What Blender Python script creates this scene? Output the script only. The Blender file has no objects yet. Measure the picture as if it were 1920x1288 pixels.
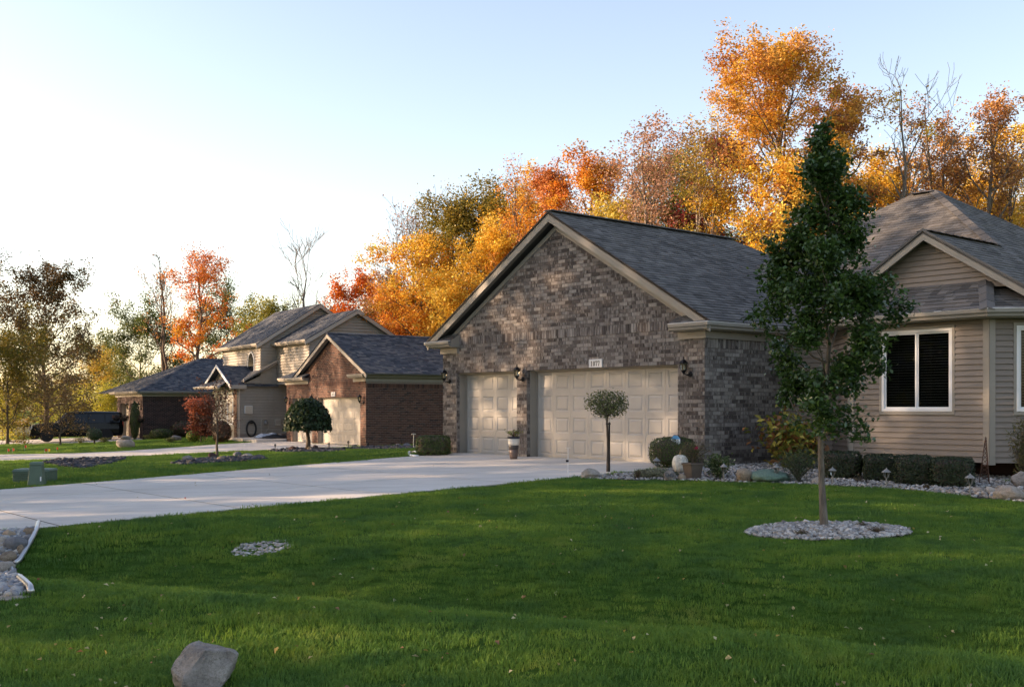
import bpy, math, random
import numpy as np
from mathutils import Vector, Matrix, noise

# ------------------------------------------------------------------ camera, sky, sun, exposure
SC = bpy.context.scene
COL = SC.collection
F, HZ, ZC = 2060.0, 764.0, 1.226          # focal length and horizon in photo pixels, eye height over the garage floor
cam = bpy.data.cameras.new('camera'); camo = bpy.data.objects.new('camera', cam); COL.objects.link(camo)
camo.location = (0, 0, ZC); camo.rotation_euler = (math.radians(90), 0, 0)
cam.sensor_width = 36.0; cam.lens = F / 1920 * 36.0; cam.shift_y = (HZ - 644) / 1920
cam.clip_start = 0.1; cam.clip_end = 3000
SC.camera = camo
SUN_AZ, SUN_EL = math.radians(179), math.radians(17.0)      # azimuth from +X, counter-clockwise
sd = Vector((math.cos(SUN_AZ) * math.cos(SUN_EL), math.sin(SUN_AZ) * math.cos(SUN_EL), math.sin(SUN_EL)))
world = bpy.data.worlds.new('World'); SC.world = world; world.use_nodes = True
wn = world.node_tree; bg = wn.nodes['Background']
sky = wn.nodes.new('ShaderNodeTexSky'); sky.sky_type = 'NISHITA'; sky.sun_disc = False
sky.sun_elevation = SUN_EL; sky.sun_rotation = math.pi / 2 - SUN_AZ
sky.altitude = 200; sky.air_density = 1.0; sky.dust_density = 1.5; sky.ozone_density = 1.0
wn.links.new(sky.outputs[0], bg.inputs[0]); bg.inputs[1].default_value = 0.15
sun = bpy.data.lights.new('sun', 'SUN'); suno = bpy.data.objects.new('sun', sun); COL.objects.link(suno)
sun.energy = 4.0; sun.angle = math.radians(0.53); sun.color = (1.0, 0.79, 0.56)
suno.rotation_euler = sd.to_track_quat('Z', 'Y').to_euler(); suno.location = (-40, 10, 30)
SC.view_settings.view_transform = 'Standard'; SC.view_settings.look = 'None'
SC.view_settings.gamma = 1.0; SC.view_settings.use_curve_mapping = False
SC.view_settings.exposure = 1.38
SC.view_settings.use_white_balance = True; SC.view_settings.white_balance_temperature = 7500; SC.view_settings.white_balance_tint = 20
SC.cycles.use_denoising = True
SC.cycles.max_bounces = 6; SC.cycles.transparent_max_bounces = 12
SC.cycles.caustics_reflective = False; SC.cycles.caustics_refractive = False

RNG = np.random.default_rng(7)
random.seed(7)

# ------------------------------------------------------------------ where things stand
G0 = (0.371, 26.99)
def ab(x, y):
    dx = x - G0[0]; dy = y - G0[1]
    return .6453 * dx - .764 * dy, .764 * dx + .6453 * dy
def AB(a, b):
    return G0[0] + .6453 * a + .764 * b, G0[1] - .764 * a + .6453 * b
N0 = (-6.27, 47.2); ZN = -.45
def NB(a, b):
    return N0[0] + .55 * a + .835 * b, N0[1] - .835 * a + .55 * b
def P(px, py, Y):
    return Vector(((px - 960) / F * Y, Y, ZC + (HZ - py) / F * Y))

CP = np.array([(0.4, 27, 0), (4, 23, 0), (-1.9, 29.6, 0), (9, 34, 0), (9, 20, -.1), (14, 15, -.12), (-6.3, 14.6, -.38), (-9.6, 20.5, -.34),
               (-2.9, 27.2, -.07), (0, 5, -.42), (6, 6, -.42), (-5, 6, -.52), (-6.3, 47.2, -.47), (-11, 54.7, -.47), (-14.5, 57.8, -.47), (-22.8, 68, -.7),
               (-24, 64, -.84), (-19, 41, -.82), (-22, 47, -.87), (-12, 34, -.52), (-40, 90, -1.3), (-20, 30, -.72), (10, 60, 0), (30, 60, .1), (30, 20, 0),
               (20, 100, 0), (-60, 150, -1.6), (60, 120, 0), (-25, 12, -.8), (0, -10, -.6), (20, 0, -.4), (-50, 40, -1.1)], float)
def _tps(r2):
    return np.where(r2 > 1e-9, .5 * r2 * np.log(np.maximum(r2, 1e-9)), 0.0)
_d = ((CP[:, None, :2] - CP[None, :, :2]) ** 2).sum(-1)
_n = len(CP); _A = np.zeros((_n + 3, _n + 3)); _A[:_n, :_n] = _tps(_d) + np.eye(_n) * 5.0
_A[:_n, _n] = 1; _A[:_n, _n + 1:] = CP[:, :2]; _A[_n:, :_n] = _A[:_n, _n:].T
_w = np.linalg.solve(_A, np.concatenate([CP[:, 2], np.zeros(3)]))
def sstep(e0, e1, x):
    t = np.clip((x - e0) / (e1 - e0), 0, 1); return t * t * (3 - 2 * t)
SW0, SW1 = np.array((-5.2, 12.0)), np.array((2.07, 8.7))
SWD = (SW1 - SW0) / np.linalg.norm(SW1 - SW0)
def H(x, y):
    x = np.asarray(x, float); y = np.asarray(y, float); shp = np.broadcast(x, y).shape
    x = np.broadcast_to(x, shp).ravel(); y = np.broadcast_to(y, shp).ravel()
    xc = np.clip(x, -60, 50); yc = np.clip(y, -8, 140)
    r2 = (xc[:, None] - CP[None, :, 0]) ** 2 + (yc[:, None] - CP[None, :, 1]) ** 2
    z = _tps(r2) @ _w[:_n] + _w[_n] + xc * _w[_n + 1] + yc * _w[_n + 2]
    a, b = ab(x, y)
    zm = .028 * np.minimum(b, 0)
    w = sstep(-5.5, -3.4, a) * (1 - sstep(5.8, 8.5, a)) * sstep(-19, -15, b) * (1 - sstep(16, 24, b))
    z = z * (1 - w) + zm * w
    # the drainage swale in front of the lawn
    t = (x - SW0[0]) * SWD[0] + (y - SW0[1]) * SWD[1]
    d = -(x - SW0[0]) * SWD[1] + (y - SW0[1]) * SWD[0]
    dd = np.where(d > 0, d / 1.7, d / .8)
    fade = sstep(5.75, 7.3, a) * (1 - sstep(9, 16, t))
    z = z - .46 * np.exp(-dd * dd) * fade
    z = z + .10 * np.exp(-((d + 1.7) / .8) ** 2) * fade
    return z.reshape(shp)
def h1(x, y): return float(H(np.array([x]), np.array([y]))[0])
_Ys = np.geomspace(3.0, 220, 2600)
def GP(px, py):
    s = (px - 960) / F; xs = s * _Ys
    rz = ZC + (HZ - py) / F * _Ys
    k = np.argmax(rz < H(xs, _Ys)); Y = _Ys[k]
    return Vector((s * Y, Y, h1(s * Y, Y)))

# ------------------------------------------------------------------ objects
def tag(o, label=None, cat=None, group=None, kind=None):
    if label: o['label'] = label
    if cat: o['category'] = cat
    if group: o['group'] = group
    if kind: o['kind'] = kind
    return o
def empty(name, loc=(0, 0, 0), rz=0.0, label=None, cat=None, group=None):
    o = bpy.data.objects.new(name, None); COL.objects.link(o)
    o.location = loc; o.rotation_euler = (0, 0, rz); o.empty_display_size = .2
    return tag(o, label, cat, group)
def copy_tree(o, parent=None):
    c = o.copy(); COL.objects.link(c); c.parent = parent
    for ch in list(o.children): copy_tree(ch, c)
    return c
def obj(name, me, mat=None, parent=None):
    if mat is not None and not me.materials: me.materials.append(mat)
    o = bpy.data.objects.new(name, me); COL.objects.link(o)
    if parent is not None: o.parent = parent
    return o
def mesh_np(name, v, f, col=None, smooth=False):
    """v (n,3) array, f (k,m) array of equal-sized faces, col (k,3) per face"""
    me = bpy.data.meshes.new(name); v = np.ascontiguousarray(v, np.float32); f = np.ascontiguousarray(f, np.int32)
    me.vertices.add(len(v)); me.vertices.foreach_set('co', v.ravel())
    k, m = f.shape; me.loops.add(k * m); me.loops.foreach_set('vertex_index', f.ravel())
    me.polygons.add(k); me.polygons.foreach_set('loop_start', np.arange(0, k * m, m, dtype=np.int32))
    if smooth: me.polygons.foreach_set('use_smooth', np.ones(k, bool))
    me.update(calc_edges=True)
    if col is not None:
        at = me.attributes.new('col', 'FLOAT_COLOR', 'FACE')
        c4 = np.ones((k, 4), np.float32); c4[:, :3] = col; at.data.foreach_set('color', c4.ravel())
    return me

class Fr:
    """a flat frame: origin, along, up; the normal points outwards"""
    def __init__(s, o, ex, ey):
        s.o = Vector(o); s.ex = Vector(ex).normalized(); s.ey = Vector(ey).normalized(); s.en = s.ex.cross(s.ey).normalized()
    def pt(s, u, v, d=0.0): return s.o + s.ex * u + s.ey * v + s.en * d

class MB:
    def __init__(s): s.v = []; s.f = []; s.t = []
    def add(s, vs, fs, tint=0.0):
        n = len(s.v); s.v.extend([tuple(p) for p in vs]); s.f.extend([tuple(i + n for i in f) for f in fs]); s.t.extend([tint] * len(fs)); return s
    def box(s, x0, x1, y0, y1, z0, z1, M=None, tint=0.0):
        vs = [Vector((x, y, z)) for z in (z0, z1) for y in (y0, y1) for x in (x0, x1)]
        if M is not None: vs = [M @ p for p in vs]
        return s.add(vs, [(0, 2, 3, 1), (4, 5, 7, 6), (0, 1, 5, 4), (2, 6, 7, 3), (0, 4, 6, 2), (1, 3, 7, 5)], tint)
    def prism(s, fr, poly, d0, d1, back=True, tint=0.0, lap=None):
        """poly in frame coordinates, counter-clockwise; lap=(t0,t1,low,high): the outer face leans"""
        n = len(poly)
        def dd(t):
            if lap is None: return d1
            return lap[2] + (lap[3] - lap[2]) * (t - lap[0]) / (lap[1] - lap[0])
        vs = [fr.pt(u, t, d0) for u, t in poly] + [fr.pt(u, t, dd(t)) for u, t in poly]
        fs = [tuple(range(n, 2 * n))] + [(i, (i + 1) % n, n + (i + 1) % n, n + i) for i in range(n)]
        if back: fs.append(tuple(range(n - 1, -1, -1)))
        return s.add(vs, fs, tint)
    def tube(s, pts, r, n=8, cap=True):
        pts = [Vector(p) for p in pts]; rs = r if hasattr(r, '__len__') else [r] * len(pts)
        base = len(s.v); ring = []; ref = None
        for i, p in enumerate(pts):
            t = (pts[min(i + 1, len(pts) - 1)] - pts[max(i - 1, 0)])
            t = t.normalized() if t.length > 1e-9 else Vector((0, 0, 1))
            if ref is None:
                ref = Vector((1, 0, 0)) if abs(t.x) < .8 else Vector((0, 1, 0))
            e1 = (ref - t * ref.dot(t)); e1 = e1.normalized() if e1.length > 1e-6 else t.orthogonal().normalized(); e2 = t.cross(e1); ref = e1
            for k in range(n):
                an = 2 * math.pi * k / n; s.v.append(tuple(p + (e1 * math.cos(an) + e2 * math.sin(an)) * rs[i]))
        m = len(pts)
        for i in range(m - 1):
            for k in range(n):
                a = base + i * n + k; b = base + i * n + (k + 1) % n
                s.f.append((a, b, b + n, a + n)); s.t.append(0.0)
        if cap:
            s.f.append(tuple(base + k for k in range(n - 1, -1, -1))); s.f.append(tuple(base + (m - 1) * n + k for k in range(n))); s.t += [0.0, 0.0]
        return s
    def lathe(s, prof, n=16, c=(0, 0, 0)):
        base = len(s.v); c = Vector(c)
        for r, z in prof:
            for k in range(n):
                an = 2 * math.pi * k / n; s.v.append((c.x + r * math.cos(an), c.y + r * math.sin(an), c.z + z))
        m = len(prof)
        for i in range(m - 1):
            for k in range(n):
                a = base + i * n + k; b = base + i * n + (k + 1) % n
                s.f.append((a, b, b + n, a + n)); s.t.append(0.0)
        s.f.append(tuple(base + k for k in range(n - 1, -1, -1))); s.f.append(tuple(base + (m - 1) * n + k for k in range(n))); s.t += [0.0, 0.0]
        return s
    def sweep(s, path, prof):
        """path [(x,y)], prof closed [(out,z)] with out to the right of the path; mitred corners"""
        m = len(path); base = len(s.v); k = len(prof); pv = [Vector(p) for p in path]
        for i in range(m):
            d0 = (pv[i] - pv[i - 1]).normalized() if i > 0 else None
            d1 = (pv[i + 1] - pv[i]).normalized() if i < m - 1 else None
            d0 = d0 or d1; d1 = d1 or d0
            n0 = Vector((d0.y, -d0.x)); n1 = Vector((d1.y, -d1.x)); mm = (n0 + n1).normalized(); sc = 1 / max(.3, mm.dot(n0))
            for o, z in prof: q = pv[i] + mm * (o * sc); s.v.append((q.x, q.y, z))
        for i in range(m - 1):
            for j in range(k):
                a = base + i * k + j; b = base + i * k + (j + 1) % k
                s.f.append((a, a + k, b + k, b)); s.t.append(0.0)
        s.f.append(tuple(base + j for j in range(k))); s.f.append(tuple(base + (m - 1) * k + j for j in range(k - 1, -1, -1))); s.t += [0.0, 0.0]
        return s
    def mesh(s, name, smooth=False, tint=False):
        me = bpy.data.meshes.new(name); me.from_pydata(s.v, [], s.f); me.update()
        if smooth: me.polygons.foreach_set('use_smooth', [True] * len(me.polygons))
        if tint:
            at = me.attributes.new('tint', 'FLOAT', 'FACE'); at.data.foreach_set('value', s.t)
        return me
    def build(s, name, mat, parent=None, smooth=False, tint=False, bevel=0.0):
        o = obj(name, s.mesh(name, smooth, tint), mat, parent)
        if bevel:
            b = o.modifiers.new('bevel', 'BEVEL'); b.width = bevel; b.segments = 2; b.limit_method = 'ANGLE'; b.angle_limit = math.radians(40)
        return o

def clip(poly, conv):
    """Sutherland-Hodgman: poly by the convex counter-clockwise conv"""
    out = poly
    for i in range(len(conv)):
        ax, ay = conv[i]; bx, by = conv[(i + 1) % len(conv)]
        inp = out; out = []
        if not inp: return []
        def side(p): return (bx - ax) * (p[1] - ay) - (by - ay) * (p[0] - ax)
        for j in range(len(inp)):
            p, q = inp[j], inp[(j + 1) % len(inp)]; sp, sq = side(p), side(q)
            if sp >= -1e-9: out.append(p)
            if (sp > 1e-9 and sq < -1e-9) or (sp < -1e-9 and sq > 1e-9):
                t = sp / (sp - sq); out.append((p[0] + (q[0] - p[0]) * t, p[1] + (q[1] - p[1]) * t))
    return out
def area(p): return .5 * sum(p[i][0] * p[(i + 1) % len(p)][1] - p[(i + 1) % len(p)][0] * p[i][1] for i in range(len(p)))

class Pieces:
    """bricks, shingles, planks of one thing: those that show largest become parts of their own, the rest one part"""
    def __init__(s, root): s.root = root; s.L = []; s.cache = {}
    def add(s, fr, poly, d0, d1, lap=None):
        if len(poly) < 3 or area(poly) < 4e-4: return
        s.L.append((fr, poly, d0, d1, lap))
    def shown(s, it):
        fr, poly = it[0], it[1]
        c = fr.pt(sum(p[0] for p in poly) / len(poly), sum(p[1] for p in poly) / len(poly))
        M = s.root.matrix_basis; w = M @ c; n = M.to_3x3() @ fr.en
        v = Vector((0, 0, ZC)) - w; d = v.length; k = n.dot(v) / d
        px = 960 + F * w.x / max(w.y, .1); py = HZ - F * (w.z - ZC) / max(w.y, .1)
        if k <= 0 or not (-30 < px < 1950): return 0.0
        return area(poly) * k / d ** 2
    def build(s, name, mat, parent, most=300, rest=None):
        L = sorted(s.L, key=s.shown, reverse=True)
        for it in L[:most]:
            fr, poly, d0, d1, lap = it
            rect = len(poly) == 4 and abs(poly[0][1] - poly[1][1]) < 1e-6 and abs(poly[1][0] - poly[2][0]) < 1e-6 and abs(poly[2][1] - poly[3][1]) < 1e-6
            u0, t0 = poly[0]
            f2 = Fr((0, 0, 0), fr.ex, fr.ey); f2.en = fr.en
            pl = [(u - u0, t - t0) for u, t in poly]; lp = (lap[0] - t0, lap[1] - t0, lap[2], lap[3]) if lap else None
            key = (id(fr), tuple((round(a, 3), round(b, 3)) for a, b in pl), round(d1, 3), tuple(round(q, 3) for q in lp) if lp else None) if rect else None
            me = s.cache.get(key) if key else None
            if me is None:
                me = MB().prism(f2, pl, d0, d1, back=False, lap=lp).mesh(name); me.materials.append(mat)
                if key: s.cache[key] = me
            o = bpy.data.objects.new(name, me); COL.objects.link(o); o.parent = parent; o.location = fr.pt(u0, t0, 0)
        if L[most:]:
            mb = MB()
            for fr, poly, d0, d1, lap in L[most:]: mb.prism(fr, poly, d0, d1, back=False, tint=random.random(), lap=lap)
            o = mb.build(rest or name + '_field', mat, parent, tint=True); o['kind'] = 'stuff'
            return o

def rows(pieces, fr, poly, t0, t1, ch, bl, gap, holes=(), d1=.012, jit=.003, half=.5, lap=None, rnd=0.0, u0=0.0):
    """courses of pieces over a convex polygon between heights t0 and t1; holes (u0,u1,t0,t1)"""
    ulo = min(p[0] for p in poly); uhi = max(p[0] for p in poly)
    n = int(round((t1 - t0) / ch)); row = 0
    while t0 + row * ch < t1 - 1e-6:
        a = t0 + row * ch + gap / 2; b = min(t0 + (row + 1) * ch, t1) - gap / 2; mid = (a + b) / 2
        cuts = sorted((h[0], h[1]) for h in holes if h[2] < mid < h[3])
        spans = []; cur = ulo
        for c0, c1 in cuts:
            if c0 > cur: spans.append((cur, c0))
            cur = max(cur, c1)
        if cur < uhi: spans.append((cur, uhi))
        off = (row % 2) * half * bl if rnd == 0 else random.random() * bl
        for s0, s1 in spans:
            u = math.floor((s0 - u0 - off) / bl) * bl + u0 + off
            while u < s1:
                w = bl if rnd == 0 else bl * random.uniform(1 - rnd, 1 + rnd)
                x0 = max(u + gap / 2, s0); x1 = min(u + w - gap / 2, s1)
                if x1 - x0 > .02:
                    pl = clip([(x0, a), (x1, a), (x1, b), (x0, b)], poly)
                    d = d1 + random.uniform(-jit, jit)
                    lp = None if lap is None else (a, b, d, lap)
                    pieces.add(fr, pl, -.002, d, lp)
                u += w
        row += 1

# ------------------------------------------------------------------ materials (all procedural)
def node(nt, t, ins=None, **props):
    n = nt.nodes.new(t)
    for k, v in props.items(): setattr(n, k, v)
    for k, v in (ins or {}).items():
        s = n.inputs[k]
        if isinstance(v, bpy.types.NodeSocket): nt.links.new(v, s)
        else: s.default_value = v
    return n
def rgba(c): return (c[0], c[1], c[2], 1.0)
def ramp(nt, fac, stops, interp='LINEAR'):
    r = nt.nodes.new('ShaderNodeValToRGB'); r.color_ramp.interpolation = interp
    el = r.color_ramp.elements
    while len(el) > 1: el.remove(el[-1])
    el[0].position = stops[0][0]; el[0].color = rgba(stops[0][1])
    for p, c in stops[1:]:
        e = el.new(p); e.color = rgba(c)
    nt.links.new(fac, r.inputs[0]); return r.outputs[0]
def newmat(name):
    m = bpy.data.materials.new(name); m.use_nodes = True; nt = m.node_tree
    return m, nt, nt.nodes['Principled BSDF']
def mixc(nt, fac, a, b, mode='MIX'):
    n = nt.nodes.new('ShaderNodeMix'); n.data_type = 'RGBA'; n.blend_type = mode
    for s, v in ((n.inputs[0], fac), (n.inputs[6], a), (n.inputs[7], b)):
        if isinstance(v, bpy.types.NodeSocket): nt.links.new(v, s)
        else: s.default_value = v if not isinstance(v, tuple) else rgba(v)
    return n.outputs[2]
def math_n(nt, op, a, b=0.0):
    n = nt.nodes.new('ShaderNodeMath'); n.operation = op
    for s, v in ((n.inputs[0], a), (n.inputs[1], b)):
        if isinstance(v, bpy.types.NodeSocket): nt.links.new(v, s)
        else: s.default_value = v
    return n.outputs[0]
def pos(nt, scale=(1, 1, 1), local=False):
    src = nt.nodes.new('ShaderNodeTexCoord').outputs['Object'] if local else nt.nodes.new('ShaderNodeNewGeometry').outputs['Position']
    m = node(nt, 'ShaderNodeMapping', {'Vector': src, 'Scale': scale}); return m.outputs[0]
def noise_n(nt, vec, scale, detail=4, rough=.55):
    return node(nt, 'ShaderNodeTexNoise', {'Vector': vec, 'Scale': scale, 'Detail': detail, 'Roughness': rough}).outputs[0]
def bump(nt, bs, hgt, strength=.3, dist=.01):
    b = node(nt, 'ShaderNodeBump', {'Height': hgt, 'Strength': strength, 'Distance': dist}); nt.links.new(b.outputs[0], bs.inputs['Normal'])
def rnd_value(nt):
    at = node(nt, 'ShaderNodeAttribute', attribute_name='tint').outputs['Fac']
    oi = nt.nodes.new('ShaderNodeObjectInfo').outputs['Random']
    return math_n(nt, 'FRACT', math_n(nt, 'ADD', at, oi))

def m_plain(name, c, rough=.6, metal=0.0, var=.12, scale=6.0, bmp=0.0, bscale=80.0, spec=.5, local=False):
    m, nt, bs = newmat(name); v = pos(nt, local=local)
    n = noise_n(nt, v, scale)
    col = ramp(nt, n, [(.3, tuple(x * (1 - var) for x in c)), (.7, tuple(min(1, x * (1 + var)) for x in c))])
    nt.links.new(col, bs.inputs['Base Color']); bs.inputs['Roughness'].default_value = rough; bs.inputs['Metallic'].default_value = metal
    bs.inputs['Specular IOR Level'].default_value = spec
    if bmp: bump(nt, bs, noise_n(nt, v, bscale, 3), bmp, .01)
    return m
def m_brick(name, stops, light=None, streak=0.0):
    m, nt, bs = newmat(name); r = rnd_value(nt)
    base = ramp(nt, r, stops)
    off = node(nt, 'ShaderNodeCombineXYZ', {2: math_n(nt, 'MULTIPLY', r, 60.0), 0: math_n(nt, 'MULTIPLY', r, 37.0)}).outputs[0]
    v = node(nt, 'ShaderNodeVectorMath', {0: pos(nt, (17, 17, 4)), 1: off}, operation='ADD').outputs[0]; n = noise_n(nt, v, 1.0, 2, .5)
    n2 = noise_n(nt, pos(nt, (1, 1, 1)), 45, 4, .7)
    c = base
    if light is not None:
        thr = math_n(nt, 'ADD', n, math_n(nt, 'MULTIPLY', math_n(nt, 'FRACT', math_n(nt, 'MULTIPLY', r, 7.13)), .18))
        msk = ramp(nt, thr, [(.60, (0, 0, 0)), (.70, (1, 1, 1))])
        c = mixc(nt, math_n(nt, 'MULTIPLY', msk, streak), c, light)
    c = mixc(nt, .5, c, ramp(nt, n2, [(.3, (.4, .4, .4)), (.75, (1, 1, 1))]), 'MULTIPLY')
    nt.links.new(c, bs.inputs['Base Color']); bs.inputs['Roughness'].default_value = .85; bs.inputs['Specular IOR Level'].default_value = .25
    bump(nt, bs, n2, .5, .006); return m
def m_shingle(name, stops):
    m, nt, bs = newmat(name); r = rnd_value(nt)
    base = ramp(nt, r, stops); n = noise_n(nt, pos(nt), 160, 2, .8)
    big = noise_n(nt, pos(nt), .9, 3)
    c = mixc(nt, .6, base, ramp(nt, n, [(.3, (.35, .35, .35)), (.7, (1, 1, 1))]), 'MULTIPLY')
    c = mixc(nt, .35, c, ramp(nt, big, [(.35, (.5, .5, .5)), (.65, (1, 1, 1))]), 'MULTIPLY')
    nt.links.new(c, bs.inputs['Base Color']); bs.inputs['Roughness'].default_value = .9; bs.inputs['Specular IOR Level'].default_value = .2
    bump(nt, bs, n, .6, .004); return m
def m_siding(name, c):
    m, nt, bs = newmat(name); v = pos(nt, (3, 3, 60)); n = noise_n(nt, v, 1.5, 4); r = rnd_value(nt)
    col = ramp(nt, n, [(.3, tuple(x * .9 for x in c)), (.7, tuple(x * 1.07 for x in c))])
    col = mixc(nt, .3, col, ramp(nt, r, [(0, (.86, .86, .86)), (1, (1, 1, 1))]), 'MULTIPLY')
    dirt = noise_n(nt, pos(nt, (.8, .8, .5)), 2.0, 5, .65)
    col = mixc(nt, .5, col, ramp(nt, dirt, [(.35, (.72, .71, .68)), (.6, (1, 1, 1))]), 'MULTIPLY')
    nt.links.new(col, bs.inputs['Base Color']); bs.inputs['Roughness'].default_value = .5; bs.inputs['Specular IOR Level'].default_value = .35
    bump(nt, bs, noise_n(nt, pos(nt, (8, 8, 160)), 1, 3), .12, .004); return m
def m_leaf(name, trans=.35, rough=.5, spec=.35):
    m, nt, bs = newmat(name)
    at = node(nt, 'ShaderNodeAttribute', attribute_name='col').outputs['Color']
    nt.links.new(at, bs.inputs['Base Color']); bs.inputs['Roughness'].default_value = rough; bs.inputs['Specular IOR Level'].default_value = spec
    tr = node(nt, 'ShaderNodeBsdfTranslucent', {'Color': at}); mx = node(nt, 'ShaderNodeMixShader', {0: trans})
    nt.links.new(bs.outputs[0], mx.inputs[1]); nt.links.new(tr.outputs[0], mx.inputs[2])
    nt.links.new(mx.outputs[0], nt.nodes['Material Output'].inputs[0]); return m
def m_bark(name, c):
    m, nt, bs = newmat(name); n = noise_n(nt, pos(nt, (14, 14, 2.5)), 1.6, 5, .7)
    col = ramp(nt, n, [(.3, tuple(x * .5 for x in c)), (.7, tuple(x * 1.35 for x in c))])
    nt.links.new(col, bs.inputs['Base Color']); bs.inputs['Roughness'].default_value = .9; bs.inputs['Specular IOR Level'].default_value = .2
    bump(nt, bs, n, .7, .02); return m
def m_rock(name, cols, scale=3.0):
    m, nt, bs = newmat(name); v = pos(nt)
    oi = nt.nodes.new('ShaderNodeObjectInfo').outputs['Random']
    n = noise_n(nt, v, scale, 8, .68); n2 = noise_n(nt, v, scale * 14, 4, .7)
    st = [(.3 + .4 * i / max(1, len(cols) - 1), c) for i, c in enumerate(cols)]
    col = ramp(nt, n, st)
    col = mixc(nt, .5, col, ramp(nt, n2, [(.32, (.4, .4, .4)), (.7, (1, 1, 1))]), 'MULTIPLY')
    vo = node(nt, 'ShaderNodeTexVoronoi', {'Vector': node(nt, 'ShaderNodeVectorMath', {0: v, 1: node(nt, 'ShaderNodeTexNoise', {'Vector': v, 'Scale': scale * 2, 'Detail': 4}).outputs['Color']}, operation='ADD').outputs[0], 'Scale': scale * .9}, feature='DISTANCE_TO_EDGE').outputs[0]
    crack = ramp(nt, vo, [(0, (.35, .33, .31)), (.035, (1, 1, 1))])
    col = mixc(nt, .55, col, crack, 'MULTIPLY')
    col = mixc(nt, .35, col, ramp(nt, oi, [(0, (.6, .58, .58)), (.5, (1, .97, .92)), (1, (1, .85, .74))]), 'MULTIPLY')
    nt.links.new(col, bs.inputs['Base Color']); bs.inputs['Roughness'].default_value = .82; bs.inputs['Specular IOR Level'].default_value = .3
    bump(nt, bs, math_n(nt, 'ADD', n2, math_n(nt, 'MULTIPLY', n, 2.0)), .8, .03); return m
def m_attr(name, rough=.8):
    m, nt, bs = newmat(name); at = node(nt, 'ShaderNodeAttribute', attribute_name='col').outputs['Color']
    n = noise_n(nt, pos(nt), 60, 3, .7)
    c = mixc(nt, .5, at, ramp(nt, n, [(.3, (.5, .5, .5)), (.7, (1, 1, 1))]), 'MULTIPLY')
    nt.links.new(c, bs.inputs['Base Color']); bs.inputs['Roughness'].default_value = rough; bs.inputs['Specular IOR Level'].default_value = .3; return m
def m_glass(name, tint=(.9, .95, .95), refl=1.0):
    m, nt, bs = newmat(name); nt.nodes.remove(bs)
    tr = node(nt, 'ShaderNodeBsdfTransparent', {'Color': rgba(tint)}); gl = node(nt, 'ShaderNodeBsdfGlossy', {'Color': (1, 1, 1, 1), 'Roughness': .02})
    fr = node(nt, 'ShaderNodeFresnel', {'IOR': 1.5}).outputs[0]; mx = node(nt, 'ShaderNodeMixShader', {0: math_n(nt, 'MULTIPLY', fr, refl)})
    nt.links.new(tr.outputs[0], mx.inputs[1]); nt.links.new(gl.outputs[0], mx.inputs[2]); nt.links.new(mx.outputs[0], nt.nodes['Material Output'].inputs[0]); return m
def m_concrete(name, c):
    m, nt, bs = newmat(name); v = pos(nt)
    n = noise_n(nt, v, .7, 6, .6); n2 = noise_n(nt, v, 40, 4, .7); n3 = noise_n(nt, pos(nt, (.35, 1.6, 1)), 1.3, 5, .65)
    col = ramp(nt, n, [(.3, tuple(x * .92 for x in c)), (.7, tuple(x * 1.06 for x in c))])
    col = mixc(nt, .38, col, ramp(nt, n3, [(.36, (.62, .6, .58)), (.56, (1, 1, 1))]), 'MULTIPLY')
    spots = noise_n(nt, v, 5.0, 6, .8); col = mixc(nt, .6, col, ramp(nt, spots, [(.27, (.45, .43, .42)), (.36, (1, 1, 1))]), 'MULTIPLY')
    col = mixc(nt, .22, col, ramp(nt, n2, [(.3, (.6, .6, .6)), (.7, (1, 1, 1))]), 'MULTIPLY')
    oi = nt.nodes.new('ShaderNodeObjectInfo').outputs['Random']
    col = mixc(nt, .3, col, ramp(nt, oi, [(0, (.8, .8, .8)), (1, (1, 1, 1))]), 'MULTIPLY')
    nt.links.new(col, bs.inputs['Base Color']); bs.inputs['Roughness'].default_value = .85; bs.inputs['Specular IOR Level'].default_value = .3
    bump(nt, bs, n2, .25, .004); return m
def m_ground():
    m, nt, bs = newmat('lawn_ground'); v = pos(nt)
    n = noise_n(nt, v, .35, 6, .62); n2 = noise_n(nt, v, 18, 6, .75)
    col = ramp(nt, n, [(.32, (.045, .11, .012)), (.5, (.062, .15, .016)), (.7, (.10, .18, .026))])
    col = mixc(nt, .8, col, ramp(nt, n2, [(.3, (.3, .32, .3)), (.7, (1, 1, 1))]), 'MULTIPLY')
    nt.links.new(col, bs.inputs['Base Color']); bs.inputs['Roughness'].default_value = .95; bs.inputs['Specular IOR Level'].default_value = .1
    bump(nt, bs, n2, 1.0, .05); return m
def m_grass():
    m, nt, bs = newmat('grass_blade'); v = pos(nt)
    oi = nt.nodes.new('ShaderNodeObjectInfo').outputs['Random']
    n = noise_n(nt, v, 1.1, 8, .74); n2 = noise_n(nt, v, 9, 3, .6)
    col = ramp(nt, n, [(.3, (.078, .175, .06)), (.44, (.13, .26, .058)), (.56, (.2, .33, .055)), (.7, (.37, .43, .10))])
    col = mixc(nt, .55, col, ramp(nt, n2, [(.3, (.45, .5, .42)), (.7, (1, 1, 1))]), 'MULTIPLY')
    col = mixc(nt, .5, col, ramp(nt, oi, [(0, (.62, .7, .6)), (.85, (1, 1, 1)), (1, (1.0, .9, .55))]), 'MULTIPLY')
    nt.links.new(col, bs.inputs['Base Color']); bs.inputs['Roughness'].default_value = .6; bs.inputs['Specular IOR Level'].default_value = .14
    tr = node(nt, 'ShaderNodeBsdfTranslucent', {'Color': col}); mx = node(nt, 'ShaderNodeMixShader', {0: .42})
    nt.links.new(bs.outputs[0], mx.inputs[1]); nt.links.new(tr.outputs[0], mx.inputs[2]); nt.links.new(mx.outputs[0], nt.nodes['Material Output'].inputs[0]); return m

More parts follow.
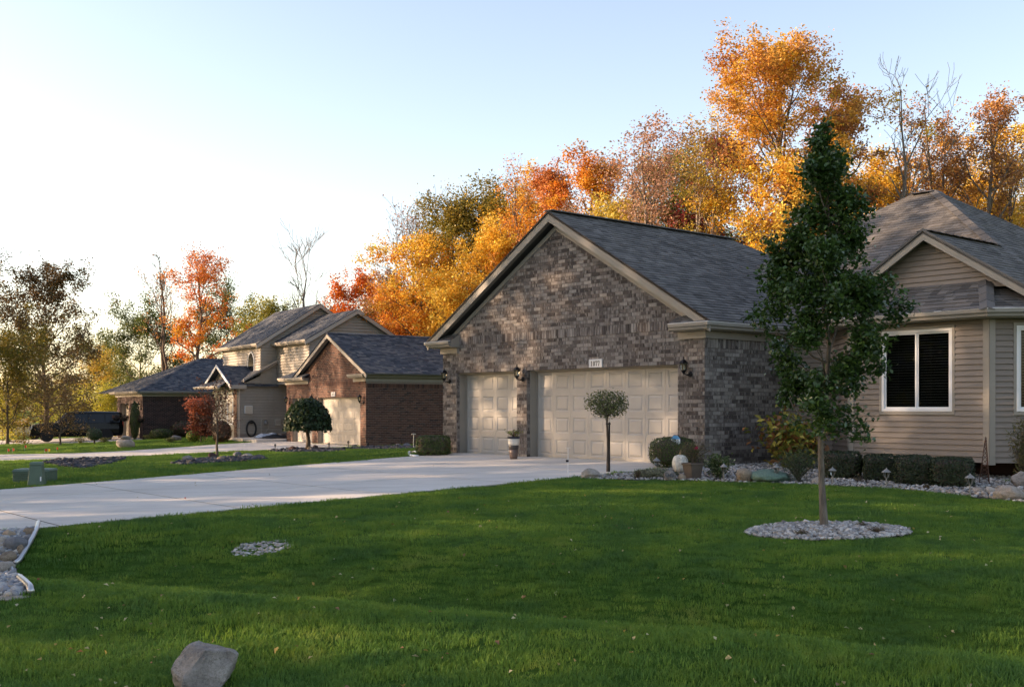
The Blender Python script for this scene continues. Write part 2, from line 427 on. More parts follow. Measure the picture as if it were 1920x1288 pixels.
MAT = dict(
    brick=m_brick('grey_brick', [(0, (.08, .066, .061)), (.3, (.125, .105, .096)), (.55, (.175, .15, .137)), (.8, (.235, .206, .188)), (1, (.33, .298, .268))], (.46, .425, .39), .4),
    mortar=m_plain('mortar', (.17, .152, .138), .95, var=.2, scale=30, bmp=.4),
    redbrick=m_brick('red_brick', [(0, (.05, .034, .032)), (.12, (.10, .052, .042)), (.5, (.14, .07, .052)), (.85, (.175, .092, .066)), (1, (.085, .062, .056))]),
    redmortar=m_plain('red_mortar', (.25, .205, .175), .95, var=.15, scale=30),
    darkbrick=m_brick('dark_brick', [(0, (.03, .02, .02)), (.5, (.06, .034, .032)), (1, (.095, .052, .046))]),
    darkmortar=m_plain('dark_mortar', (.2, .165, .155), .95, var=.15, scale=30),
    shingle=m_shingle('grey_shingle', [(0, (.105, .1, .095)), (.35, (.148, .14, .133)), (.7, (.18, .17, .16)), (1, (.225, .21, .196))]),
    shingle2=m_shingle('slate_shingle', [(0, (.05, .062, .08)), (.4, (.09, .103, .125)), (.75, (.13, .14, .158)), (1, (.2, .198, .195))]),
    siding=m_siding('taupe_siding', (.225, .19, .16)),
    siding2=m_siding('beige_siding', (.345, .31, .262)),
    siding3=m_siding('cream_siding', (.6, .53, .43)),
    trim=m_plain('taupe_trim', (.27, .247, .213), .45, var=.06, scale=3, bmp=.05),
    trim2=m_plain('beige_trim', (.40, .355, .30), .45, var=.06, scale=3),
    white=m_plain('white_vinyl', (.74, .75, .76), .35, var=.03),
    guttersheen=m_plain('sky_sheen_gutter_edge', (.62, .60, .57), .3, var=.08),  # sky reflection along the gutter top, painted in as a paler tone
    door=m_plain('taupe_garage_door', (.41, .392, .365), .42, var=.05, scale=2.5, bmp=.06, bscale=120),
    door2=m_plain('almond_garage_door', (.38, .355, .318), .42, var=.05, scale=2.5),
    black=m_plain('black_metal', (.012, .012, .014), .4, .6, var=.2),
    lampglass=m_glass('lamp_glass', (.85, .83, .75)),
    bulb=m_plain('candle_bulb', (.8, .74, .6), .3),
    glass=m_glass('window_glass', (.5, .53, .53), .6),
    dark=m_plain('dark_room', (.03, .028, .027), .9),
    blind=m_plain('dim_blind', (.3, .29, .275), .5, var=.05),
    concrete=m_concrete('concrete', (.67, .625, .56)),
    asphalt=m_plain('asphalt', (.06, .056, .05), .9, var=.2, bmp=.3),
    ground=m_ground(), grass=m_grass(),
    leaf=m_leaf('tree_leaf'), glossleaf=m_leaf('glossy_leaf', .25, .36, .5), hedgeleaf=m_leaf('hedge_leaf', .2, .45, .4),
    bark=m_bark('brown_bark', (.12, .092, .072)), greybark=m_bark('grey_bark', (.2, .165, .135)), youngbark=m_bark('young_bark', (.15, .128, .105)), palebark=m_bark('pale_bark', (.38, .31, .25)),
    rock=m_rock('field_stone', [(.19, .172, .16), (.31, .285, .265), (.47, .44, .41)], 4.5),
    palerock=m_rock('pale_granite', [(.36, .31, .26), (.52, .46, .4), (.62, .57, .52)], 5),
    greyrock=m_rock('blue_grey_stone', [(.10, .11, .125), (.17, .18, .2), (.25, .25, .26)], 2.5),
    tanrock=m_rock('tan_sandstone', [(.25, .18, .125), (.36, .28, .2), (.46, .39, .31)], 2.5),
    redrock=m_rock('dark_red_stone', [(.05, .03, .028), (.09, .05, .045), (.15, .1, .09)], 3),
    pebble=m_attr('pebble', .75), mulch=m_attr('dark_chip', .9),
    soil=m_plain('dark_soil', (.05, .038, .03), .95, var=.3, scale=12, bmp=.6, bscale=40),
    metal=m_plain('galvanised_pipe', (.5, .5, .5), .35, .8, var=.08),
    solar=m_plain('grey_plastic_lamp', (.24, .235, .225), .45, .25, var=.1),
    solarglass=m_glass('frosted_lamp_glass', (.75, .74, .7)),
    rust=m_plain('rusty_wire', (.09, .045, .03), .85, .3, var=.3, scale=40),
    green=m_plain('green_utility_box', (.075, .125, .088), .55, var=.12, scale=5),
    terracotta=m_plain('brown_pot', (.10, .075, .058), .6, var=.15),
    potdark=m_plain('charcoal_glaze', (.045, .04, .04), .35), potwhite=m_plain('cream_glaze', (.62, .6, .55), .35), potbrown=m_plain('brown_glaze', (.12, .085, .075), .4), potrim=m_plain('navy_glaze', (.02, .025, .045), .3),
    signwhite=m_plain('sign_white', (.62, .63, .63), .5, var=.03), signblue=m_plain('sign_blue', (.03, .26, .55), .4, var=.03), signpale=m_plain('sign_pale_blue', (.60, .72, .85), .4, var=.02), signgrey=m_plain('sign_lettering', (.36, .42, .55), .5, var=.02), ink=m_plain('black_ink', (.012, .012, .012), .5),
    pumpkin=m_plain('white_pumpkin', (.60, .57, .49), .6, var=.35, scale=14, local=True), stem=m_plain('dry_stem', (.22, .16, .08), .8),
    carblack=m_plain('black_car_paint', (.004, .004, .005), .22, var=.05, spec=.25), carwhite=m_plain('white_car_paint', (.62, .63, .65), .2, var=.03), carsilver=m_plain('silver_car_paint', (.3, .33, .36), .25, .3, var=.03),
    carglass=m_plain('dark_car_glass', (.012, .014, .017), .1, var=.05, spec=.3), tyre=m_plain('tyre_rubber', (.012, .012, .012), .8), rim=m_plain('alloy_rim', (.5, .5, .51), .3, .7), lamp=m_plain('car_lamp', (.55, .55, .55), .15), redlamp=m_plain('red_car_lamp', (.3, .01, .01), .2),
    orange=m_plain('orange_flag', (.75, .10, .03), .6), yellow=m_plain('yellow_flag', (.75, .50, .02), .6), tarp=m_plain('pale_blue_tarp', (.45, .52, .6), .4, var=.3, scale=9), tarpdark=m_plain('black_tarp', (.02, .022, .026), .4, var=.4, scale=9),
    rubber=m_plain('black_hose', (.015, .015, .015), .5), grey=m_plain('grey_box', (.42, .38, .32), .5), net=m_plain('green_netting', (.10, .17, .13), .9, var=.35, scale=40, bmp=.5, bscale=120),
    roofbrown=m_plain('far_brown_roof', (.10, .085, .085), .9, var=.15, scale=1.2),
)

# ------------------------------------------------------------------ ground and pavements
def axis(lo, hi, step, far):
    c = list(np.arange(lo, hi + 1e-6, step)); a = [lo]; s = step
    while a[-1] > -far: s *= 1.22; a.append(a[-1] - s)
    b = [hi]; s = step
    while b[-1] < far: s *= 1.22; b.append(b[-1] + s)
    return np.array(a[::-1][:-1] + c + b[1:])
xs = axis(-13, 15, .28, 900); ys = axis(2.5, 30, .28, 900)
gx, gy = np.meshgrid(xs, ys); gz = H(gx, gy)
nx, ny = len(xs), len(ys); ii = np.arange((ny - 1) * (nx - 1)); r0 = ii // (nx - 1); c0 = ii % (nx - 1); k0 = r0 * nx + c0
ground = obj('ground', mesh_np('ground', np.stack([gx, gy, gz], -1).reshape(-1, 3), np.stack([k0, k0 + 1, k0 + nx + 1, k0 + nx], 1), smooth=True), MAT['ground'])
tag(ground, kind='structure')

KEEP_OFF = []            # plan polygons where no grass grows
def inside(poly, x, y):
    x = np.asarray(x); y = np.asarray(y); r = np.zeros(x.shape, bool); n = len(poly)
    for i in range(n):
        x0, y0 = poly[i]; x1, y1 = poly[(i + 1) % n]
        if abs(y1 - y0) < 1e-12: continue
        c = ((y0 > y) != (y1 > y)) & (x < (x1 - x0) * (y - y0) / (y1 - y0) + x0); r ^= c
    return r
def resample(pts, n):
    p = np.array([(q[0], q[1]) for q in pts], float); d = np.concatenate([[0], np.cumsum(np.linalg.norm(np.diff(p, axis=0), axis=1))])
    t = np.linspace(0, d[-1], n); return np.stack([np.interp(t, d, p[:, 0]), np.interp(t, d, p[:, 1])], 1)
def slab_strip(name, A, B, n, m, lift, mat, label=None, gap=.034, thick=.12):
    """a paved band between two plan lines, laid as n x m slabs with open joints; a slab is a part"""
    root = empty(name); tag(root, kind='structure')
    a = resample(A, n + 1); b = resample(B, n + 1); sub = 3
    KEEP_OFF.append([tuple(q) for q in a] + [tuple(q) for q in b[::-1]])
    jm = m * 3; jn = n * 3; ja, jb = resample(A, n + 1), resample(B, n + 1)
    def jq(s, t): k = min(int(s), n - 1); f = s - k; return (ja[k] * (1 - f) + ja[k + 1] * f) * (1 - t) + (jb[k] * (1 - f) + jb[k + 1] * f) * t
    jp = np.array([jq(i / 3, j / jm) for j in range(jm + 1) for i in range(jn + 1)]); jz = H(jp[:, 0], jp[:, 1]) + lift - .004
    ji = np.array([(j * (jn + 1) + i, j * (jn + 1) + i + 1, (j + 1) * (jn + 1) + i + 1, (j + 1) * (jn + 1) + i) for j in range(jm) for i in range(jn)])
    obj('joint_filler', mesh_np('joint_filler', np.column_stack([jp, jz]), ji), MAT['asphalt'], root)
    for i in range(n):
        for j in range(m):
            vs = []; L = 1e-6
            def q(s, t):
                s = i + s; t = (j + t) / m; k = min(int(s), n - 1); f = s - k
                pa = a[k] * (1 - f) + a[k + 1] * f; pb = b[k] * (1 - f) + b[k + 1] * f; return pa * (1 - t) + pb * t
            ln = np.linalg.norm(a[i + 1] - a[i]); wd = np.linalg.norm(b[i] - a[i]) / m
            gs, gt = gap / 2 / max(ln, .1), gap / 2 / max(wd, .1)
            pts = np.array([q(gs + (1 - 2 * gs) * s / sub, gt + (1 - 2 * gt) * t / sub) for t in range(sub + 1) for s in range(sub + 1)])
            z = H(pts[:, 0], pts[:, 1]) + lift
            top = np.column_stack([pts, z]); k = sub + 1; mb = MB(); N = k * k
            fs = [(r * k + c, r * k + c + 1, (r + 1) * k + c + 1, (r + 1) * k + c) for r in range(sub) for c in range(sub)]
            edge = [c for c in range(k)] + [r * k + sub for r in range(1, k)] + [sub * k + c for c in range(sub - 1, -1, -1)] + [r * k for r in range(sub - 1, 0, -1)]
            lowv = [(top[e][0], top[e][1], top[e][2] - thick) for e in edge]; E = len(edge)
            fs += [(edge[e], N + e, N + (e + 1) % E, edge[(e + 1) % E]) for e in range(E)]
            if np.cross(pts[1] - pts[0], pts[k] - pts[0]) < 0: fs = [f[::-1] for f in fs]
            mb.add([tuple(t) for t in top] + lowv, fs); o = mb.build('slab', mat, root)
    return root
def abpts(L): return [AB(a, b) for a, b in L]
slab_strip('driveway', abpts([(5.35, .25), (5.35, -2.7), (5.35, -8), (5.4, -14), (5.6, -26)]), abpts([(-2.95, .25), (-2.75, -2.7), (-2.0, -8), (-1.45, -12.5), (-1.2, -26)]), 10, 3, .02, MAT['concrete'])
def pxpts(L): return [tuple(GP(x, y)[:2]) for x, y in L]
slab_strip('neighbour_driveway', pxpts([(-330, 876), (-120, 869), (0, 864.5), (230, 857), (400, 848.5), (520, 843.5), (600, 841), (676, 838)]), pxpts([(-330, 860), (-120, 856), (0, 853), (160, 850.5), (330, 840), (430, 832), (500, 829.5), (541, 828)]), 12, 2, .025, MAT['concrete'])
slab_strip('far_driveway', pxpts([(-150, 838), (0, 834), (110, 832), (200, 829), (268, 824)]), pxpts([(-150, 829), (0, 826), (100, 823.5), (190, 819), (224, 817)]), 6, 2, .025, MAT['concrete'])

# ------------------------------------------------------------------ the grey brick house
R1 = math.atan2(-.764, .6453)
house = empty('brick_house', (G0[0], G0[1], 0), R1, 'grey brick ranch house with a wide front gable, two garage doors and a sided bay', 'house')
bpy.context.view_layer.update()
house.matrix_basis = Matrix.Translation((G0[0], G0[1], 0)) @ Matrix.Rotation(R1, 4, 'Z')
X0, X1, XC = -3.444, 5.60, 1.078
CH = 2.135 / 26; GPX = .011
SL = .585; ZAP = 5.50                       # rake pitch and brick apex
EAVE = 2.96
bricks = Pieces(house); shingles = Pieces(house); planks = Pieces(house)
FF = Fr((0, 0, 0), (1, 0, 0), (0, 0, 1))
def gz_at(a): return ZAP - SL * abs(a - XC)
wallpoly = [(X0, 0), (X1, 0), (X1, gz_at(X1)), (XC, ZAP), (X0, gz_at(X0))]
D1 = (-2.846, -.376); D2 = (0.0, 4.88); DH = 2.135
holes = [(D1[0], D1[1], -1, DH), (D2[0], D2[1], -1, DH)]
# the wall behind the bricks
mb = MB()
mb.prism(FF, [(X0, 0), (D1[0], 0), (D1[0], DH), (X0, DH)], -.11, 0)
mb.prism(FF, [(D1[1], 0), (D2[0], 0), (D2[0], DH), (D1[1], DH)], -.11, 0)
mb.prism(FF, [(D2[1], 0), (X1, 0), (X1, DH), (D2[1], DH)], -.11, 0)
mb.prism(FF, [(X0, DH), (X1, DH), (X1, gz_at(X1)), (XC, ZAP), (X0, gz_at(X0))], -.11, 0)
FS = Fr((X1, .112, 0), (0, 1, 0), (0, 0, 1))
mb.prism(FS, [(0, -.2), (10.5, -.2), (10.5, 2.9), (0, 2.9)], -.11, 0)
mb.prism(Fr((X0, 10.6, 0), (0, -1, 0), (0, 0, 1)), [(0, -.2), (10.49, -.2), (10.49, 2.9), (0, 2.9)], -.11, 0)
mb.build('wall', MAT['mortar'], house)
SOL = 35 * CH
rows(bricks, FF, wallpoly, 0, SOL, CH, .252, GPX, holes)
rows(bricks, FF, wallpoly, SOL, SOL + .205, .205, CH, GPX, (), d1=.026, jit=.002)
rows(bricks, FF, wallpoly, SOL + .205, ZAP, CH, .252, GPX)
FSB = Fr((X1, 0, 0), (0, 1, 0), (0, 0, 1))
rows(bricks, FSB, [(-.012, 0), (9.5, 0), (9.5, 2.9), (-.012, 2.9)], 0, 30 * CH, CH, .252, GPX, half=.5, u0=.126)
rows(bricks, FSB, [(-.012, 0), (9.5, 0), (9.5, 2.9), (-.012, 2.9)], 30 * CH, 30 * CH + .205, .205, CH, GPX, d1=.02, jit=.002)
for xx in (D1[0], D2[0]):                    # the brick returns of the openings
    rows(bricks, Fr((xx, 0, 0), (0, 1, 0), (0, 0, 1)), [(-.01, 0), (.11, 0), (.11, DH), (-.01, DH)], 0, DH, CH, .3, GPX, d1=.004, jit=.001, u0=-.1, half=0)
for xx in (D1[1], D2[1]):
    rows(bricks, Fr((xx, .11, 0), (0, -1, 0), (0, 0, 1)), [(0, 0), (.12, 0), (.12, DH), (0, DH)], 0, DH, CH, .3, GPX, d1=.004, jit=.001, u0=-.1, half=0)
bricks.build('brick', MAT['brick'], house, 300, 'brick_field')

# garage doors: sections of raised panels
def panel_mesh(name, w, h, ins=.075):
    def ring(i, d): return [(i, d, i), (w - i, d, i), (w - i, d, h - i), (i, d, h - i)]
    R = [ring(.0025, .012), ring(.0025, 0), ring(ins, 0), ring(ins + .02, .014), ring(ins + .034, .014), ring(ins + .066, .001)]
    v = [p for r in R for p in r]; f = []
    for k in range(len(R) - 1):
        for j in range(4): f.append((k * 4 + j, k * 4 + (j + 1) % 4, (k + 1) * 4 + (j + 1) % 4, (k + 1) * 4 + j))
    f.append(tuple(len(R) * 4 - 4 + j for j in range(4)))
    me = bpy.data.meshes.new(name); me.from_pydata(v, [], f); me.update(); return me
def garage_door(root, a0, a1, hgt, cols, b, mat, trim, z0=0.0, label=None, jamb=.2):
    mb = MB().box(a0 + .02, a1 - .02, b + .012, b + .05, z0 + .008, z0 + hgt - .02)
    d = mb.build('garage_door', mat, root)
    if label: d['label'] = label
    w = (a1 - a0 - .05) / cols; h = (hgt - .035) / 4
    me = panel_mesh('panel', w, h, .075 if w > .5 else .065); me.materials.append(mat)
    for i in range(cols):
        for j in range(4):
            o = bpy.data.objects.new('panel', me); COL.objects.link(o); o.parent = d; o.location = (a0 + .025 + i * w, b, z0 + .012 + j * h)
    mb = MB().box(a0 + .02, a1 - .02, b - .004, b + .03, z0, z0 + .011); mb.build('bottom_seal', MAT['rubber'], d)
    mb = MB()
    mb.box(a0 + .003, a0 + .022, b - jamb - .02, b + .05, z0, z0 + hgt - .003); mb.box(a1 - .022, a1 - .003, b - jamb - .02, b + .05, z0, z0 + hgt - .003)
    mb.box(a0 + .022, a1 - .022, b - jamb - .02, b + .05, z0 + hgt - .022, z0 + hgt - .003)
    mb.box(a0 + .022, a0 + .06, b - .03, b - .008, z0, z0 + hgt - .022); mb.box(a1 - .06, a1 - .022, b - .03, b - .008, z0, z0 + hgt - .022); mb.box(a0 + .06, a1 - .06, b - .03, b - .008, z0 + hgt - .06, z0 + hgt - .022)
    mb.build('door_frame', trim, root)
    return d
garage_door(house, D1[0], D1[1], DH, 4, .31, MAT['door'], MAT['trim'], label='single taupe garage door beside the tall striped planter')
garage_door(house, D2[0], D2[1], DH, 8, .31, MAT['door'], MAT['trim'], label='double taupe garage door under the house number')
MB().box(X0 + .1, X1 - .12, .372, .40, .0, 2.9).build('inner_wall', MAT['dark'], house)
MB().box(X0, X1, -.02, .9, -.3, -.004).build('foundation', MAT['concrete'], house)

# roofs
def roof_plane(root, pieces, pts, mat, name='roof', expo=.143, wid=.22, under=.05, tiles=True):
    p = [Vector(q) for q in pts]; ex = (p[1] - p[0]).normalized(); nrm = (p[1] - p[0]).cross(p[2] - p[1]).normalized(); ey = nrm.cross(ex)
    fr = Fr(p[0], ex, ey); poly = [((q - p[0]).dot(ex), (q - p[0]).dot(ey)) for q in p]
    o = MB().prism(fr, poly, -under, 0).build(name, mat, root)
    if tiles:
        rows(pieces, fr, poly, 0, max(q[1] for q in poly), expo, wid, .004, (), d1=.016, jit=.006, lap=.004, rnd=.45)
    return fr
OV = .28; EO = .38
aL, aR = XC - (X1 - XC) - EO, X1 + EO
zE = 2.985; zR = zE + SL * (aR - XC)                   # ridge
bB = 6.57
rp = roof_plane(house, shingles, [(aR, -OV, zE), (aR, bB + 4.9, zE), (XC, bB, zR), (XC, -OV, zR)], MAT['shingle'])
roof_plane(house, shingles, [(aL, bB + 4.9, zE), (aL, -OV, zE), (XC, -OV, zR), (XC, bB, zR)], MAT['shingle'], tiles=False)
roof_plane(house, shingles, [(aR, bB + 4.9, zE), (aL, bB + 4.9, zE), (XC, bB, zR)], MAT['shingle'], tiles=False)
MB().prism(Fr((XC, -OV, zR), (0, 1, 0), (1, 0, 0)), [(0, -.13), (bB + OV, -.13), (bB + OV, .13), (0, .13)], -.02, -.045).build('ridge_base', MAT['shingle'], house)
for k in range(22):                                                            # ridge caps
    b0 = -OV + k * .31
    mb = MB()
    for sgn in (1, -1):
        e = Vector((sgn * .15, 0, -SL * .15))
        q = [Vector((XC, b0, zR + .03)), Vector((XC, b0 + .33, zR + .016)), Vector((XC, b0 + .33, zR + .016)) + e, Vector((XC, b0, zR + .03)) + e]
        mb.add(q + [p - Vector((0, 0, .012)) for p in q], [(0, 1, 2, 3), (7, 6, 5, 4), (0, 3, 7, 4), (2, 1, 5, 6), (3, 2, 6, 7)])
    mb.build('ridge_cap', MAT['shingle'], house)
# main hip roof behind
hb0, hb1, hz = 2.42, 13.6, 2.97
hl, hr, hy, hzr = .07, 11.9, 8.0, 6.62
pk0, pk1 = 5.67, 6.28
roof_plane(house, shingles, [(hl, hb0, hz), (hr, hb0, hz), (pk1, hy, hzr), (pk0, hy, hzr)], MAT['shingle'])
roof_plane(house, shingles, [(hr, hb0, hz), (hr, hb1, hz), (pk1, hy, hzr)], MAT['shingle'])
roof_plane(house, shingles, [(hl, hb1, hz), (hl, hb0, hz), (pk0, hy, hzr)], MAT['shingle'], tiles=False)
roof_plane(house, shingles, [(hr, hb1, hz), (hl, hb1, hz), (pk0, hy, hzr), (pk1, hy, hzr)], MAT['shingle'], tiles=False)
def hipcap(p0, p1, root, mat, n, w=.16, name='ridge_cap'):
    p0 = Vector(p0); p1 = Vector(p1); d = (p1 - p0).normalized(); side = d.cross(Vector((0, 0, 1))).normalized()
    for k in range(n):
        a = p0 + (p1 - p0) * (k / n); b = p0 + (p1 - p0) * min(1, (k + 1.06) / n); up = Vector((0, 0, 1)); mb = MB()
        dn = -.09 if abs(d.z) > .1 else -.1
        for s in (1, -1):
            q = [a + up * .042, b + up * .028, b + side * (s * w) + up * (.012 + dn * .45), a + side * (s * w) + up * (.026 + dn * .45)]
            mb.add(q, [(0, 1, 2, 3) if s > 0 else (3, 2, 1, 0)])
        mb.add([a + side * w + up * (.026 + dn * .45), a + up * .042, a - side * w + up * (.026 + dn * .45), a + up * .0], [(0, 1, 2, 3)])
        mb.build(name, mat, root)
hipcap((hr, hb0, hz), (pk1, hy, hzr), house, MAT['shingle'], 22)
hipcap((pk0, hy, hzr), (pk1, hy, hzr), house, MAT['shingle'], 2, .2)
# bay gable and its skirt roof
gC, gP, gZ, gB = 9.38, .63, 4.62, 1.9
for s in (-1, 1):
    hw = 2.62; zf = gZ - gP * hw
    back = 6.4
    pts = [(gC + hw, gB, zf), (gC + hw, back, zf), (gC, back, gZ), (gC, gB, gZ)] if s > 0 else [(gC - hw, back, zf), (gC - hw, gB, zf), (gC, gB, gZ), (gC, back, gZ)]
    roof_plane(house, shingles, pts, MAT['shingle'], name='gable_roof')
hipcap((gC, gB, gZ + .0), (gC, 4.9, gZ), house, MAT['shingle'], 10, .15)
# bay walls: three faces
bayP = [(6.8, 2.8), (7.95, 1.65), (10.8, 1.65), (11.95, 2.8)]
ov = .42; tq = math.tan(math.radians(22.5)) * ov
sk = [(6.8 - ov * .707 - .3, 2.8 - ov * .707 + .3), (7.95 - tq, 1.65 - ov), (10.8 + tq, 1.65 - ov), (11.95 + ov * .707 + .3, 2.8 - ov * .707 + .3)]
st = [(7.95 - .05, 3.05), (7.95 + .35, 2.22), (10.8 - .35, 2.22), (10.8 + .05, 3.05)]
zs0, zs1 = 2.97, 3.60
for i in range(3):
    A, B = sk[i], sk[i + 1]; Cc, Dd = st[i + 1], st[i]
    roof_plane(house, shingles, [(A[0], A[1], zs0), (B[0], B[1], zs0), (Cc[0], Cc[1], zs1), (Dd[0], Dd[1], zs1)], MAT['shingle'], name='skirt_roof')
hipcap((sk[2][0], sk[2][1], zs0), (st[2][0], st[2][1], zs1), house, MAT['shingle'], 4, .13)
shingles.build('shingle', MAT['shingle'], house, 300, 'shingle_field')

# rake boards, soffits, returns
def rake(root, ctr, half, zpk, pitch, b, w, th, mat, name='rake_board'):
    for s in (-1, 1):
        fr = Fr((ctr, b, zpk), (1, 0, 0), (0, 0, 1))
        e = s * half
        poly = [(0, 0), (0, -w), (e, -w - pitch * half), (e, -pitch * half)]
        if s > 0: poly = [(0, -w), (e, -w - pitch * half), (e, -pitch * half), (0, 0)]
        MB().prism(fr, poly if s > 0 else [poly[1], poly[0], poly[3], poly[2]][::-1] if False else (poly if area(poly) > 0 else poly[::-1]), -th, 0).build(name, mat, root)
rake(house, XC, aR - XC - .02, zR - .03, SL, -OV + .0, .20, .03, MAT['trim'])
rake(house, XC, aR - XC - .02, zR + .012, SL, -OV - .022, .05, .02, MAT['black'], 'drip_edge')
rake(house, XC, X1 - XC + .02, ZAP + .06, SL, -.03, .12, .03, MAT['trim'], 'frieze_board')
for s in (-1, 1):                                                             # raked soffit, boarded
    fr = Fr((XC, 0, zR - .075), (s * 1.0, 0, -SL), (0, -1, 0))
    L = (aR - XC) * math.hypot(1, SL)
    nb = 3
    for k in range(nb):
        poly = [(0, .0 + k * OV / nb), (L, .0 + k * OV / nb), (L, (k + 1) * OV / nb - .004), (0, (k + 1) * OV / nb - .004)]
        MB().prism(fr, poly if s > 0 else poly, -.012, 0).build('soffit_board', MAT['trim'], house)
GUT = [(0, -.125), (.075, -.125), (.085, -.085), (.122, -.055), (.125, 0), (.108, 0), (.104, -.02), (0, -.02)]
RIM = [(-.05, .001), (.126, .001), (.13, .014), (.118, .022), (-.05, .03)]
def gutter(root, path, z, mat, rim):
    g = MB().sweep(path, [(o, z + q) for o, q in GUT]).build('gutter', mat, root)
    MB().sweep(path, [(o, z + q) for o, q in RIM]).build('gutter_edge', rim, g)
    return g
gz0 = EAVE
pR = [(XC + 3.83, -.245), (X1 + .255, -.245), (X1 + .255, 10.2)]
pL = [(X0 - .255, 10.2), (X0 - .255, -.245), (XC - 3.83, -.245)]
gutter(house, pR, gz0, MAT['trim'], MAT['guttersheen']); gutter(house, pL, gz0, MAT['trim'], MAT['guttersheen'])
def cornice(root, path, z, dep, mat):
    MB().sweep(path, [(-dep, z - .145), (-.003, z - .145), (-.003, z - .02), (-dep, z - .02)]).build('soffit', mat, root)
    MB().sweep(path, [(-dep, z - .30), (-dep + .05, z - .30), (-dep + .05, z - .147), (-dep, z - .147)]).build('frieze_board', mat, root)
cornice(house, pR, gz0, .24, MAT['trim']); cornice(house, pL, gz0, .24, MAT['trim'])
for s in (-1, 1):                                                             # little hipped roofs of the returns
    a0 = XC + s * 3.80; a1 = XC + s * (X1 - XC + .30)
    ret = Pieces(house)
    p = [(a0, -.30, gz0 + .02), (a1, -.30, gz0 + .02), (a1 - s * .3, -.012, gz0 + .20), (a0 + s * .02, -.012, gz0 + .20)]
    if s < 0: p = [p[1], p[0], p[3], p[2]]
    roof_plane(house, ret, p, MAT['shingle'], name='return_roof', expo=.11); ret.build('shingle', MAT['shingle'], house, 40)
    e = [(a0, -.30, gz0 - .14), (a0, -.0, gz0 - .14), (a0, 0.0, gz0 + .2), (a0, -.30, gz0 + .02)]
    mbx = MB().add(e + [(x - s * .012, y, z) for x, y, z in e], [(0, 1, 2, 3), (7, 6, 5, 4), (0, 4, 5, 1), (1, 5, 6, 2), (2, 6, 7, 3), (3, 7, 4, 0)]); mbx.build('return_end', MAT['trim'], house)

# bay: siding planks, corner boards, windows
zb = .226
def siding(pieces, fr, poly, t0, t1, hole=(), h=.105, lapd=.03, gap=.008):
    rows(pieces, fr, poly, t0, t1, h, 40.0, gap, hole, d1=lapd, jit=.0006, half=0, lap=.005, u0=-20)
W1 = (8.667 - 7.95, 10.11 - 7.95, 1.152, 2.70)
frames = []
for i in range(3):
    A, B = Vector(bayP[i] + (0,)), Vector(bayP[i + 1] + (0,)); L = (B - A).length
    fr = Fr(A, (B - A).normalized(), (0, 0, 1)); frames.append((fr, L))
    hole = [(W1[0] - .05, W1[1] + .05, W1[2] - .06, W1[3] + .05)] if i == 1 else ([(.42, L - .2, W1[2] - .06, W1[3] + .05)] if i == 2 else [])
    m2 = MB()
    hs = hole[0] if hole else None
    if hs:
        for q in ([(0, zb), (hs[0], zb), (hs[0], 2.9), (0, 2.9)], [(hs[1], zb), (L, zb), (L, 2.9), (hs[1], 2.9)], [(hs[0], zb), (hs[1], zb), (hs[1], hs[2]), (hs[0], hs[2])], [(hs[0], hs[3]), (hs[1], hs[3]), (hs[1], 2.9), (hs[0], 2.9)]): m2.prism(fr, q, -.1, 0)
    else: m2.prism(fr, [(0, zb), (L, zb), (L, 2.9), (0, 2.9)], -.1, 0)
    m2.build('bay_wall', MAT['siding'], house)
    siding(planks, fr, [(0.04, zb), (L - .04, zb), (L - .04, 2.85), (.04, 2.85)], zb, 2.85, [(hs[0], hs[1], hs[2], hs[3])] if hs else [])
for i in (1, 2):                                                              # corner boards
    c = Vector(bayP[i] + (0,)); f0, f1 = frames[i - 1][0], frames[i][0]
    m2 = MB(); m2.prism(Fr(c, f0.ex, (0, 0, 1)), [(-.10, zb - .035), (.016, zb - .035), (.016, 2.84), (-.10, 2.84)], .0, .03); m2.prism(Fr(c, f1.ex, (0, 0, 1)), [(0.0, zb - .035), (.10, zb - .035), (.10, 2.84), (0.0, 2.84)], .0, .03)
    m2.build('corner_board', MAT['trim'], house)
# front wall of the wing left and right of the bay, with siding
FW = Fr((X1, 2.8, 0), (1, 0, 0), (0, 0, 1))
MB().prism(FW, [(0, -.2), (1.2, -.2), (1.2, 2.9), (0, 2.9)], -.1, 0).build('entry_wall', MAT['siding'], house)
siding(planks, FW, [(0, 0), (1.2, 0), (1.2, 2.85), (0, 2.85)], .1, 2.85)
FW2 = Fr((11.95, 2.8, 0), (1, 0, 0), (0, 0, 1))
MB().prism(FW2, [(0, -.2), (1.5, -.2), (1.5, 2.9), (0, 2.9)], -.1, 0).build('wing_wall', MAT['siding'], house)
siding(planks, FW2, [(0, 0), (1.5, 0), (1.5, 2.85), (0, 2.85)], .1, 2.85)
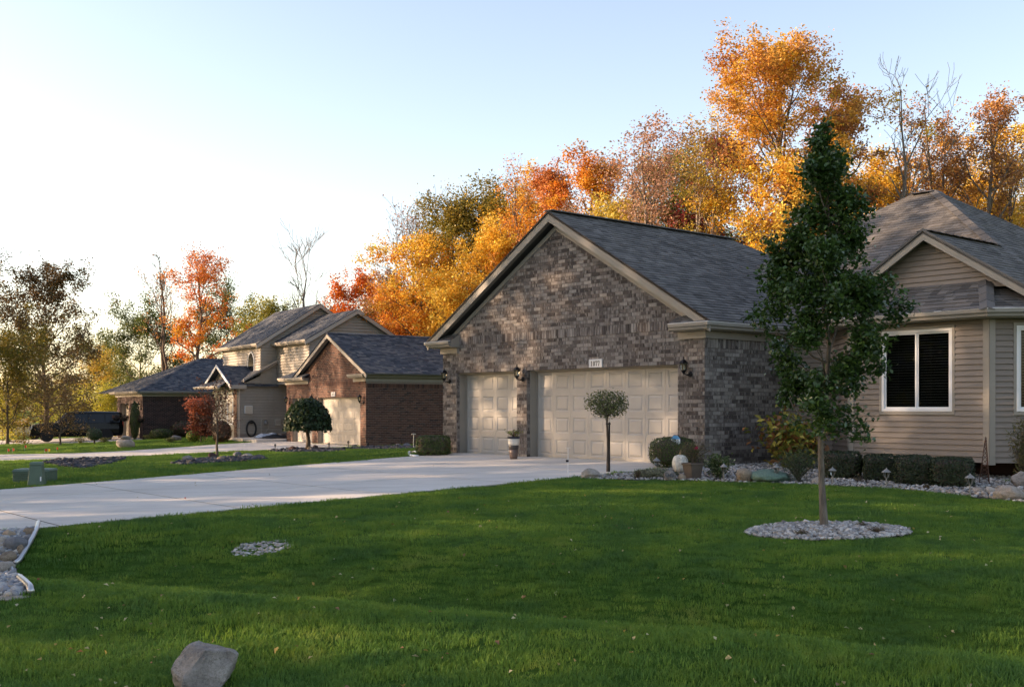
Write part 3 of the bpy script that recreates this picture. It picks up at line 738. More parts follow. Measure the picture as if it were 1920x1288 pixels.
# gable wall
FG = Fr((gC, 2.2, 0), (1, 0, 0), (0, 0, 1))
gp = [(-1.75, 3.45), (1.75, 3.45), (0.0, gZ - .06)]
MB().prism(FG, gp, -.1, 0).build('gable_wall', MAT['siding'], house)
siding(planks, FG, gp, 3.45, gZ - .05)
planks.build('plank', MAT['siding'], house, 300)
rake(house, gC, 2.62, gZ - .02, gP, gB, .17, .03, MAT['trim'])
rake(house, gC, 2.62, gZ + .03, gP, gB - .02, .05, .02, MAT['shingle'], 'drip_edge')
for s in (-1, 1):
    fr = Fr((gC, 2.2, gZ - .07), (s * 1.0, 0, -gP), (0, -1, 0)); L = 2.62 * math.hypot(1, gP)
    MB().prism(fr, [(0, 0), (L, 0), (L, .3), (0, .3)], -.012, 0).build('soffit_board', MAT['trim'], house)
gp2 = [(sk[0][0] + .05, sk[0][1] + .10), (sk[1][0] + .05, sk[1][1] + .125), (sk[2][0] - .05, sk[2][1] + .125), (sk[3][0] - .05, sk[3][1] + .10)]
gutter(house, gp2, gz0 + .01, MAT['trim'], MAT['guttersheen']); 
MB().sweep(gp2, [(-.34, gz0 - .135), (-.003, gz0 - .135), (-.003, gz0 - .01), (-.34, gz0 - .01)]).build('soffit', MAT['trim'], house)
MB().box(7.0, 11.8, 2.9, 9.0, -.3, .2).build('foundation', MAT['darkbrick'], house)
MB().box(5.5, 11.9, 2.92, 13.0, .2, 2.9).build('inner_wall', MAT['dark'], house)
flr = MB(); flr.add([(7.3, 2.9, zb + .004), (7.99, 1.72, zb + .004), (10.76, 1.72, zb + .004), (11.5, 2.9, zb + .004)] + [(7.3, 2.9, zb + .06), (7.99, 1.72, zb + .06), (10.76, 1.72, zb + .06), (11.5, 2.9, zb + .06)], [(3, 2, 1, 0), (4, 5, 6, 7), (0, 1, 5, 4), (1, 2, 6, 5), (2, 3, 7, 6), (3, 0, 4, 7)])
flr.build('bay_floor', MAT['soil'], house)

def window(root, fr, u0, u1, t0, t1, sashes=2, blinds=True, mat=None, casing=None, slat=.052, room=.45):
    mat = mat or MAT['white']
    w = MB()
    fw = .055
    for q in ([(u0, t0), (u1, t0), (u1, t0 + fw), (u0, t0 + fw)], [(u0, t1 - fw), (u1, t1 - fw), (u1, t1), (u0, t1)], [(u0, t0 + fw), (u0 + fw, t0 + fw), (u0 + fw, t1 - fw), (u0, t1 - fw)], [(u1 - fw, t0 + fw), (u1, t0 + fw), (u1, t1 - fw), (u1 - fw, t1 - fw)]): w.prism(fr, q, -.05, .03)
    win = w.build('window', mat, root, bevel=.006)
    if casing:
        c = MB(); e = .05
        for q in ([(u0 - e, t0 - e - .01), (u1 + e, t0 - e - .01), (u1 + e, t0 - .001), (u0 - e, t0 - .001)], [(u0 - e, t1 + .001), (u1 + e, t1 + .001), (u1 + e, t1 + e), (u0 - e, t1 + e)], [(u0 - e, t0), (u0 - .001, t0), (u0 - .001, t1), (u0 - e, t1)], [(u1 + .001, t0), (u1 + e, t0), (u1 + e, t1), (u1 + .001, t1)]): c.prism(fr, q, -.01, .028)
        c.build('casing', casing, win)
    iu0, iu1, it0, it1 = u0 + fw, u1 - fw, t0 + fw, t1 - fw
    sw = (iu1 - iu0) / sashes
    for k in range(sashes):
        a0, a1 = iu0 + k * sw, iu0 + (k + 1) * sw; d = .002 if k % 2 == 0 else -.016
        s = MB(); e = .03
        for q in ([(a0, it0), (a1, it0), (a1, it0 + e), (a0, it0 + e)], [(a0, it1 - e), (a1, it1 - e), (a1, it1), (a0, it1)], [(a0, it0 + e), (a0 + e, it0 + e), (a0 + e, it1 - e), (a0, it1 - e)], [(a1 - e, it0 + e), (a1, it0 + e), (a1, it1 - e), (a1 - e, it1 - e)]): s.prism(fr, q, d - .03, d)
        s.build('sash', mat, win)
        MB().prism(fr, [(a0 + e, it0 + e), (a1 - e, it0 + e), (a1 - e, it1 - e), (a0 + e, it1 - e)], d - .018, d - .014).build('pane', MAT['glass'], win)
        if blinds:
            me = None; n = int((it1 - it0 - .08) / slat)
            f2 = Fr((0, 0, 0), fr.ex, (fr.ey * .42 - fr.en * .9)); 
            for j in range(n):
                if me is None:
                    me = MB().prism(f2, [(0, 0), (a1 - a0 - 2 * e - .01, 0), (a1 - a0 - 2 * e - .01, .036), (0, .036)], -.0015, .0015).mesh('slat'); me.materials.append(MAT['blind'])
                o = bpy.data.objects.new('slat', me); COL.objects.link(o); o.parent = win; o.location = fr.pt(a0 + e + .005, it0 + e + .02 + j * slat, -.06)
            MB().box(0, .003, 0, .003, 0, it1 - it0 - .1).build('blind_cord', MAT['blind'], win).location = fr.pt(a0 + e + (a1 - a0) * .35, it0 + e + .02, -.05)
    return win
w1 = window(house, frames[1][0], W1[0], W1[1], W1[2], W1[3], 2, True, MAT['white'], MAT['trim'])
w1['label'] = 'two-pane white window with blinds in the bay front'
w2 = window(house, frames[2][0], .47, frames[2][1] - .25, W1[2], W1[3], 1, True, MAT['white'], MAT['trim'])

# ------------------------------------------------------------------ trees
def unit(v): return v / (np.linalg.norm(v) + 1e-9)
def branch(rng, p, d, L, r, lev, maxlev, polys, anch, up=.12, wob=.18, kids=(4, 6), ang=(.45, .95), shrink=(.45, .68), taper=.25, nseg=4, minr=.004):
    pts = [p.copy()]; q = p.copy(); dd = d.copy()
    for i in range(nseg):
        dd = unit(dd + rng.normal(0, wob, 3) + np.array((0, 0, up)))
        q = q + dd * (L / nseg); pts.append(q.copy())
    rad = np.linspace(r, max(r * taper, minr), nseg + 1); polys.append((pts, rad, lev))
    if lev >= maxlev - 1:
        for i in range(1, nseg + 1): anch.append((pts[i], .5 + .5 * i / nseg))
    if lev < maxlev:
        for k in range(rng.integers(kids[0], kids[1] + 1)):
            t = rng.uniform(.3, 1.0) * nseg; i = min(int(t), nseg - 1); f = t - i
            s = pts[i] * (1 - f) + pts[i + 1] * f; tg = unit(pts[i + 1] - pts[i])
            ax = unit(np.cross(tg, rng.normal(0, 1, 3))); an = rng.uniform(*ang)
            nd = tg * math.cos(an) + ax * math.sin(an)
            branch(rng, s, nd, L * rng.uniform(*shrink), max(minr, rad[i] * .6), lev + 1, maxlev, polys, anch, up, wob, kids, ang, shrink, taper, max(3, nseg - 1), minr)
def env(shape, t):
    if shape == 'oval': return max(.12, math.sin(math.pi * min(1, max(0, .08 + .9 * t))) ** .75)
    if shape == 'cone': return max(.08, (1 - t) ** .8 * min(1, .45 + 3 * t))
    if shape == 'pear': return max(.07, min(1, .62 + 1.6 * t) * (1 - max(0, t - .2) / .8) ** 1.0)
    if shape == 'vase': return max(.15, min(1, .35 + .9 * t) * (1 - max(0, t - .75) * 2.4))
    return 1.0
def leaves_mesh(name, rng, pts, size, cols, flat=.5, fold=.25, aspect=.62, droop=0.0):
    n = len(pts); nrm = rng.normal(0, 1, (n, 3)); nrm[:, 2] = np.abs(nrm[:, 2]) + flat; nrm /= np.linalg.norm(nrm, axis=1)[:, None]
    t = rng.normal(0, 1, (n, 3)); t[:, 2] -= droop; t -= nrm * (t * nrm).sum(1)[:, None]; t /= np.linalg.norm(t, axis=1)[:, None]
    b = np.cross(nrm, t); s = (size * rng.uniform(.65, 1.25, n))[:, None]
    v = np.empty((n, 4, 3)); v[:, 0] = pts - t * s * .5; v[:, 2] = pts + t * s * .5
    v[:, 1] = pts + b * s * aspect * .5 + nrm * s * fold * .5 - t * s * .06; v[:, 3] = pts - b * s * aspect * .5 + nrm * s * fold * .5 - t * s * .06
    k = np.arange(n)[:, None] * 4
    f = np.concatenate([k + np.array([[0, 1, 2]]), k + np.array([[0, 2, 3]])], 1).reshape(-1, 3)
    return mesh_np(name, v.reshape(-1, 3), f, np.repeat(cols, 2, axis=0))
def wood_mesh(polys, sides=(8, 6, 4, 3, 3)):
    V = []; Fq = []; n0 = 0
    for pts, rad, lev in polys:
        n = sides[min(lev, len(sides) - 1)]; pts = np.array(pts); m = len(pts)
        tg = np.gradient(pts, axis=0); tg /= np.linalg.norm(tg, axis=1)[:, None] + 1e-9
        ref = np.array((1.0, .2, .1)) if abs(tg[0][0]) < .8 else np.array((0, 1.0, .1))
        e1 = np.cross(tg, ref); e1 /= np.linalg.norm(e1, axis=1)[:, None] + 1e-9; e2 = np.cross(tg, e1)
        an = np.arange(n) * 2 * math.pi / n
        ring = pts[:, None, :] + np.asarray(rad)[:, None, None] * (np.cos(an)[None, :, None] * e1[:, None, :] + np.sin(an)[None, :, None] * e2[:, None, :])
        V.append(ring.reshape(-1, 3))
        i = np.arange(m - 1)[:, None] * n; k = np.arange(n)[None, :]; k2 = (k + 1) % n
        Fq.append((np.stack([i + k, i + k2, i + n + k2, i + n + k], -1) + n0).reshape(-1, 4)); n0 += m * n
    return mesh_np('trunk', np.concatenate(V), np.concatenate(Fq), smooth=True)
def pick(rng, pal, n):
    c = np.array([p[0] for p in pal], float); w = np.array([p[1] for p in pal], float); w /= w.sum()
    return c[rng.choice(len(c), n, p=w)]
def tree(name, label, base, Ht, R, cb, seed, pal, nleaf, leaf=.16, shape='oval', limbs=22, lev=3, sig=.15, bark='bark', tr=None, group=None, cat='tree',
         lean=(0, 0), pal_top=None, mat='leaf', up=.09, el=(14, 66), multi=1, kids=(3, 5), crown_name='crown', shrink=(.45, .68), trunk_top=.90, clump=.5, flat=.5, wob=.18, limb_scale=1.22, dens_top=1.0, minr=.004):
    rng = np.random.default_rng(seed); polys = []; anch = []
    tr = tr or Ht * .016
    for m in range(multi):
        la = rng.uniform(0, 2 * math.pi); sp = 0 if multi == 1 else R * .35
        top = np.array((lean[0] + math.cos(la + m * 2.4) * sp, lean[1] + math.sin(la + m * 2.4) * sp, Ht * trunk_top * (1 if m == 0 else rng.uniform(.78, .95))))
        n = 9; pts = [np.array((0, 0, -.15))]
        for i in range(1, n + 1):
            f = i / n; w = np.array((rng.normal(0, 1), rng.normal(0, 1), 0)) * Ht * .006
            pts.append(top * np.array((f ** 1.3, f ** 1.3, f)) + w)
        rad = tr * (1 - np.linspace(0, 1, n + 1) * .93) * (1 if m == 0 else .75); rad[0] *= 1.35
        polys.append((pts, rad, 0))
        nl = limbs // multi
        for k in range(nl):
            t = (k + rng.uniform(0, 1)) / nl; z = (cb + (1 - cb) * t * .97) * trunk_top
            i = min(int(z / trunk_top * n), n - 1); f = z / trunk_top * n - i; p = pts[i] * (1 - f) + pts[i + 1] * f
            az = k * 2.39996 + m + rng.normal(0, .35); e = math.radians(el[0] + (el[1] - el[0]) * t + rng.normal(0, 7))
            d = np.array((math.cos(az) * math.cos(e), math.sin(az) * math.cos(e), math.sin(e)))
            L = R * env(shape, t) * rng.uniform(.75, 1.12) * limb_scale / max(.55, math.cos(e)) * (.8 if multi > 1 else 1)
            n_a = len(anch); branch(rng, p, d, L, max(.012, minr * 1.6, rad[i] * .5), 1, lev, polys, anch, up, wob, kids, shrink=shrink, minr=minr)
            wt = (L / (R * limb_scale)) ** 1.3
            for q_ in range(n_a, len(anch)): anch[q_] = (anch[q_][0], anch[q_][1] * wt)
    root = empty(name, base, 0, label, cat, group)
    obj('trunk', wood_mesh([p for p in polys if p[2] < 3 or nleaf < 6500]), MAT[bark], root)
    if nleaf:
        A = np.array([a[0] for a in anch]); W = np.array([a[1] for a in anch])
        zt = np.clip((A[:, 2] / Ht - cb) / (1 - cb), 0, 1); W = W * (1 + (dens_top - 1) * zt); W /= W.sum()
        W = W * rng.gamma(1.2, 1, len(W)); W /= W.sum()
        idx = rng.choice(len(A), nleaf, p=W); pts = A[idx] + rng.normal(0, sig, (nleaf, 3)) * np.array((1, 1, .8))
        cl = pick(rng, pal, len(A))
        if pal_top is not None:
            ct = pick(rng, pal_top, len(A)); g = np.clip((zt - .35) * 1.8 + rng.normal(0, .22, len(A)), 0, 1)[:, None]; cl = np.where(rng.random((len(A), 1)) < g, ct, cl)
        own = pick(rng, pal, nleaf) if pal_top is None else cl[idx]
        c = cl[idx] * clump + own * (1 - clump); c = c * np.exp(rng.normal(0, .16, (nleaf, 1)))
        obj(crown_name, leaves_mesh(crown_name, rng, pts, leaf, np.clip(c, 0, .9), flat), MAT[mat], root)
    return root

GOLD = [((.78, .47, .06), 3), ((.8, .56, .10), 3), ((.7, .36, .05), 2), ((.55, .42, .09), 1)]
ORANGE = [((.68, .28, .04), 3), ((.66, .34, .05), 2), ((.6, .2, .04), 2), ((.48, .26, .07), 1)]
RUST = [((.46, .22, .08), 3), ((.36, .17, .08), 2), ((.56, .28, .08), 2), ((.28, .14, .08), 1)]
RED = [((.36, .055, .04), 3), ((.28, .05, .045), 2), ((.42, .11, .05), 2), ((.25, .09, .05), 1)]
OLIVE = [((.2, .17, .03), 3), ((.27, .2, .035), 2), ((.14, .14, .03), 2), ((.36, .23, .04), 1)]
GREEN = [((.085, .115, .03), 3), ((.12, .14, .035), 2), ((.06, .09, .025), 2), ((.22, .2, .05), 1)]
YGREEN = [((.28, .26, .05), 3), ((.38, .32, .06), 2), ((.18, .19, .04), 2)]
PINK = [((.42, .24, .16), 3), ((.5, .3, .17), 2), ((.36, .2, .14), 2)]
YEL = [((.62, .46, .08), 3), ((.55, .42, .09), 2), ((.4, .36, .08), 1)]
FG = 'trees of the autumn wood behind the houses'
def ft(px, top, hw, Y, pal, n, label, name='maple_tree', seed=None, cb=.28, zg=None, **kw):
    """a wood tree: photo column, top row, half width in photo pixels, distance"""
    X = (px - 960) / F * Y; zb_ = h1(X, Y) if zg is None else zg
    Ht = ZC + (HZ - top) / F * Y - zb_; R = hw / F * Y
    kw.setdefault('group', FG)
    return tree(name, label, (X, Y, zb_), Ht, R, cb, seed if seed is not None else int(px * 7 + top), pal, int(n * 1.85), leaf=kw.pop('leaf', .135 * (Y / 50) ** .5), **kw)

# the wood behind, from the right edge to the left
ft(1478, 58, 88, 44, GOLD, 30000, 'tallest golden orange maple, rising behind the dark green lawn tree', cb=.2, limbs=44, shape='oval', trunk_top=.92, pal_top=[((.62, .33, .07), 3), ((.48, .22, .07), 2), ((.7, .4, .07), 2)], sig=0.19, lean=(-.4, 0))
ft(1572, 110, 50, 46, RUST, 7500, 'rusty brown tree just right of the tallest maple', cb=.4, limbs=22, sig=0.16, bark='greybark')
ft(1650, 290, 75, 49, GOLD, 11000, 'short golden tree behind the hip roof, left of the bare forked tree', cb=.15, sig=0.19)
ft(1700, 100, 60, 44, RUST, 0, 'bare forked grey tree above the hip roof peak', 'bare_tree', cb=.42, limbs=16, lev=3, multi=2, bark='greybark', up=.2, el=(40, 75), kids=(3, 5), tr=.2, shape='vase', minr=.009, limb_scale=1.5)
ft(1745, 130, 70, 47, RUST, 2600, 'thin tree with sparse brown leaves right of the bare forked tree', cb=.3, limbs=22, lev=3, bark='greybark', up=.2, el=(35, 72), dens_top=.5, multi=2, pal_top=RUST)
ft(1765, 225, 66, 50, [((.5, .26, .06), 3), ((.42, .2, .06), 2), ((.58, .36, .06), 1)], 7500, 'amber tree rising right behind the hip roof peak', cb=.2, sig=0.18)
ft(1858, 150, 62, 46, RUST, 5200, 'tall bronze tree near the right edge of the wood', cb=.25, limbs=26, bark='greybark', up=.18, pal_top=RUST)
ft(1900, 185, 56, 49, GOLD, 4200, 'thin golden tree at the right edge of the picture', cb=.2, limbs=24, lev=3, up=.2, dens_top=.6)
ft(1830, 300, 85, 53, GOLD, 11000, 'low golden tree behind the right slope of the hip roof', cb=.1, sig=0.20)
ft(1945, 330, 70, 52, YEL, 9000, 'low yellow tree at the right edge behind the roof', cb=.1)
ft(1352, 225, 68, 50, RED, 13000, 'dark red maple left of the tallest golden maple', cb=.12, sig=0.17, pal_top=[((.38, .12, .09), 2), ((.3, .06, .05), 2)])
ft(1325, 165, 62, 46, YEL, 4200, 'tall pale yellow tree with thin open top and light trunk', cb=.3, limbs=24, lev=3, bark='palebark', up=.2, el=(35, 72), multi=2, sig=.2, pal_top=[((.5, .34, .16), 2), ((.42, .3, .1), 2)])
ft(1262, 250, 62, 53, YGREEN, 13000, 'yellow green tree between the red maple and the thin pink tree', cb=.15, sig=0.19)
ft(1290, 330, 66, 57, GREEN, 9000, 'low green tree glimpsed behind the red maple', cb=.05, sig=.3)
ft(1205, 162, 78, 46, PINK, 4200, 'tall thin tree with sparse pinkish leaves above the garage ridge', cb=.34, limbs=26, lev=3, bark='greybark', up=.2, el=(38, 72), multi=3, sig=.17)
ft(1165, 345, 60, 50, YEL, 9000, 'low yellow tree under the thin pinkish tree', cb=.1, sig=0.18)
ft(1112, 262, 62, 52, ORANGE, 13500, 'broad orange tree turning olive, just right of the gable peak', cb=.12, sig=0.18, pal=None) if False else ft(1112, 262, 62, 52, [((.5, .24, .04), 3), ((.34, .22, .04), 2), ((.56, .2, .03), 2)], 13500, 'broad orange tree turning olive, just right of the gable peak', cb=.12, sig=0.18, pal_top=ORANGE)
ft(1042, 285, 52, 54, ORANGE, 9500, 'orange pink tree directly behind the gable peak', cb=.15, sig=0.16, lev=3, kids=(3, 5), pal_top=[((.55, .24, .1), 2), ((.5, .18, .06), 2)])
ft(968, 292, 55, 57, ORANGE, 3000, 'tree with bare twiggy top over the left rake of the gable', cb=.3, lev=3, limbs=22, up=.2, el=(35, 72), dens_top=.15, bark='greybark')
ft(985, 350, 72, 60, GOLD, 13500, 'golden tree filling the gap left of the gable peak', cb=.08, sig=0.19)
ft(922, 335, 58, 62, OLIVE, 11000, 'olive gold oak standing left of the gable roof', cb=.15, sig=.3)
ft(848, 358, 62, 62, OLIVE, 12500, 'dark olive oak with a rounded top, leftmost tall tree of the wood', cb=.2, sig=0.23, kids=(4, 5))
ft(925, 440, 66, 57, GOLD, 12000, 'low golden tree over the left rake of the gable', cb=.05, sig=0.19)
ft(790, 450, 58, 60, ORANGE, 10500, 'orange tree in front of the olive oak', cb=.15, sig=0.19, pal_top=GOLD)
ft(775, 388, 52, 66, PINK, 500, 'bare twiggy tree poking out left of the olive oak', 'bare_tree', cb=.3, lev=3, limbs=22, up=.18, el=(35, 70), bark='greybark', kids=(4, 5), minr=.01)
ft(850, 545, 60, 56, GOLD, 9000, 'low golden tree behind the pale upper storey', cb=.02, sig=0.20)
ft(738, 505, 34, 66, PINK, 2600, 'thin pinkish tree right of the small orange maple', cb=.2, lev=3, limbs=20, up=.2, el=(35, 70), bark='palebark')
ft(760, 560, 45, 64, ORANGE, 6500, 'low orange tree behind the red brick garage', cb=.02, sig=0.20)
ft(684, 520, 44, 68, [((.66, .2, .03), 3), ((.6, .14, .03), 2), ((.64, .3, .05), 1)], 10500, 'small bright orange maple over the beige gable', cb=.05, sig=0.19, )
ft(625, 555, 34, 82, [((.42, .2, .15), 2), ((.36, .22, .17), 1)], 1800, 'small pale pink tree behind the two-storey roof', cb=.1, lev=3, limbs=18)
ft(576, 455, 40, 84, PINK, 0, 'bare grey tree standing alone above the two-storey roof', 'bare_tree', cb=.35, lev=3, limbs=15, multi=2, up=.2, el=(40, 75), bark='greybark', kids=(3, 4), shape='vase', tr=.26, minr=.016, limb_scale=1.7)
LG = 'trees beyond the neighbouring houses'
ft(500, 575, 46, 92, YGREEN, 8000, 'yellow green tree left of the two-storey roof', cb=.1, sig=0.24, group=LG)
ft(425, 568, 46, 98, GREEN, 8500, 'green tree right of the orange red maple', cb=.1, sig=0.26, group=LG)
ft(372, 452, 46, 84, [((.66, .24, .03), 3), ((.62, .32, .04), 2), ((.58, .15, .03), 2)], 7500, 'orange maple with a thin red top behind the dark hip roof', cb=.16, sig=0.19, limbs=28, pal_top=[((.55, .17, .05), 3), ((.6, .24, .06), 2)], dens_top=.12, group=LG)
ft(310, 452, 32, 88, RUST, 350, 'tall bare tree left of the orange red maple', 'bare_tree', cb=.35, lev=3, limbs=16, multi=2, up=.22, el=(42, 75), bark='bark', kids=(3, 4), group=LG, minr=.014, limb_scale=1.5)
ft(262, 602, 48, 100, GREEN, 9500, 'pale green tree behind the dark brick house', cb=.08, sig=0.29, group=LG)
ft(168, 655, 32, 128, GREEN, 5000, 'small distant green tree right of the dark leaning tree', cb=.1, sig=0.29, group=LG)
ft(186, 690, 36, 120, [((.5, .36, .05), 2), ((.55, .26, .05), 1), ((.3, .28, .06), 1)], 5000, 'low golden tree above the far brown roof', cb=.02, sig=0.29, group=LG)
ft(216, 705, 36, 124, YGREEN, 4000, 'low yellow green tree beside the dark brick house', cb=.02, sig=0.29, group=LG)
ft(84, 545, 80, 74, [((.15, .115, .03), 3), ((.12, .095, .03), 2), ((.2, .13, .04), 2), ((.24, .2, .04), 1)], 14500, 'tall dark open tree at the left, above the black car', cb=.16, sig=.2, limbs=34, el=(2, 64), leaf=.17, tr=.2, group=LG, pal_top=[((.16, .1, .045), 2), ((.13, .095, .04), 2)])
ft(14, 655, 50, 66, OLIVE, 6000, 'olive tree at the left edge of the picture', cb=.05, sig=0.24, group=LG)
# understorey that closes the wood
UG = 'undergrowth thickets along the edge of the wood'
for i, (px, top, hw, Y, pal) in enumerate([(1900, 420, 110, 56, GOLD), (1780, 400, 110, 57, GOLD), (1640, 420, 110, 58, GOLD), (1540, 400, 100, 56, GOLD), (1430, 420, 90, 57, RED), (1340, 420, 90, 60, YGREEN), (1250, 440, 80, 58, RUST), (1160, 440, 80, 57, GOLD), (1080, 420, 80, 60, ORANGE), (1000, 470, 80, 62, GOLD), (900, 560, 80, 62, GOLD), (820, 600, 70, 64, ORANGE), (730, 610, 50, 72, GOLD), (640, 640, 50, 90, PINK)]):
    ft(px, top, hw, Y, pal, 5500, ['golden', 'golden', 'amber', 'deep gold', 'dark red', 'yellow green', 'rusty', 'yellow', 'orange', 'gold', 'golden', 'orange', 'golden', 'pink'][i] + ' thicket ' + ['at the far right behind the hip roof', 'behind the right half of the hip roof', 'behind the left slope of the hip roof', 'below the tallest maple', 'behind the far end of the garage roof', 'under the pale yellow tree', 'under the thin pinkish tree', 'above the middle of the garage ridge', 'right behind the gable peak', 'left behind the gable peak', 'beside the left rake of the gable', 'behind the pale upper storey', 'behind the red brick garage roof', 'behind the beige gable'][i], 'thicket', cb=.0, sig=0.29, limbs=16, group=UG, cat='thicket')
FB = 'bushes beyond the black car'
YB = [((.6, .5, .06), 3), ((.5, .46, .07), 2), ((.34, .36, .06), 2)]
for px, top, hw, Y, lb in ((165, 757, 20, 84, 'bright yellow bush right behind the black car roof'), (205, 752, 20, 82, 'bright yellow bush beside the dark brick garage'), (110, 745, 30, 90, 'yellow green bush behind the bonnet of the black car'), (45, 720, 40, 80, 'tall yellow green bush at the left edge'), (5, 745, 30, 78, 'yellow green bush cut by the left edge'), (80, 770, 26, 95, 'low olive bush behind the white car')):
    ft(px, top, hw, Y, YB if px != 80 else OLIVE, 3800, lb, 'bush', cb=.0, sig=.3, limbs=14, leaf=.13, group=FB, cat='bush')

# trees outside the picture on the sunny side: they shade the lawn and the house
SG = 'shade trees beyond the left edge of the picture'
WHERE = ['closest to the street', 'second from the street', 'third from the street', 'fourth from the street', 'fifth from the street', 'sixth from the street', 'seventh from the street', 'eighth from the street', 'ninth from the street', 'tenth from the street', 'eleventh from the street', 'twelfth from the street', 'thirteenth from the street', 'fourteenth from the street', 'fifteenth from the street', 'sixteenth from the street', 'seventeenth from the street']
for i, (x, y, hh, r, cbs, nl) in enumerate([(-24, -3, 15, 5, .15, 11000), (-43, 9, 21, 5.5, .08, 14000), (-44, 19, 22, 5.5, .08, 14000), (-45, 30, 22, 5.5, .08, 14000), (-47, 2, 19, 5.5, .05, 12000), (-31, 5, 18, 5.0, .12, 14000), (-25, 11, 15, 4.4, .16, 12000), (-33, 15.5, 18.5, 5.0, .1, 14000), (-27, 20, 16.5, 4.6, .14, 13000), (-36, 24, 19.5, 5.0, .1, 14000), (-28, 28.5, 17, 4.4, .14, 13000), (-35, 33.5, 19, 4.8, .1, 14000), (-30, 38, 16, 3.8, .16, 11000), (-44, 46, 19, 4.4, .1, 11000), (-40, 53, 16, 4.2, .12, 10000), (-46, 60, 18, 4.4, .1, 10000), (-44, 68, 15, 4.2, .12, 9000)]):
    tree('shade_tree', 'broad green tree outside the left edge of the picture, ' + WHERE[i], (x, y, h1(x, y)), hh, r, cbs, 900 + i, GREEN, int(nl * .62), leaf=.42, sig=0.26, group=SG, limbs=26, lev=2, kids=(4, 6))

# ------------------------------------------------------------------ the red brick neighbour (garage, sided upper storey, front wing)
R2 = math.atan2(-.835, .55)
hn = empty('two_storey_house', (N0[0], N0[1], ZN), R2, 'beige two-storey house with a red brick garage in front', 'house')
hn.matrix_basis = Matrix.Translation((N0[0], N0[1], ZN)) @ Matrix.Rotation(R2, 4, 'Z')
rb = Pieces(hn); rs = Pieces(hn); rpl = Pieces(hn)
ch = 2.135 / 28
GL = -9.0; E2 = 3.05
gc2, gh2 = -3.45, 3.72; pk2 = .47
fpoly = [(GL, 0), (0, 0), (0, E2), (GL, E2)]
hol = [(-5.15, -.55, -1, 2.135), (-8.25, -5.8, -1, 2.135)]
def ga(a): return E2 + .05 + pk2 * (gh2 - abs(a - gc2))
gpoly = [(gc2 - gh2 + .35, E2), (0, E2), (0, ga(0)), (gc2, ga(gc2) - .02), (gc2 - gh2 + .35, ga(gc2 - gh2 + .35))]
m = MB()
for q in ([(GL, 0), (-8.25, 0), (-8.25, 2.135), (GL, 2.135)], [(-5.8, 0), (-5.15, 0), (-5.15, 2.135), (-5.8, 2.135)], [(-.55, 0), (0, 0), (0, 2.135), (-.55, 2.135)], [(GL, 2.135), (0, 2.135), (0, E2), (GL, E2)], gpoly): m.prism(FF, q, -.11, 0)
m.prism(Fr((0, .112, 0), (0, 1, 0), (0, 0, 1)), [(0, -.3), (10, -.3), (10, E2), (0, E2)], -.11, 0)
m.build('wall', MAT['redmortar'], hn)
sol2 = 35 * ch
rows(rb, FF, fpoly, 0, sol2, ch, .23, .012, hol, d1=.01, jit=.002)
rows(rb, FF, fpoly, sol2, sol2 + .2, .2, ch, .012, d1=.02, jit=.001)
rows(rb, FF, fpoly, sol2 + .2, E2, ch, .23, .012, d1=.01, jit=.002)
rows(rb, FF, gpoly, E2, ga(gc2), ch, .23, .012, d1=.01, jit=.002)
fs2 = Fr((0, 0, 0), (0, 1, 0), (0, 0, 1))
rows(rb, fs2, [(-.01, 0), (9, 0), (9, 2.75), (-.01, 2.75)], 0, 33 * ch, ch, .23, .012, d1=.01, jit=.002, u0=.115)
rows(rb, fs2, [(-.01, 0), (9, 0), (9, 2.95), (-.01, 2.95)], 33 * ch, 33 * ch + .2, .2, ch, .012, d1=.016, jit=.001)
rb.build('brick', MAT['redbrick'], hn, 300, 'brick_field')
garage_door(hn, -5.15, -.55, 2.135, 8, .22, MAT['door2'], MAT['trim'], label='double almond garage door right of the umbrella tree', jamb=.12)
garage_door(hn, -8.25, -5.8, 2.135, 4, .22, MAT['door2'], MAT['trim'], label='single almond garage door behind the umbrella tree', jamb=.12)
MB().box(GL, -.12, .29, .4, 0, 3).build('inner_wall', MAT['dark'], hn)
MB().box(GL, 0, -.02, .9, -.4, -.004).build('foundation', MAT['concrete'], hn)
zr2 = ga(gc2) + .2; hw2 = gh2 + .35; zf2 = zr2 - pk2 * hw2
roof_plane(hn, rs, [(gc2 + hw2, -.3, zf2), (gc2 + hw2, 10, zf2), (gc2, 10, zr2), (gc2, -.3, zr2)], MAT['shingle2'])
roof_plane(hn, rs, [(gc2 - hw2, 10, zf2), (gc2 - hw2, -.3, zf2), (gc2, -.3, zr2), (gc2, 10, zr2)], MAT['shingle2'], tiles=False)
hipcap((gc2, -.3, zr2), (gc2, 9.9, zr2), hn, MAT['shingle2'], 20, .14)
rake(hn, gc2, hw2 - .02, zr2 - .02, pk2, -.3, .19, .03, MAT['trim2'])
rake(hn, gc2, hw2 - .02, zr2 + .02, pk2, -.32, .045, .02, MAT['shingle2'], 'drip_edge')
for s in (-1, 1):
    fr = Fr((gc2, 0, zr2 - .07), (s * 1.0, 0, -pk2), (0, -1, 0)); L = (hw2 - .02) * math.hypot(1, pk2)
    MB().prism(fr, [(0, 0), (L, 0), (L, .3), (0, .3)], -.012, 0).build('soffit_board', MAT['trim'], hn)
p2R = [(-1.2, -.24), (.24, -.24), (.24, 9.5)]
gutter(hn, p2R, E2 + .05, MAT['trim'], MAT['trim']); cornice(hn, p2R, E2 + .05, .235, MAT['trim'])
p2L = [(GL - .24, 6), (GL - .24, -.24), (-6.2, -.24)]
gutter(hn, p2L, E2 + .05, MAT['trim2'], MAT['trim2']); cornice(hn, p2L, E2 + .05, .235, MAT['trim'])
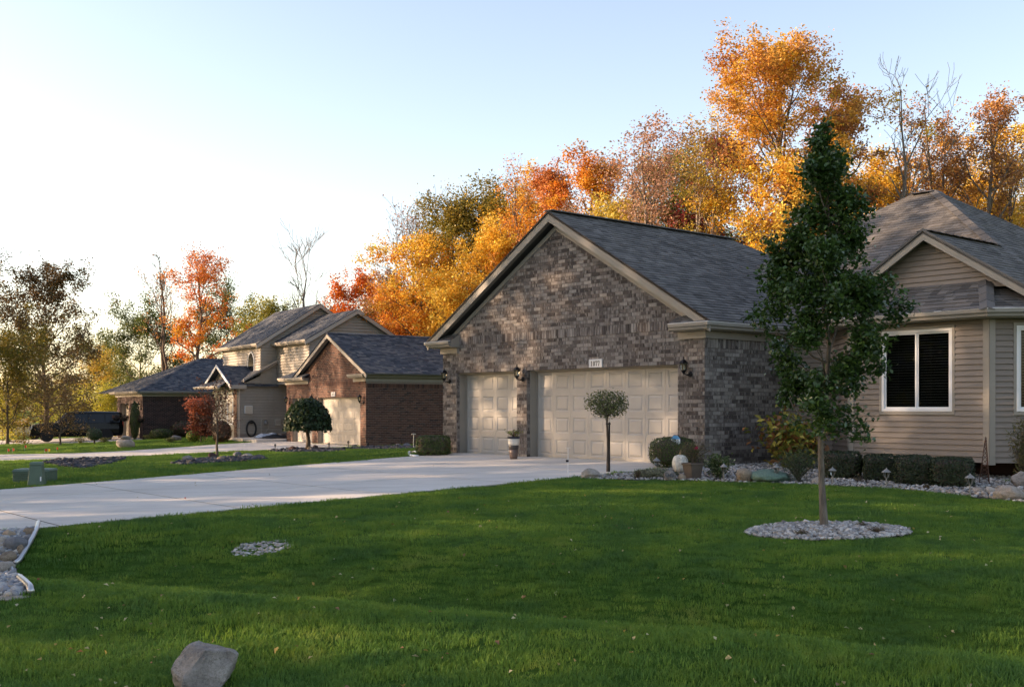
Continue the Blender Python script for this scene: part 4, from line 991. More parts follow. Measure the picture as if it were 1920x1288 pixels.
roof_plane(hn, rs, [(GL - .35, -.35, E2 + .07), (-6.1, -.35, E2 + .07), (-6.1, 2.4, E2 + .07 + 1.35), (GL + 2.4, 2.4, E2 + .07 + 1.35)], MAT['shingle2'], name='hip_roof')
roof_plane(hn, rs, [(GL - .35, 6, E2 + .07), (GL - .35, -.35, E2 + .07), (GL + 2.4, 2.4, E2 + 1.42), (GL + 2.4, 6, E2 + 1.42)], MAT['shingle2'], name='hip_roof', tiles=False)
MB().prism(Fr((GL, 6, 0), (0, -1, 0), (0, 0, 1)), [(0, -.3), (6, -.3), (6, E2), (0, E2)], -.1, 0).build('side_wall', MAT['redmortar'], hn)
# upper storey with two side gables
def sided(root, fr, poly, holes_=(), mat='siding2', name='wall', pcs=None, thick=.1):
    MB().prism(fr, poly, -thick, 0).build(name, MAT['trim' if mat == 'siding2' else mat], root)  # beige siding: backing coloured darker to paint lap shadows into the plank gaps
    siding(pcs, fr, poly, min(q[1] for q in poly), max(q[1] for q in poly), holes_, h=.15, lapd=.045, gap=.022)
def side_gable(root, a, b0, b1, zlo, zeave, pitch, length, ov=.35, shp=None):
    """a block with its gable end facing +a and the ridge running to -a"""
    bc = (b0 + b1) / 2; hw = (b1 - b0) / 2; zp = zeave + pitch * hw
    fr = Fr((a, b0, 0), (0, 1, 0), (0, 0, 1))
    sided(root, fr, [(0, zlo), (b1 - b0, zlo), (b1 - b0, zeave), (hw, zp), (0, zeave)], name='gable_wall', pcs=rpl)
    ff = Fr((a - length, b0, 0), (1, 0, 0), (0, 0, 1))
    sided(root, ff, [(0, zlo), (length, zlo), (length, zeave), (0, zeave)], name='front_wall', pcs=rpl)
    MB().box(a - length, a - .11, b1 - .1, b1, zlo, zeave).build('rear_wall', MAT['siding2'], root)
    zo = zeave - pitch * ov + .1; zt = zp + .1; ao = a + .3
    roof_plane(root, rs, [(a - length - .3, b0 - ov, zo), (ao, b0 - ov, zo), (ao, bc, zt), (a - length - .3, bc, zt)], MAT['shingle2'], name='upper_roof')
    roof_plane(root, rs, [(ao, b1 + ov, zo), (a - length - .3, b1 + ov, zo), (a - length - .3, bc, zt), (ao, bc, zt)], MAT['shingle2'], name='upper_roof', tiles=False)
    for s in (-1, 1):
        f2 = Fr((ao, bc, zt - .03), (0, 1, 0), (0, 0, 1)); e = s * (hw + ov)
        pl = [(0, 0), (0, -.2), (e, -.2 - pitch * (hw + ov)), (e, -pitch * (hw + ov))]
        MB().prism(f2, pl if area(pl) > 0 else pl[::-1], -.03, .002).build('rake_board', MAT['trim2'], root)
        f3 = Fr((a, bc, zt - .075), (0, s * 1.0, -pitch), (1, 0, 0)); LL = (hw + ov) * math.hypot(1, pitch)
        MB().prism(f3, [(0, 0), (LL, 0), (LL, .3), (0, .3)], -.012, 0).build('soffit_board', MAT['trim'], root)
    g = [(a - length - .3, b0 - ov + .1), (ao, b0 - ov + .1)]
    gutter(root, g, zo + .03, MAT['trim2'], MAT['trim2'])
    MB().box(a - length - .3, ao, b0 - ov + .1, b0 - .002, zo - .13, zo - .11).build('soffit', MAT['trim'], root)
side_gable(hn, -9.0, 1.2, 6.3, 2.9, 5.15, .58, 4.4)
side_gable(hn, -13.4, .3, 6.9, 2.6, 5.15, .64, 6.0)
# front wing with its own small gable
aw, bw = -13.4, -1.0
fw_ = Fr((aw, bw, 0), (0, 1, 0), (0, 0, 1))
sided(hn, fw_, [(0, .28), (5.2, .28), (5.2, 4.6), (2.9, 4.1), (0, 2.78)], name='wing_wall', pcs=rpl)
MB().prism(Fr((aw, bw, 0), (0, 1, 0), (0, 0, 1)), [(0, -.3), (5, -.3), (5, .28), (0, .28)], -.12, .015).build('foundation', MAT['redmortar'], hn)
f2 = Fr((aw + .28, bw - .35, 2.62), (0, 1, 0), (0, 0, 1)); pl = [(0.6, .38), (3.4, 1.95), (3.4, 2.13), (0.6, .56)]
MB().prism(f2, pl, -.03, .0).build('rake_board', MAT['trim2'], hn)
roof_plane(hn, rs, [(aw - 5, bw + .3, 3.08), (aw + .28, bw + .3, 3.08), (aw + .28, bw + 3.3, 4.82), (aw - 5, bw + 3.3, 4.82)], MAT['shingle2'], name='wing_roof')
aw2, hwg = -15.4, 2.25
roof_plane(hn, rs, [(aw2 + hwg, bw - .45, 2.82), (aw2 + hwg, bw + 2.2, 2.82), (aw2, bw + 3.2, 3.95), (aw2, bw - .45, 3.95)], MAT['shingle2'], name='wing_roof')
roof_plane(hn, rs, [(aw2 - hwg, bw + 2.2, 2.82), (aw2 - hwg, bw - .45, 2.82), (aw2, bw - .45, 3.95), (aw2, bw + 3.2, 3.95)], MAT['shingle2'], name='wing_roof', tiles=False)
rake(hn, aw2, hwg, 3.97, .5, bw - .47, .15, .04, MAT['white'])
MB().prism(Fr((aw2, bw - .1, 0), (1, 0, 0), (0, 0, 1)), [(-hwg + .2, 2.85), (hwg - .2, 2.85), (0, 3.85)], -.05, 0).build('gable_wall', MAT['trim'], hn)
roof_plane(hn, rs, [(aw2 - hwg - .25, bw - .85, 2.78), (aw2 + hwg - .6, bw - .85, 2.78), (aw2 + hwg - .9, bw - .12, 3.2), (aw2 - hwg + .6, bw - .12, 3.2)], MAT['shingle2'], name='skirt_roof')
gutter(hn, [(aw2 - hwg - .25, bw - .82), (aw2 + hwg - .6, bw - .82)], 2.79, MAT['trim2'], MAT['guttersheen'])
gutter(hn, [(aw + .02 + .2, bw - .4), (aw + .22, bw + .4)], 2.8, MAT['trim2'], MAT['trim2'])
MB().box(aw + .0, aw + .3, bw - .45, bw + .3, 2.66, 2.7).build('soffit', MAT['trim2'], hn)
MB().box(aw + .3, aw + .33, bw - .45, bw + .4, 2.66, 2.86).build('eave_board', MAT['trim2'], hn)
fwf = Fr((aw2 - hwg + .3, bw, 0), (1, 0, 0), (0, 0, 1)); Lw = aw - (aw2 - hwg + .3)
MB().prism(fwf, [(0, 0), (Lw, 0), (Lw, 2.8), (0, 2.8)], -.1, 0).build('front_wall', MAT['trim'], hn)
rb2 = Pieces(hn); rows(rb2, fwf, [(Lw - .45, 0), (Lw, 0), (Lw, 2.7), (Lw - .45, 2.7)], 0, 2.7, ch, .23, .012, d1=.02); rb2.build('brick', MAT['redbrick'], hn, 60)
window(hn, fwf, 1.35, 2.45, .85, 2.5, 2, False, MAT['white']); 
window(hn, fwf, Lw - 1.5, Lw - .62, .75, 2.5, 1, False, MAT['white'])
wm = MB()
for k in range(1, 5): wm.prism(fwf, [(Lw - 1.44, .75 + k * .35 - .012), (Lw - .68, .75 + k * .35 - .012), (Lw - .68, .75 + k * .35 + .012), (Lw - 1.44, .75 + k * .35 + .012)], .0, .012)
wm.prism(fwf, [(Lw - 1.072, .8), (Lw - 1.048, .8), (Lw - 1.048, 2.45), (Lw - 1.072, 2.45)], .0, .012).build('muntin', MAT['white'], hn)
# round-topped window upstairs
fu = Fr((-19.4, .3, 0), (1, 0, 0), (0, 0, 1)); cx = 4.6; arch = [(cx - .5, 3.5), (cx + .5, 3.5), (cx + .5, 4.1)] + [(cx + .5 * math.cos(t), 4.1 + .62 * math.sin(t)) for t in np.linspace(0.2, math.pi - .2, 9)] + [(cx - .5, 4.1)]
aw_ = MB().prism(fu, arch, .0, .045).build('arched_window', MAT['white'], hn)
inn = [(cx + (u - cx) * .84, 4.0 + (t - 4.0) * .88) for u, t in arch]; MB().prism(fu, inn, .03, .05).build('pane', MAT['carglass'], aw_)
rpl.build('plank', MAT['siding2'], hn, 300)
rs.build('shingle', MAT['shingle2'], hn, 300, 'shingle_field')
def downspout(root, x, y, z0, z1, mat, name='downspout'): MB().box(x - .035, x + .035, y - .03, y + .03, z0, z1).build(name, mat, root, bevel=.008)
downspout(hn, aw + .06, bw + .10, .0, 2.72, MAT['trim2'])
# fittings on the sided wall
def fitting(name, a, b, z0, z1, w, d, mat, label, cat):
    o = empty(name, (0, 0, 0)); o.location = hn.matrix_basis @ Vector((a, b, z0)); o.rotation_euler = (0, 0, R2); tag(o, label, cat); return o
o = fitting('utility_box', aw + .02, bw + .38, 1.35, 0, 0, 0, None, 'cream utility box above the hose on the beige wall', 'utility box')
MB().box(0.005, .12, 0, .42, 0, .42).build('case', MAT['white'], o, bevel=.01); MB().box(.12, .132, .02, .40, .02, .40).build('cover', MAT['siding3'], o)
o = fitting('meter_box', aw + .02, bw + 2.05, .72, 0, 0, 0, None, 'small tan meter box on the beige wall', 'meter box')
MB().box(.005, .11, 0, .32, 0, .34).build('case', MAT['grey'], o, bevel=.01); MB().box(.11, .12, .05, .27, .08, .28).build('cover', MAT['siding2'], o)
o = fitting('gas_meter', aw + .02, bw + 1.35, .25, 0, 0, 0, None, 'grey gas meter with riser pipe on the beige wall', 'gas meter')
m = MB(); m.tube([(.06, -.06, -.3), (.06, -.06, .75), (.06, .0, .8)], .022, 8); m.tube([(.06, .3, .75), (.06, .34, .3), (.06, .1, .0)], .018, 8); m.build('pipe', MAT['grey'], o)
MB().lathe([(.0, 0), (.09, .01), (.11, .1), (.09, .22), (.03, .26)], 12, (.12, .18, .5)).build('meter', MAT['solar'], o, smooth=True)
o = fitting('hose_reel', aw + .02, bw + .75, .55, 0, 0, 0, None, 'coiled black garden hose hanging on the beige wall', 'hose')
m = MB()
for k in range(6):
    rr = .30 + .025 * (k % 3); m.tube([(.05 + .035 * (k // 3), rr * math.cos(t) * .78, rr * math.sin(t) * 1.25 + .0) for t in np.linspace(0, 2 * math.pi, 25)], .021, 6, cap=False)
m.build('coil', MAT['rubber'], o, smooth=True); MB().box(.003, .14, -.06, .06, .28, .33).build('bracket', MAT['black'], o)

# ------------------------------------------------------------------ dark brick house at the left
H3 = (-22.84, 68.0); Z3 = -.70
h3 = empty('dark_brick_house', (H3[0], H3[1], Z3), R2, 'dark brown brick house with a slate hip roof behind the cypress', 'house')
h3.matrix_basis = Matrix.Translation((H3[0], H3[1], Z3)) @ Matrix.Rotation(R2, 4, 'Z')
b3 = Pieces(h3); s3 = Pieces(h3); E3 = 2.9; GL3 = -6.3
hol3 = [(-2.9, -.75, -1, 2.2), (-5.6, -3.4, -1, 2.2)]
m = MB()
for q in ([(GL3, 0), (-5.6, 0), (-5.6, 2.2), (GL3, 2.2)], [(-3.4, 0), (-2.9, 0), (-2.9, 2.2), (-3.4, 2.2)], [(-.75, 0), (0, 0), (0, 2.2), (-.75, 2.2)], [(GL3, 2.2), (0, 2.2), (0, E3), (GL3, E3)]): m.prism(FF, q, -.11, 0)
m.prism(Fr((0, .112, 0), (0, 1, 0), (0, 0, 1)), [(0, -.3), (11, -.3), (11, E3), (0, E3)], -.11, 0); m.build('wall', MAT['darkmortar'], h3)
rows(b3, FF, [(GL3, 0), (0, 0), (0, E3), (GL3, E3)], 0, E3, .079, .23, .012, hol3, d1=.01)
rows(b3, Fr((0, 0, 0), (0, 1, 0), (0, 0, 1)), [(-.01, 0), (8, 0), (8, E3), (-.01, E3)], 0, 33 * .079, .079, .23, .014, d1=.01, u0=.115)
rows(b3, Fr((0, 0, 0), (0, 1, 0), (0, 0, 1)), [(-.01, 0), (8, 0), (8, E3), (-.01, E3)], 33 * .079, E3, .28, .079, .012, d1=.014)
b3.build('brick', MAT['darkbrick'], h3, 300, 'brick_field')
garage_door(h3, -2.9, -.75, 2.2, 3, .34, MAT['trim'], MAT['trim']); garage_door(h3, -5.6, -3.4, 2.2, 3, .34, MAT['trim'], MAT['trim'])
MB().box(GL3, -.12, .42, .5, 0, 2.85).build('inner_wall', MAT['dark'], h3)
e = .45; zl, zp3 = E3 + .02, 5.25; bR = 5.0
cx3 = -4.4
roof_plane(h3, s3, [(GL3 - 3.5, -e, zl), (e, -e, zl), (cx3 + .2, bR, zp3), (cx3 - .4, bR, zp3)], MAT['shingle2'])
roof_plane(h3, s3, [(e, -e, zl), (e, 11, zl), (cx3 + .2, 11, zp3), (cx3 + .2, bR, zp3)], MAT['shingle2'])
roof_plane(h3, s3, [(GL3 - 3.5, 11, zl), (GL3 - 3.5, -e, zl), (cx3 - .4, bR, zp3), (cx3 - .4, 11, zp3)], MAT['shingle2'], tiles=False)
s3.build('shingle', MAT['shingle2'], h3, 300, 'shingle_field')
hipcap((e, -e, zl), (cx3 + .2, bR, zp3), h3, MAT['shingle2'], 18, .15)
p3 = [(GL3 - .35, -e + .1), (e - .1, -e + .1), (e - .1, 10.5)]
gutter(h3, p3, zl + .0, MAT['trim'], MAT['trim']); cornice(h3, p3, zl, .33, MAT['trim2'])
MB().prism(Fr((GL3, 8, 0), (0, -1, 0), (0, 0, 1)), [(0, -.3), (8, -.3), (8, E3), (0, E3)], -.1, 0).build('side_wall', MAT['darkmortar'], h3)

# ------------------------------------------------------------------ pale upper storey glimpsed behind the gable, and a far roof
q = P(795, 606, 64.0)
h4 = empty('pale_house', (q.x, q.y, h1(q.x, q.y)), R2, 'pale sided house corner with brown roof glimpsed left of the grey gable', 'house')
h4.matrix_basis = Matrix.Translation((q.x, q.y, h1(q.x, q.y))) @ Matrix.Rotation(R2, 4, 'Z')
ez = q.z - h1(q.x, q.y); p4s = Pieces(h4); p4p = Pieces(h4)
sided(h4, Fr((.9, .45, 0), (1, 0, 0), (0, 0, 1)), [(0, 0), (9, 0), (9, ez - .1), (0, ez - .1)], mat='siding3', name='wall', pcs=p4p)
sided(h4, Fr((.9, 8.5, 0), (0, -1, 0), (0, 0, 1)), [(0, 0), (7.95, 0), (7.95, ez - .1), (0, ez - .1)], mat='siding3', name='wall', pcs=p4p)
p4p.build('plank', MAT['siding3'], h4, 300)
roof_plane(h4, p4s, [(0.3, .0, ez), (11, 0, ez), (11, 5, ez + 2.6), (5.3, 5, ez + 2.6)], MAT['shingle'])
roof_plane(h4, p4s, [(0.3, 10, ez), (.3, 0, ez), (5.3, 5, ez + 2.6)], MAT['shingle'])
p4s.build('shingle', MAT['shingle'], h4, 200, 'shingle_field')
gutter(h4, [(.35, 9), (.35, .06), (10.5, .06)], ez - .0, MAT['trim2'], MAT['trim2'])
MB().sweep([(.35, 9), (.35, .06), (10.5, .06)], [(-.6, ez - .15), (-.003, ez - .15), (-.003, ez - .02), (-.6, ez - .02)]).build('soffit', MAT['trim'], h4)
m = MB(); m.tube([(.45, .03, ez - .12), (.75, .2, ez - .3), (.93, .38, ez - .45), (.93, .38, ez - 3)], .045, 8); m.build('downspout', MAT['trim'], h4)
q = P(146, 765, 98.0); zg4 = h1(q.x, q.y); h5 = empty('far_house', (q.x, q.y, zg4), R2 + .55, 'far low house with a plain dark brown roof left of the brick house', 'house')
wz = P(146, 764, 98).z - zg4; rz = P(146, 741, 98).z - zg4
MB().box(-1, 9, 0, 7, -.3, wz).build('wall', MAT['siding2'], h5)
rr = MB(); rr.add([(-1.5, -.5, wz), (9.5, -.5, wz), (9.5, 3.5, rz), (-1.5, 3.5, rz), (-1.5, 7.5, wz), (9.5, 7.5, wz)], [(0, 1, 2, 3), (3, 2, 5, 4), (0, 3, 4), (1, 5, 2), (0, 4, 5, 1)]); rr.build('roof', MAT['roofbrown'], h5)
MB().box(2, 3.2, -.03, .02, wz - 1.6, wz - .4).build('window', MAT['carglass'], h5)

# ------------------------------------------------------------------ unseen house added to block the sky glare mirrored in the bay window
h6 = empty('glare_blocker_house', (-60, 4, h1(-60, 4)), math.radians(80), 'brown gabled house added outside the picture to block glare in the bay window', 'house')
MB().box(-11, 11, -5, 5, -.3, 5.4).build('wall', MAT['siding'], h6)
rr = MB(); rr.add([(-11.6, -5.7, 5.2), (11.6, -5.7, 5.2), (11.6, 0, 9.0), (-11.6, 0, 9.0), (-11.6, 5.7, 5.2), (11.6, 5.7, 5.2)], [(0, 1, 2, 3), (3, 2, 5, 4), (0, 3, 4), (1, 5, 2), (0, 4, 5, 1)]); rr.build('roof', MAT['roofbrown'], h6)
for k in range(4): MB().box(-9 + 5 * k, -7.4 + 5 * k, -5.05, -4.98, 1.0, 2.5).build('window', MAT['carglass'], h6); MB().box(-9 + 5 * k, -7.4 + 5 * k, -5.05, -4.98, 3.6, 4.8).build('window', MAT['carglass'], h6)
MB().box(3.4, 4.4, -5.06, -4.98, 0, 2.1).build('door', MAT['door'], h6)

# ------------------------------------------------------------------ garden beds
def blob_bed(name, label, poly, mat, n, size, cols, seed, lift=.012, cat='bed', base='soil', flat=.6, heap=0.0):
    """a flat bed of loose stones: a soil sheet and the stones as one mass"""
    rng = np.random.default_rng(seed); KEEP_OFF.append(poly)
    pc = np.array(poly); c = pc.mean(0); lo, hi = pc.min(0) - .05, pc.max(0) + .05; st = max(.09, (hi - lo).max() / 90)
    ax_, ay_ = np.arange(lo[0], hi[0] + st, st), np.arange(lo[1], hi[1] + st, st); mx_, my_ = np.meshgrid(ax_, ay_)
    dm = np.linalg.norm(pc - c, axis=1).mean(); hp_ = heap * np.clip(1 - np.hypot(mx_ - c[0], my_ - c[1]) / dm, 0, 1)
    mz_ = H(mx_, my_) + lift + hp_; nx_ = len(ax_); kk_ = (np.arange(len(ay_) - 1)[:, None] * nx_ + np.arange(nx_ - 1)[None]).ravel()
    cx_, cy_ = (mx_[:-1, :-1] + st / 2).ravel(), (my_[:-1, :-1] + st / 2).ravel(); kk_ = kk_[inside(poly, cx_, cy_)]
    t = mesh_np(name, np.stack([mx_, my_, mz_], -1).reshape(-1, 3), np.stack([kk_, kk_ + 1, kk_ + nx_ + 1, kk_ + nx_], 1), smooth=True)
    o = obj(name, t, MAT[base]); tag(o, label, cat, kind='structure')
    lo, hi = pc.min(0), pc.max(0); P_ = []
    while sum(len(q) for q in P_) < n:
        q = rng.uniform(lo, hi, (n * 2, 2)); P_.append(q[inside(poly, q[:, 0], q[:, 1])])
    q = np.concatenate(P_)[:n]
    d = np.linalg.norm(q - c, axis=1); dm = np.linalg.norm(pc - c, axis=1).mean()
    z = H(q[:, 0], q[:, 1]) + lift + heap * np.clip(1 - d / dm, 0, 1) + size * .22
    ph = (1 + 5 ** .5) / 2; ico = np.array([(-1, ph, 0), (1, ph, 0), (-1, -ph, 0), (1, -ph, 0), (0, -1, ph), (0, 1, ph), (0, -1, -ph), (0, 1, -ph), (ph, 0, -1), (ph, 0, 1), (-ph, 0, -1), (-ph, 0, 1)]) / math.hypot(1, ph)
    fc = np.array([(0, 11, 5), (0, 5, 1), (0, 1, 7), (0, 7, 10), (0, 10, 11), (1, 5, 9), (5, 11, 4), (11, 10, 2), (10, 7, 6), (7, 1, 8), (3, 9, 4), (3, 4, 2), (3, 2, 6), (3, 6, 8), (3, 8, 9), (4, 9, 5), (2, 4, 11), (6, 2, 10), (8, 6, 7), (9, 8, 1)])
    s = size * .5 * np.exp(rng.normal(0, .3, n)); an = rng.uniform(0, 6.28, n); ca, sa = np.cos(an), np.sin(an)
    el = rng.uniform(.6, 1.0, n)
    V = ico[None] * (1 + rng.normal(0, .09, (n, 12, 1))); V = V * np.stack([np.ones(n), el, np.full(n, flat)], 1)[:, None, :] * s[:, None, None]
    x = V[..., 0] * ca[:, None] - V[..., 1] * sa[:, None]; y = V[..., 0] * sa[:, None] + V[..., 1] * ca[:, None]
    tl = rng.normal(0, .3, n)[:, None]; zz = V[..., 2] + x * tl
    V = np.stack([x + q[:, :1], y + q[:, 1:], zz + z[:, None]], -1)
    Fc = (fc[None] + (np.arange(n) * 12)[:, None, None]).reshape(-1, 3)
    C = pick(rng, cols, n) * np.exp(rng.normal(0, .18, (n, 1)))
    st_ = obj('stones' if mat == 'pebble' else 'stone_chips', mesh_np('stones', V.reshape(-1, 3), Fc, np.repeat(np.clip(C, 0, .85), 20, 0), smooth=mat == 'pebble'), MAT[mat], o); st_['kind'] = 'stuff'
    return o
WHITE = [((.38, .365, .345), 4), ((.5, .48, .45), 2), ((.24, .235, .23), 2.5), ((.32, .27, .22), 1.5)]
GREYS = [((.36, .36, .36), 3), ((.48, .46, .43), 2), ((.24, .25, .27), 2), ((.42, .35, .28), 1)]
SLATE = [((.055, .058, .068), 3), ((.085, .088, .1), 2), ((.035, .036, .042), 2)]
def ell(c, rx, ry, n=22, rot=0.0, wob=.06, seed=0):
    r = random.Random(seed); out = []
    for k in range(n):
        t = 2 * math.pi * k / n; f = 1 + r.uniform(-wob, wob); x, y = rx * math.cos(t) * f, ry * math.sin(t) * f
        out.append((c[0] + x * math.cos(rot) - y * math.sin(rot), c[1] + x * math.sin(rot) + y * math.cos(rot)))
    return out
TB = GP(1547, 992)
blob_bed('tree_ring', 'oval ring of white river stones round the lawn tree', pxpts([(1553 + 156 * math.cos(t) * (1 + .03 * math.sin(5 * t)), 998.5 + 17 * math.sin(t)) for t in np.linspace(0, 2 * math.pi, 25)[:-1]]), 'pebble', 2300, .048, WHITE, 3, cat='stone bed', heap=.03)
c = GP(492, 1026); blob_bed('stone_patch', 'small patch of white stones set alone in the lawn', ell(c, .38, .32, 16, wob=.08, seed=4), 'pebble', 300, .05, WHITE, 4, cat='stone bed', lift=-.018)
bedline = pxpts([(1085, 899), (1180, 901), (1300, 903), (1420, 907), (1530, 911), (1640, 916), (1740, 924), (1830, 934), (1925, 944), (2010, 952)])
bedback = abpts([(14, .6), (12, .9), (11.2, 1.6), (10.9, 2.6), (7.6, 2.7), (5.7, 2.6), (5.62, .1), (5.45, -.3), (5.45, -3.2)])
blob_bed('foundation_bed', 'bed of white stones along the front of the grey house', bedline + bedback, 'pebble', 7000, .055, WHITE, 5, cat='stone bed')
cl = pxpts([(-60, 1002), (20, 998), (68, 993), (62, 1012), (48, 1035), (34, 1057), (24, 1078), (33, 1092), (48, 1104), (58, 1118), (20, 1122), (-60, 1122)])
blob_bed('culvert_bed', 'bed of grey stones at the end of the culvert', cl, 'pebble', 2200, .075, GREYS, 6, cat='stone bed', base='soil')
blob_bed('slate_bed', 'dark slate chip bed between the two driveways', pxpts([(82, 868), (110, 863), (170, 861), (232, 859), (236, 861), (205, 872), (160, 881), (120, 877)]), 'mulch', 1000, .15, SLATE, 7, cat='stone bed')
blob_bed('boulder_bed', 'dark slate bed with boulders round the thin young tree', pxpts([(322, 872), (350, 866), (400, 861), (450, 859), (490, 859), (500, 863), (460, 867), (400, 871), (350, 874)]), 'mulch', 1000, .14, SLATE, 8, cat='stone bed')
blob_bed('umbrella_tree_bed', 'dark slate bed under the umbrella-shaped tree', pxpts([(500, 846.5), (540, 843), (590, 841), (640, 843), (650, 846), (610, 849), (550, 850)]), 'mulch', 900, .13, SLATE, 9, cat='stone bed')
blob_bed('garage_side_bed', 'dark slate bed along the red brick garage wall', pxpts([(650, 842), (690, 838.5), (740, 838), (800, 838), (815, 842), (780, 843.5), (700, 844)]), 'mulch', 1300, .12, SLATE, 10, cat='stone bed')

# ------------------------------------------------------------------ stones, hedges and plants
def rock(name, label, px, py, w, h, seed, mat='rock', depth=None, squash=1.0, sharp=0.0, sink=.12, cat='boulder', group=None, rz=None, at=None):
    """a boulder: base pixel, width and height in photo pixels at that place"""
    p = GP(px, py) if at is None else Vector(at); k = p.y / F; W, Hh = w * k, h * k; r = random.Random(seed)
    import bmesh
    bm = bmesh.new(); bmesh.ops.create_icosphere(bm, subdivisions=4 if w > 45 else 3, radius=1.0)
    o3 = Vector((r.uniform(-50, 50), r.uniform(-50, 50), r.uniform(-50, 50))); D = (depth or W * .8)
    planes = [(Vector((r.gauss(0, 1), r.gauss(0, 1), r.gauss(.2, .8))).normalized(), r.uniform(.62, .86) if w < 100 else r.uniform(.52, .74)) for _ in range(15)]
    for v in bm.verts:
        n = v.co.normalized(); d = 1 + .22 * noise.noise(n * 1.3 + o3) + .10 * noise.noise(n * 3.1 + o3) + .035 * noise.noise(n * 8 + o3)
        q = n * d
        if sharp:
            for pn, pd in planes:
                e = q.dot(pn) - pd
                if e > 0: q -= pn * e * sharp
        if sharp: q *= 1 + .05 * noise.noise(n * 4.5 + o3) + .03 * noise.noise(n * 10 + o3)
        if w > 45: q *= 1 + .018 * noise.noise(n * 22 + o3)
        if sharp > .9: fl = 1 + .16 * max(0.0, .3 - q.z); q = Vector((q.x * fl * .92, q.y * fl * .92, q.z))
        v.co = Vector((q.x * W / 2, q.y * D / 2, (q.z * .5 + .5 - sink) * Hh / (1 - sink)))
    me = bpy.data.meshes.new(name); bm.to_mesh(me); bm.free(); me.polygons.foreach_set('use_smooth', [sharp < .8] * len(me.polygons))
    o = obj(name, me, MAT[mat]); o.location = (p.x, p.y, p.z - .01); o.rotation_euler = (0, 0, rz if rz is not None else r.uniform(-.4, .4)); return tag(o, label, cat, group)
rock('boulder', 'big rough grey boulder alone in the foreground grass', 380, 1285, 176, 112, 29, 'rock', sharp=.95, squash=.9, rz=.2, sink=.28)
G_ = 'stones at the culvert end'
for i, (px, py, w, h, m_, sh, lb) in enumerate([(55, 1006, 26, 20, 'tanrock', .7, 'brown angular stone at the top of the culvert bed'), (16, 1009, 30, 17, 'tanrock', .8, 'flat dark brown stone under the driveway edge'), (30, 1031, 46, 28, 'greyrock', .2, 'smooth blue grey stone, roundest of the culvert bed'), (54, 1016, 20, 17, 'greyrock', .6, 'small blue grey stone beside the steel edging top'), (38, 1040, 19, 20, 'tanrock', .5, 'pinkish stone leaning on the blue grey stone'), (16, 1054, 38, 24, 'tanrock', .75, 'square tan stone in the middle of the culvert bed'), (10, 1072, 40, 22, 'palerock', .5, 'long pale stone lowest of the culvert boulders'), (30, 1060, 12, 10, 'greyrock', .2, 'small round stone by the steel edging bend'), (4, 1024, 20, 20, 'palerock', .4, 'pale stone at the left edge above the square tan one'), (2, 1042, 16, 14, 'rock', .4, 'small grey stone at the left edge of the culvert bed')]):
    rock('boulder', lb, px, py, w, h, 30 + i, m_, sharp=sh, group=G_)
# curved steel edging
def on(px, py, dz=0.0): p = GP(px, py); return Vector((p.x, p.y, p.z + dz))
m = MB(); m.tube([on(72, 993, .10), on(69, 1002, .08), on(62, 1015, .06), on(53, 1032, .06), on(45, 1046, .06), on(37, 1059, .06), on(28, 1067, .06)], .03, 8); e1_ = m.build('edging', MAT['metal'], None, smooth=True)
tag(e1_, 'upper length of steel pipe edging beside the culvert stones', 'edging', 'steel pipe edging')
m = MB(); m.tube([on(21, 1067, .06), on(20, 1076, .06), on(25, 1086, .06), on(37, 1095, .06), on(48, 1104, .06), on(56, 1112, .06), on(58, 1118, .04)], .03, 8); e2_ = m.build('edging', MAT['metal'], None, smooth=True)
tag(e2_, 'lower curved length of steel pipe edging beside the small stones', 'edging', 'steel pipe edging')
rock('edge_stone', 'flat pale stone slab at the foot of the culvert bed', 20, 1122, 70, 8, 51, 'palerock', depth=.22, cat='stone')
G_ = 'boulders of the house bed'
for i, (px, py, w, h, m_, sh, lb) in enumerate([(1108, 897, 42, 22, 'palerock', .8, 'angular pink and white rock at the driveway corner'), (1278, 901, 17, 15, 'tanrock', .5, 'small tan rock beside the stone owl'), (1396, 904, 34, 28, 'tanrock', .35, 'rounded brown boulder left of the green netting'), (1534, 908, 26, 16, 'palerock', .3, 'pale boulder just left of the lawn tree trunk'), (1890, 938, 54, 32, 'palerock', .25, 'large smooth granite boulder at the right edge'), (1855, 925, 20, 14, 'palerock', .15, 'round speckled stone left of the granite boulder'), (1835, 925, 22, 14, 'rock', .15, 'grey round stone by the last path light'), (1878, 921, 26, 14, 'tanrock', .5, 'cut log-like tan stone behind the granite boulder'), (1921, 938, 22, 22, 'tanrock', .2, 'tan boulder cut by the right edge'), (1914, 916, 36, 34, 'rock', .85, 'slanted grey slab leaning at the right edge')]):
    rock('boulder', lb, px, py, w, h, 60 + i, m_, sharp=sh, group=G_)
G_ = 'boulders on the neighbouring lots'
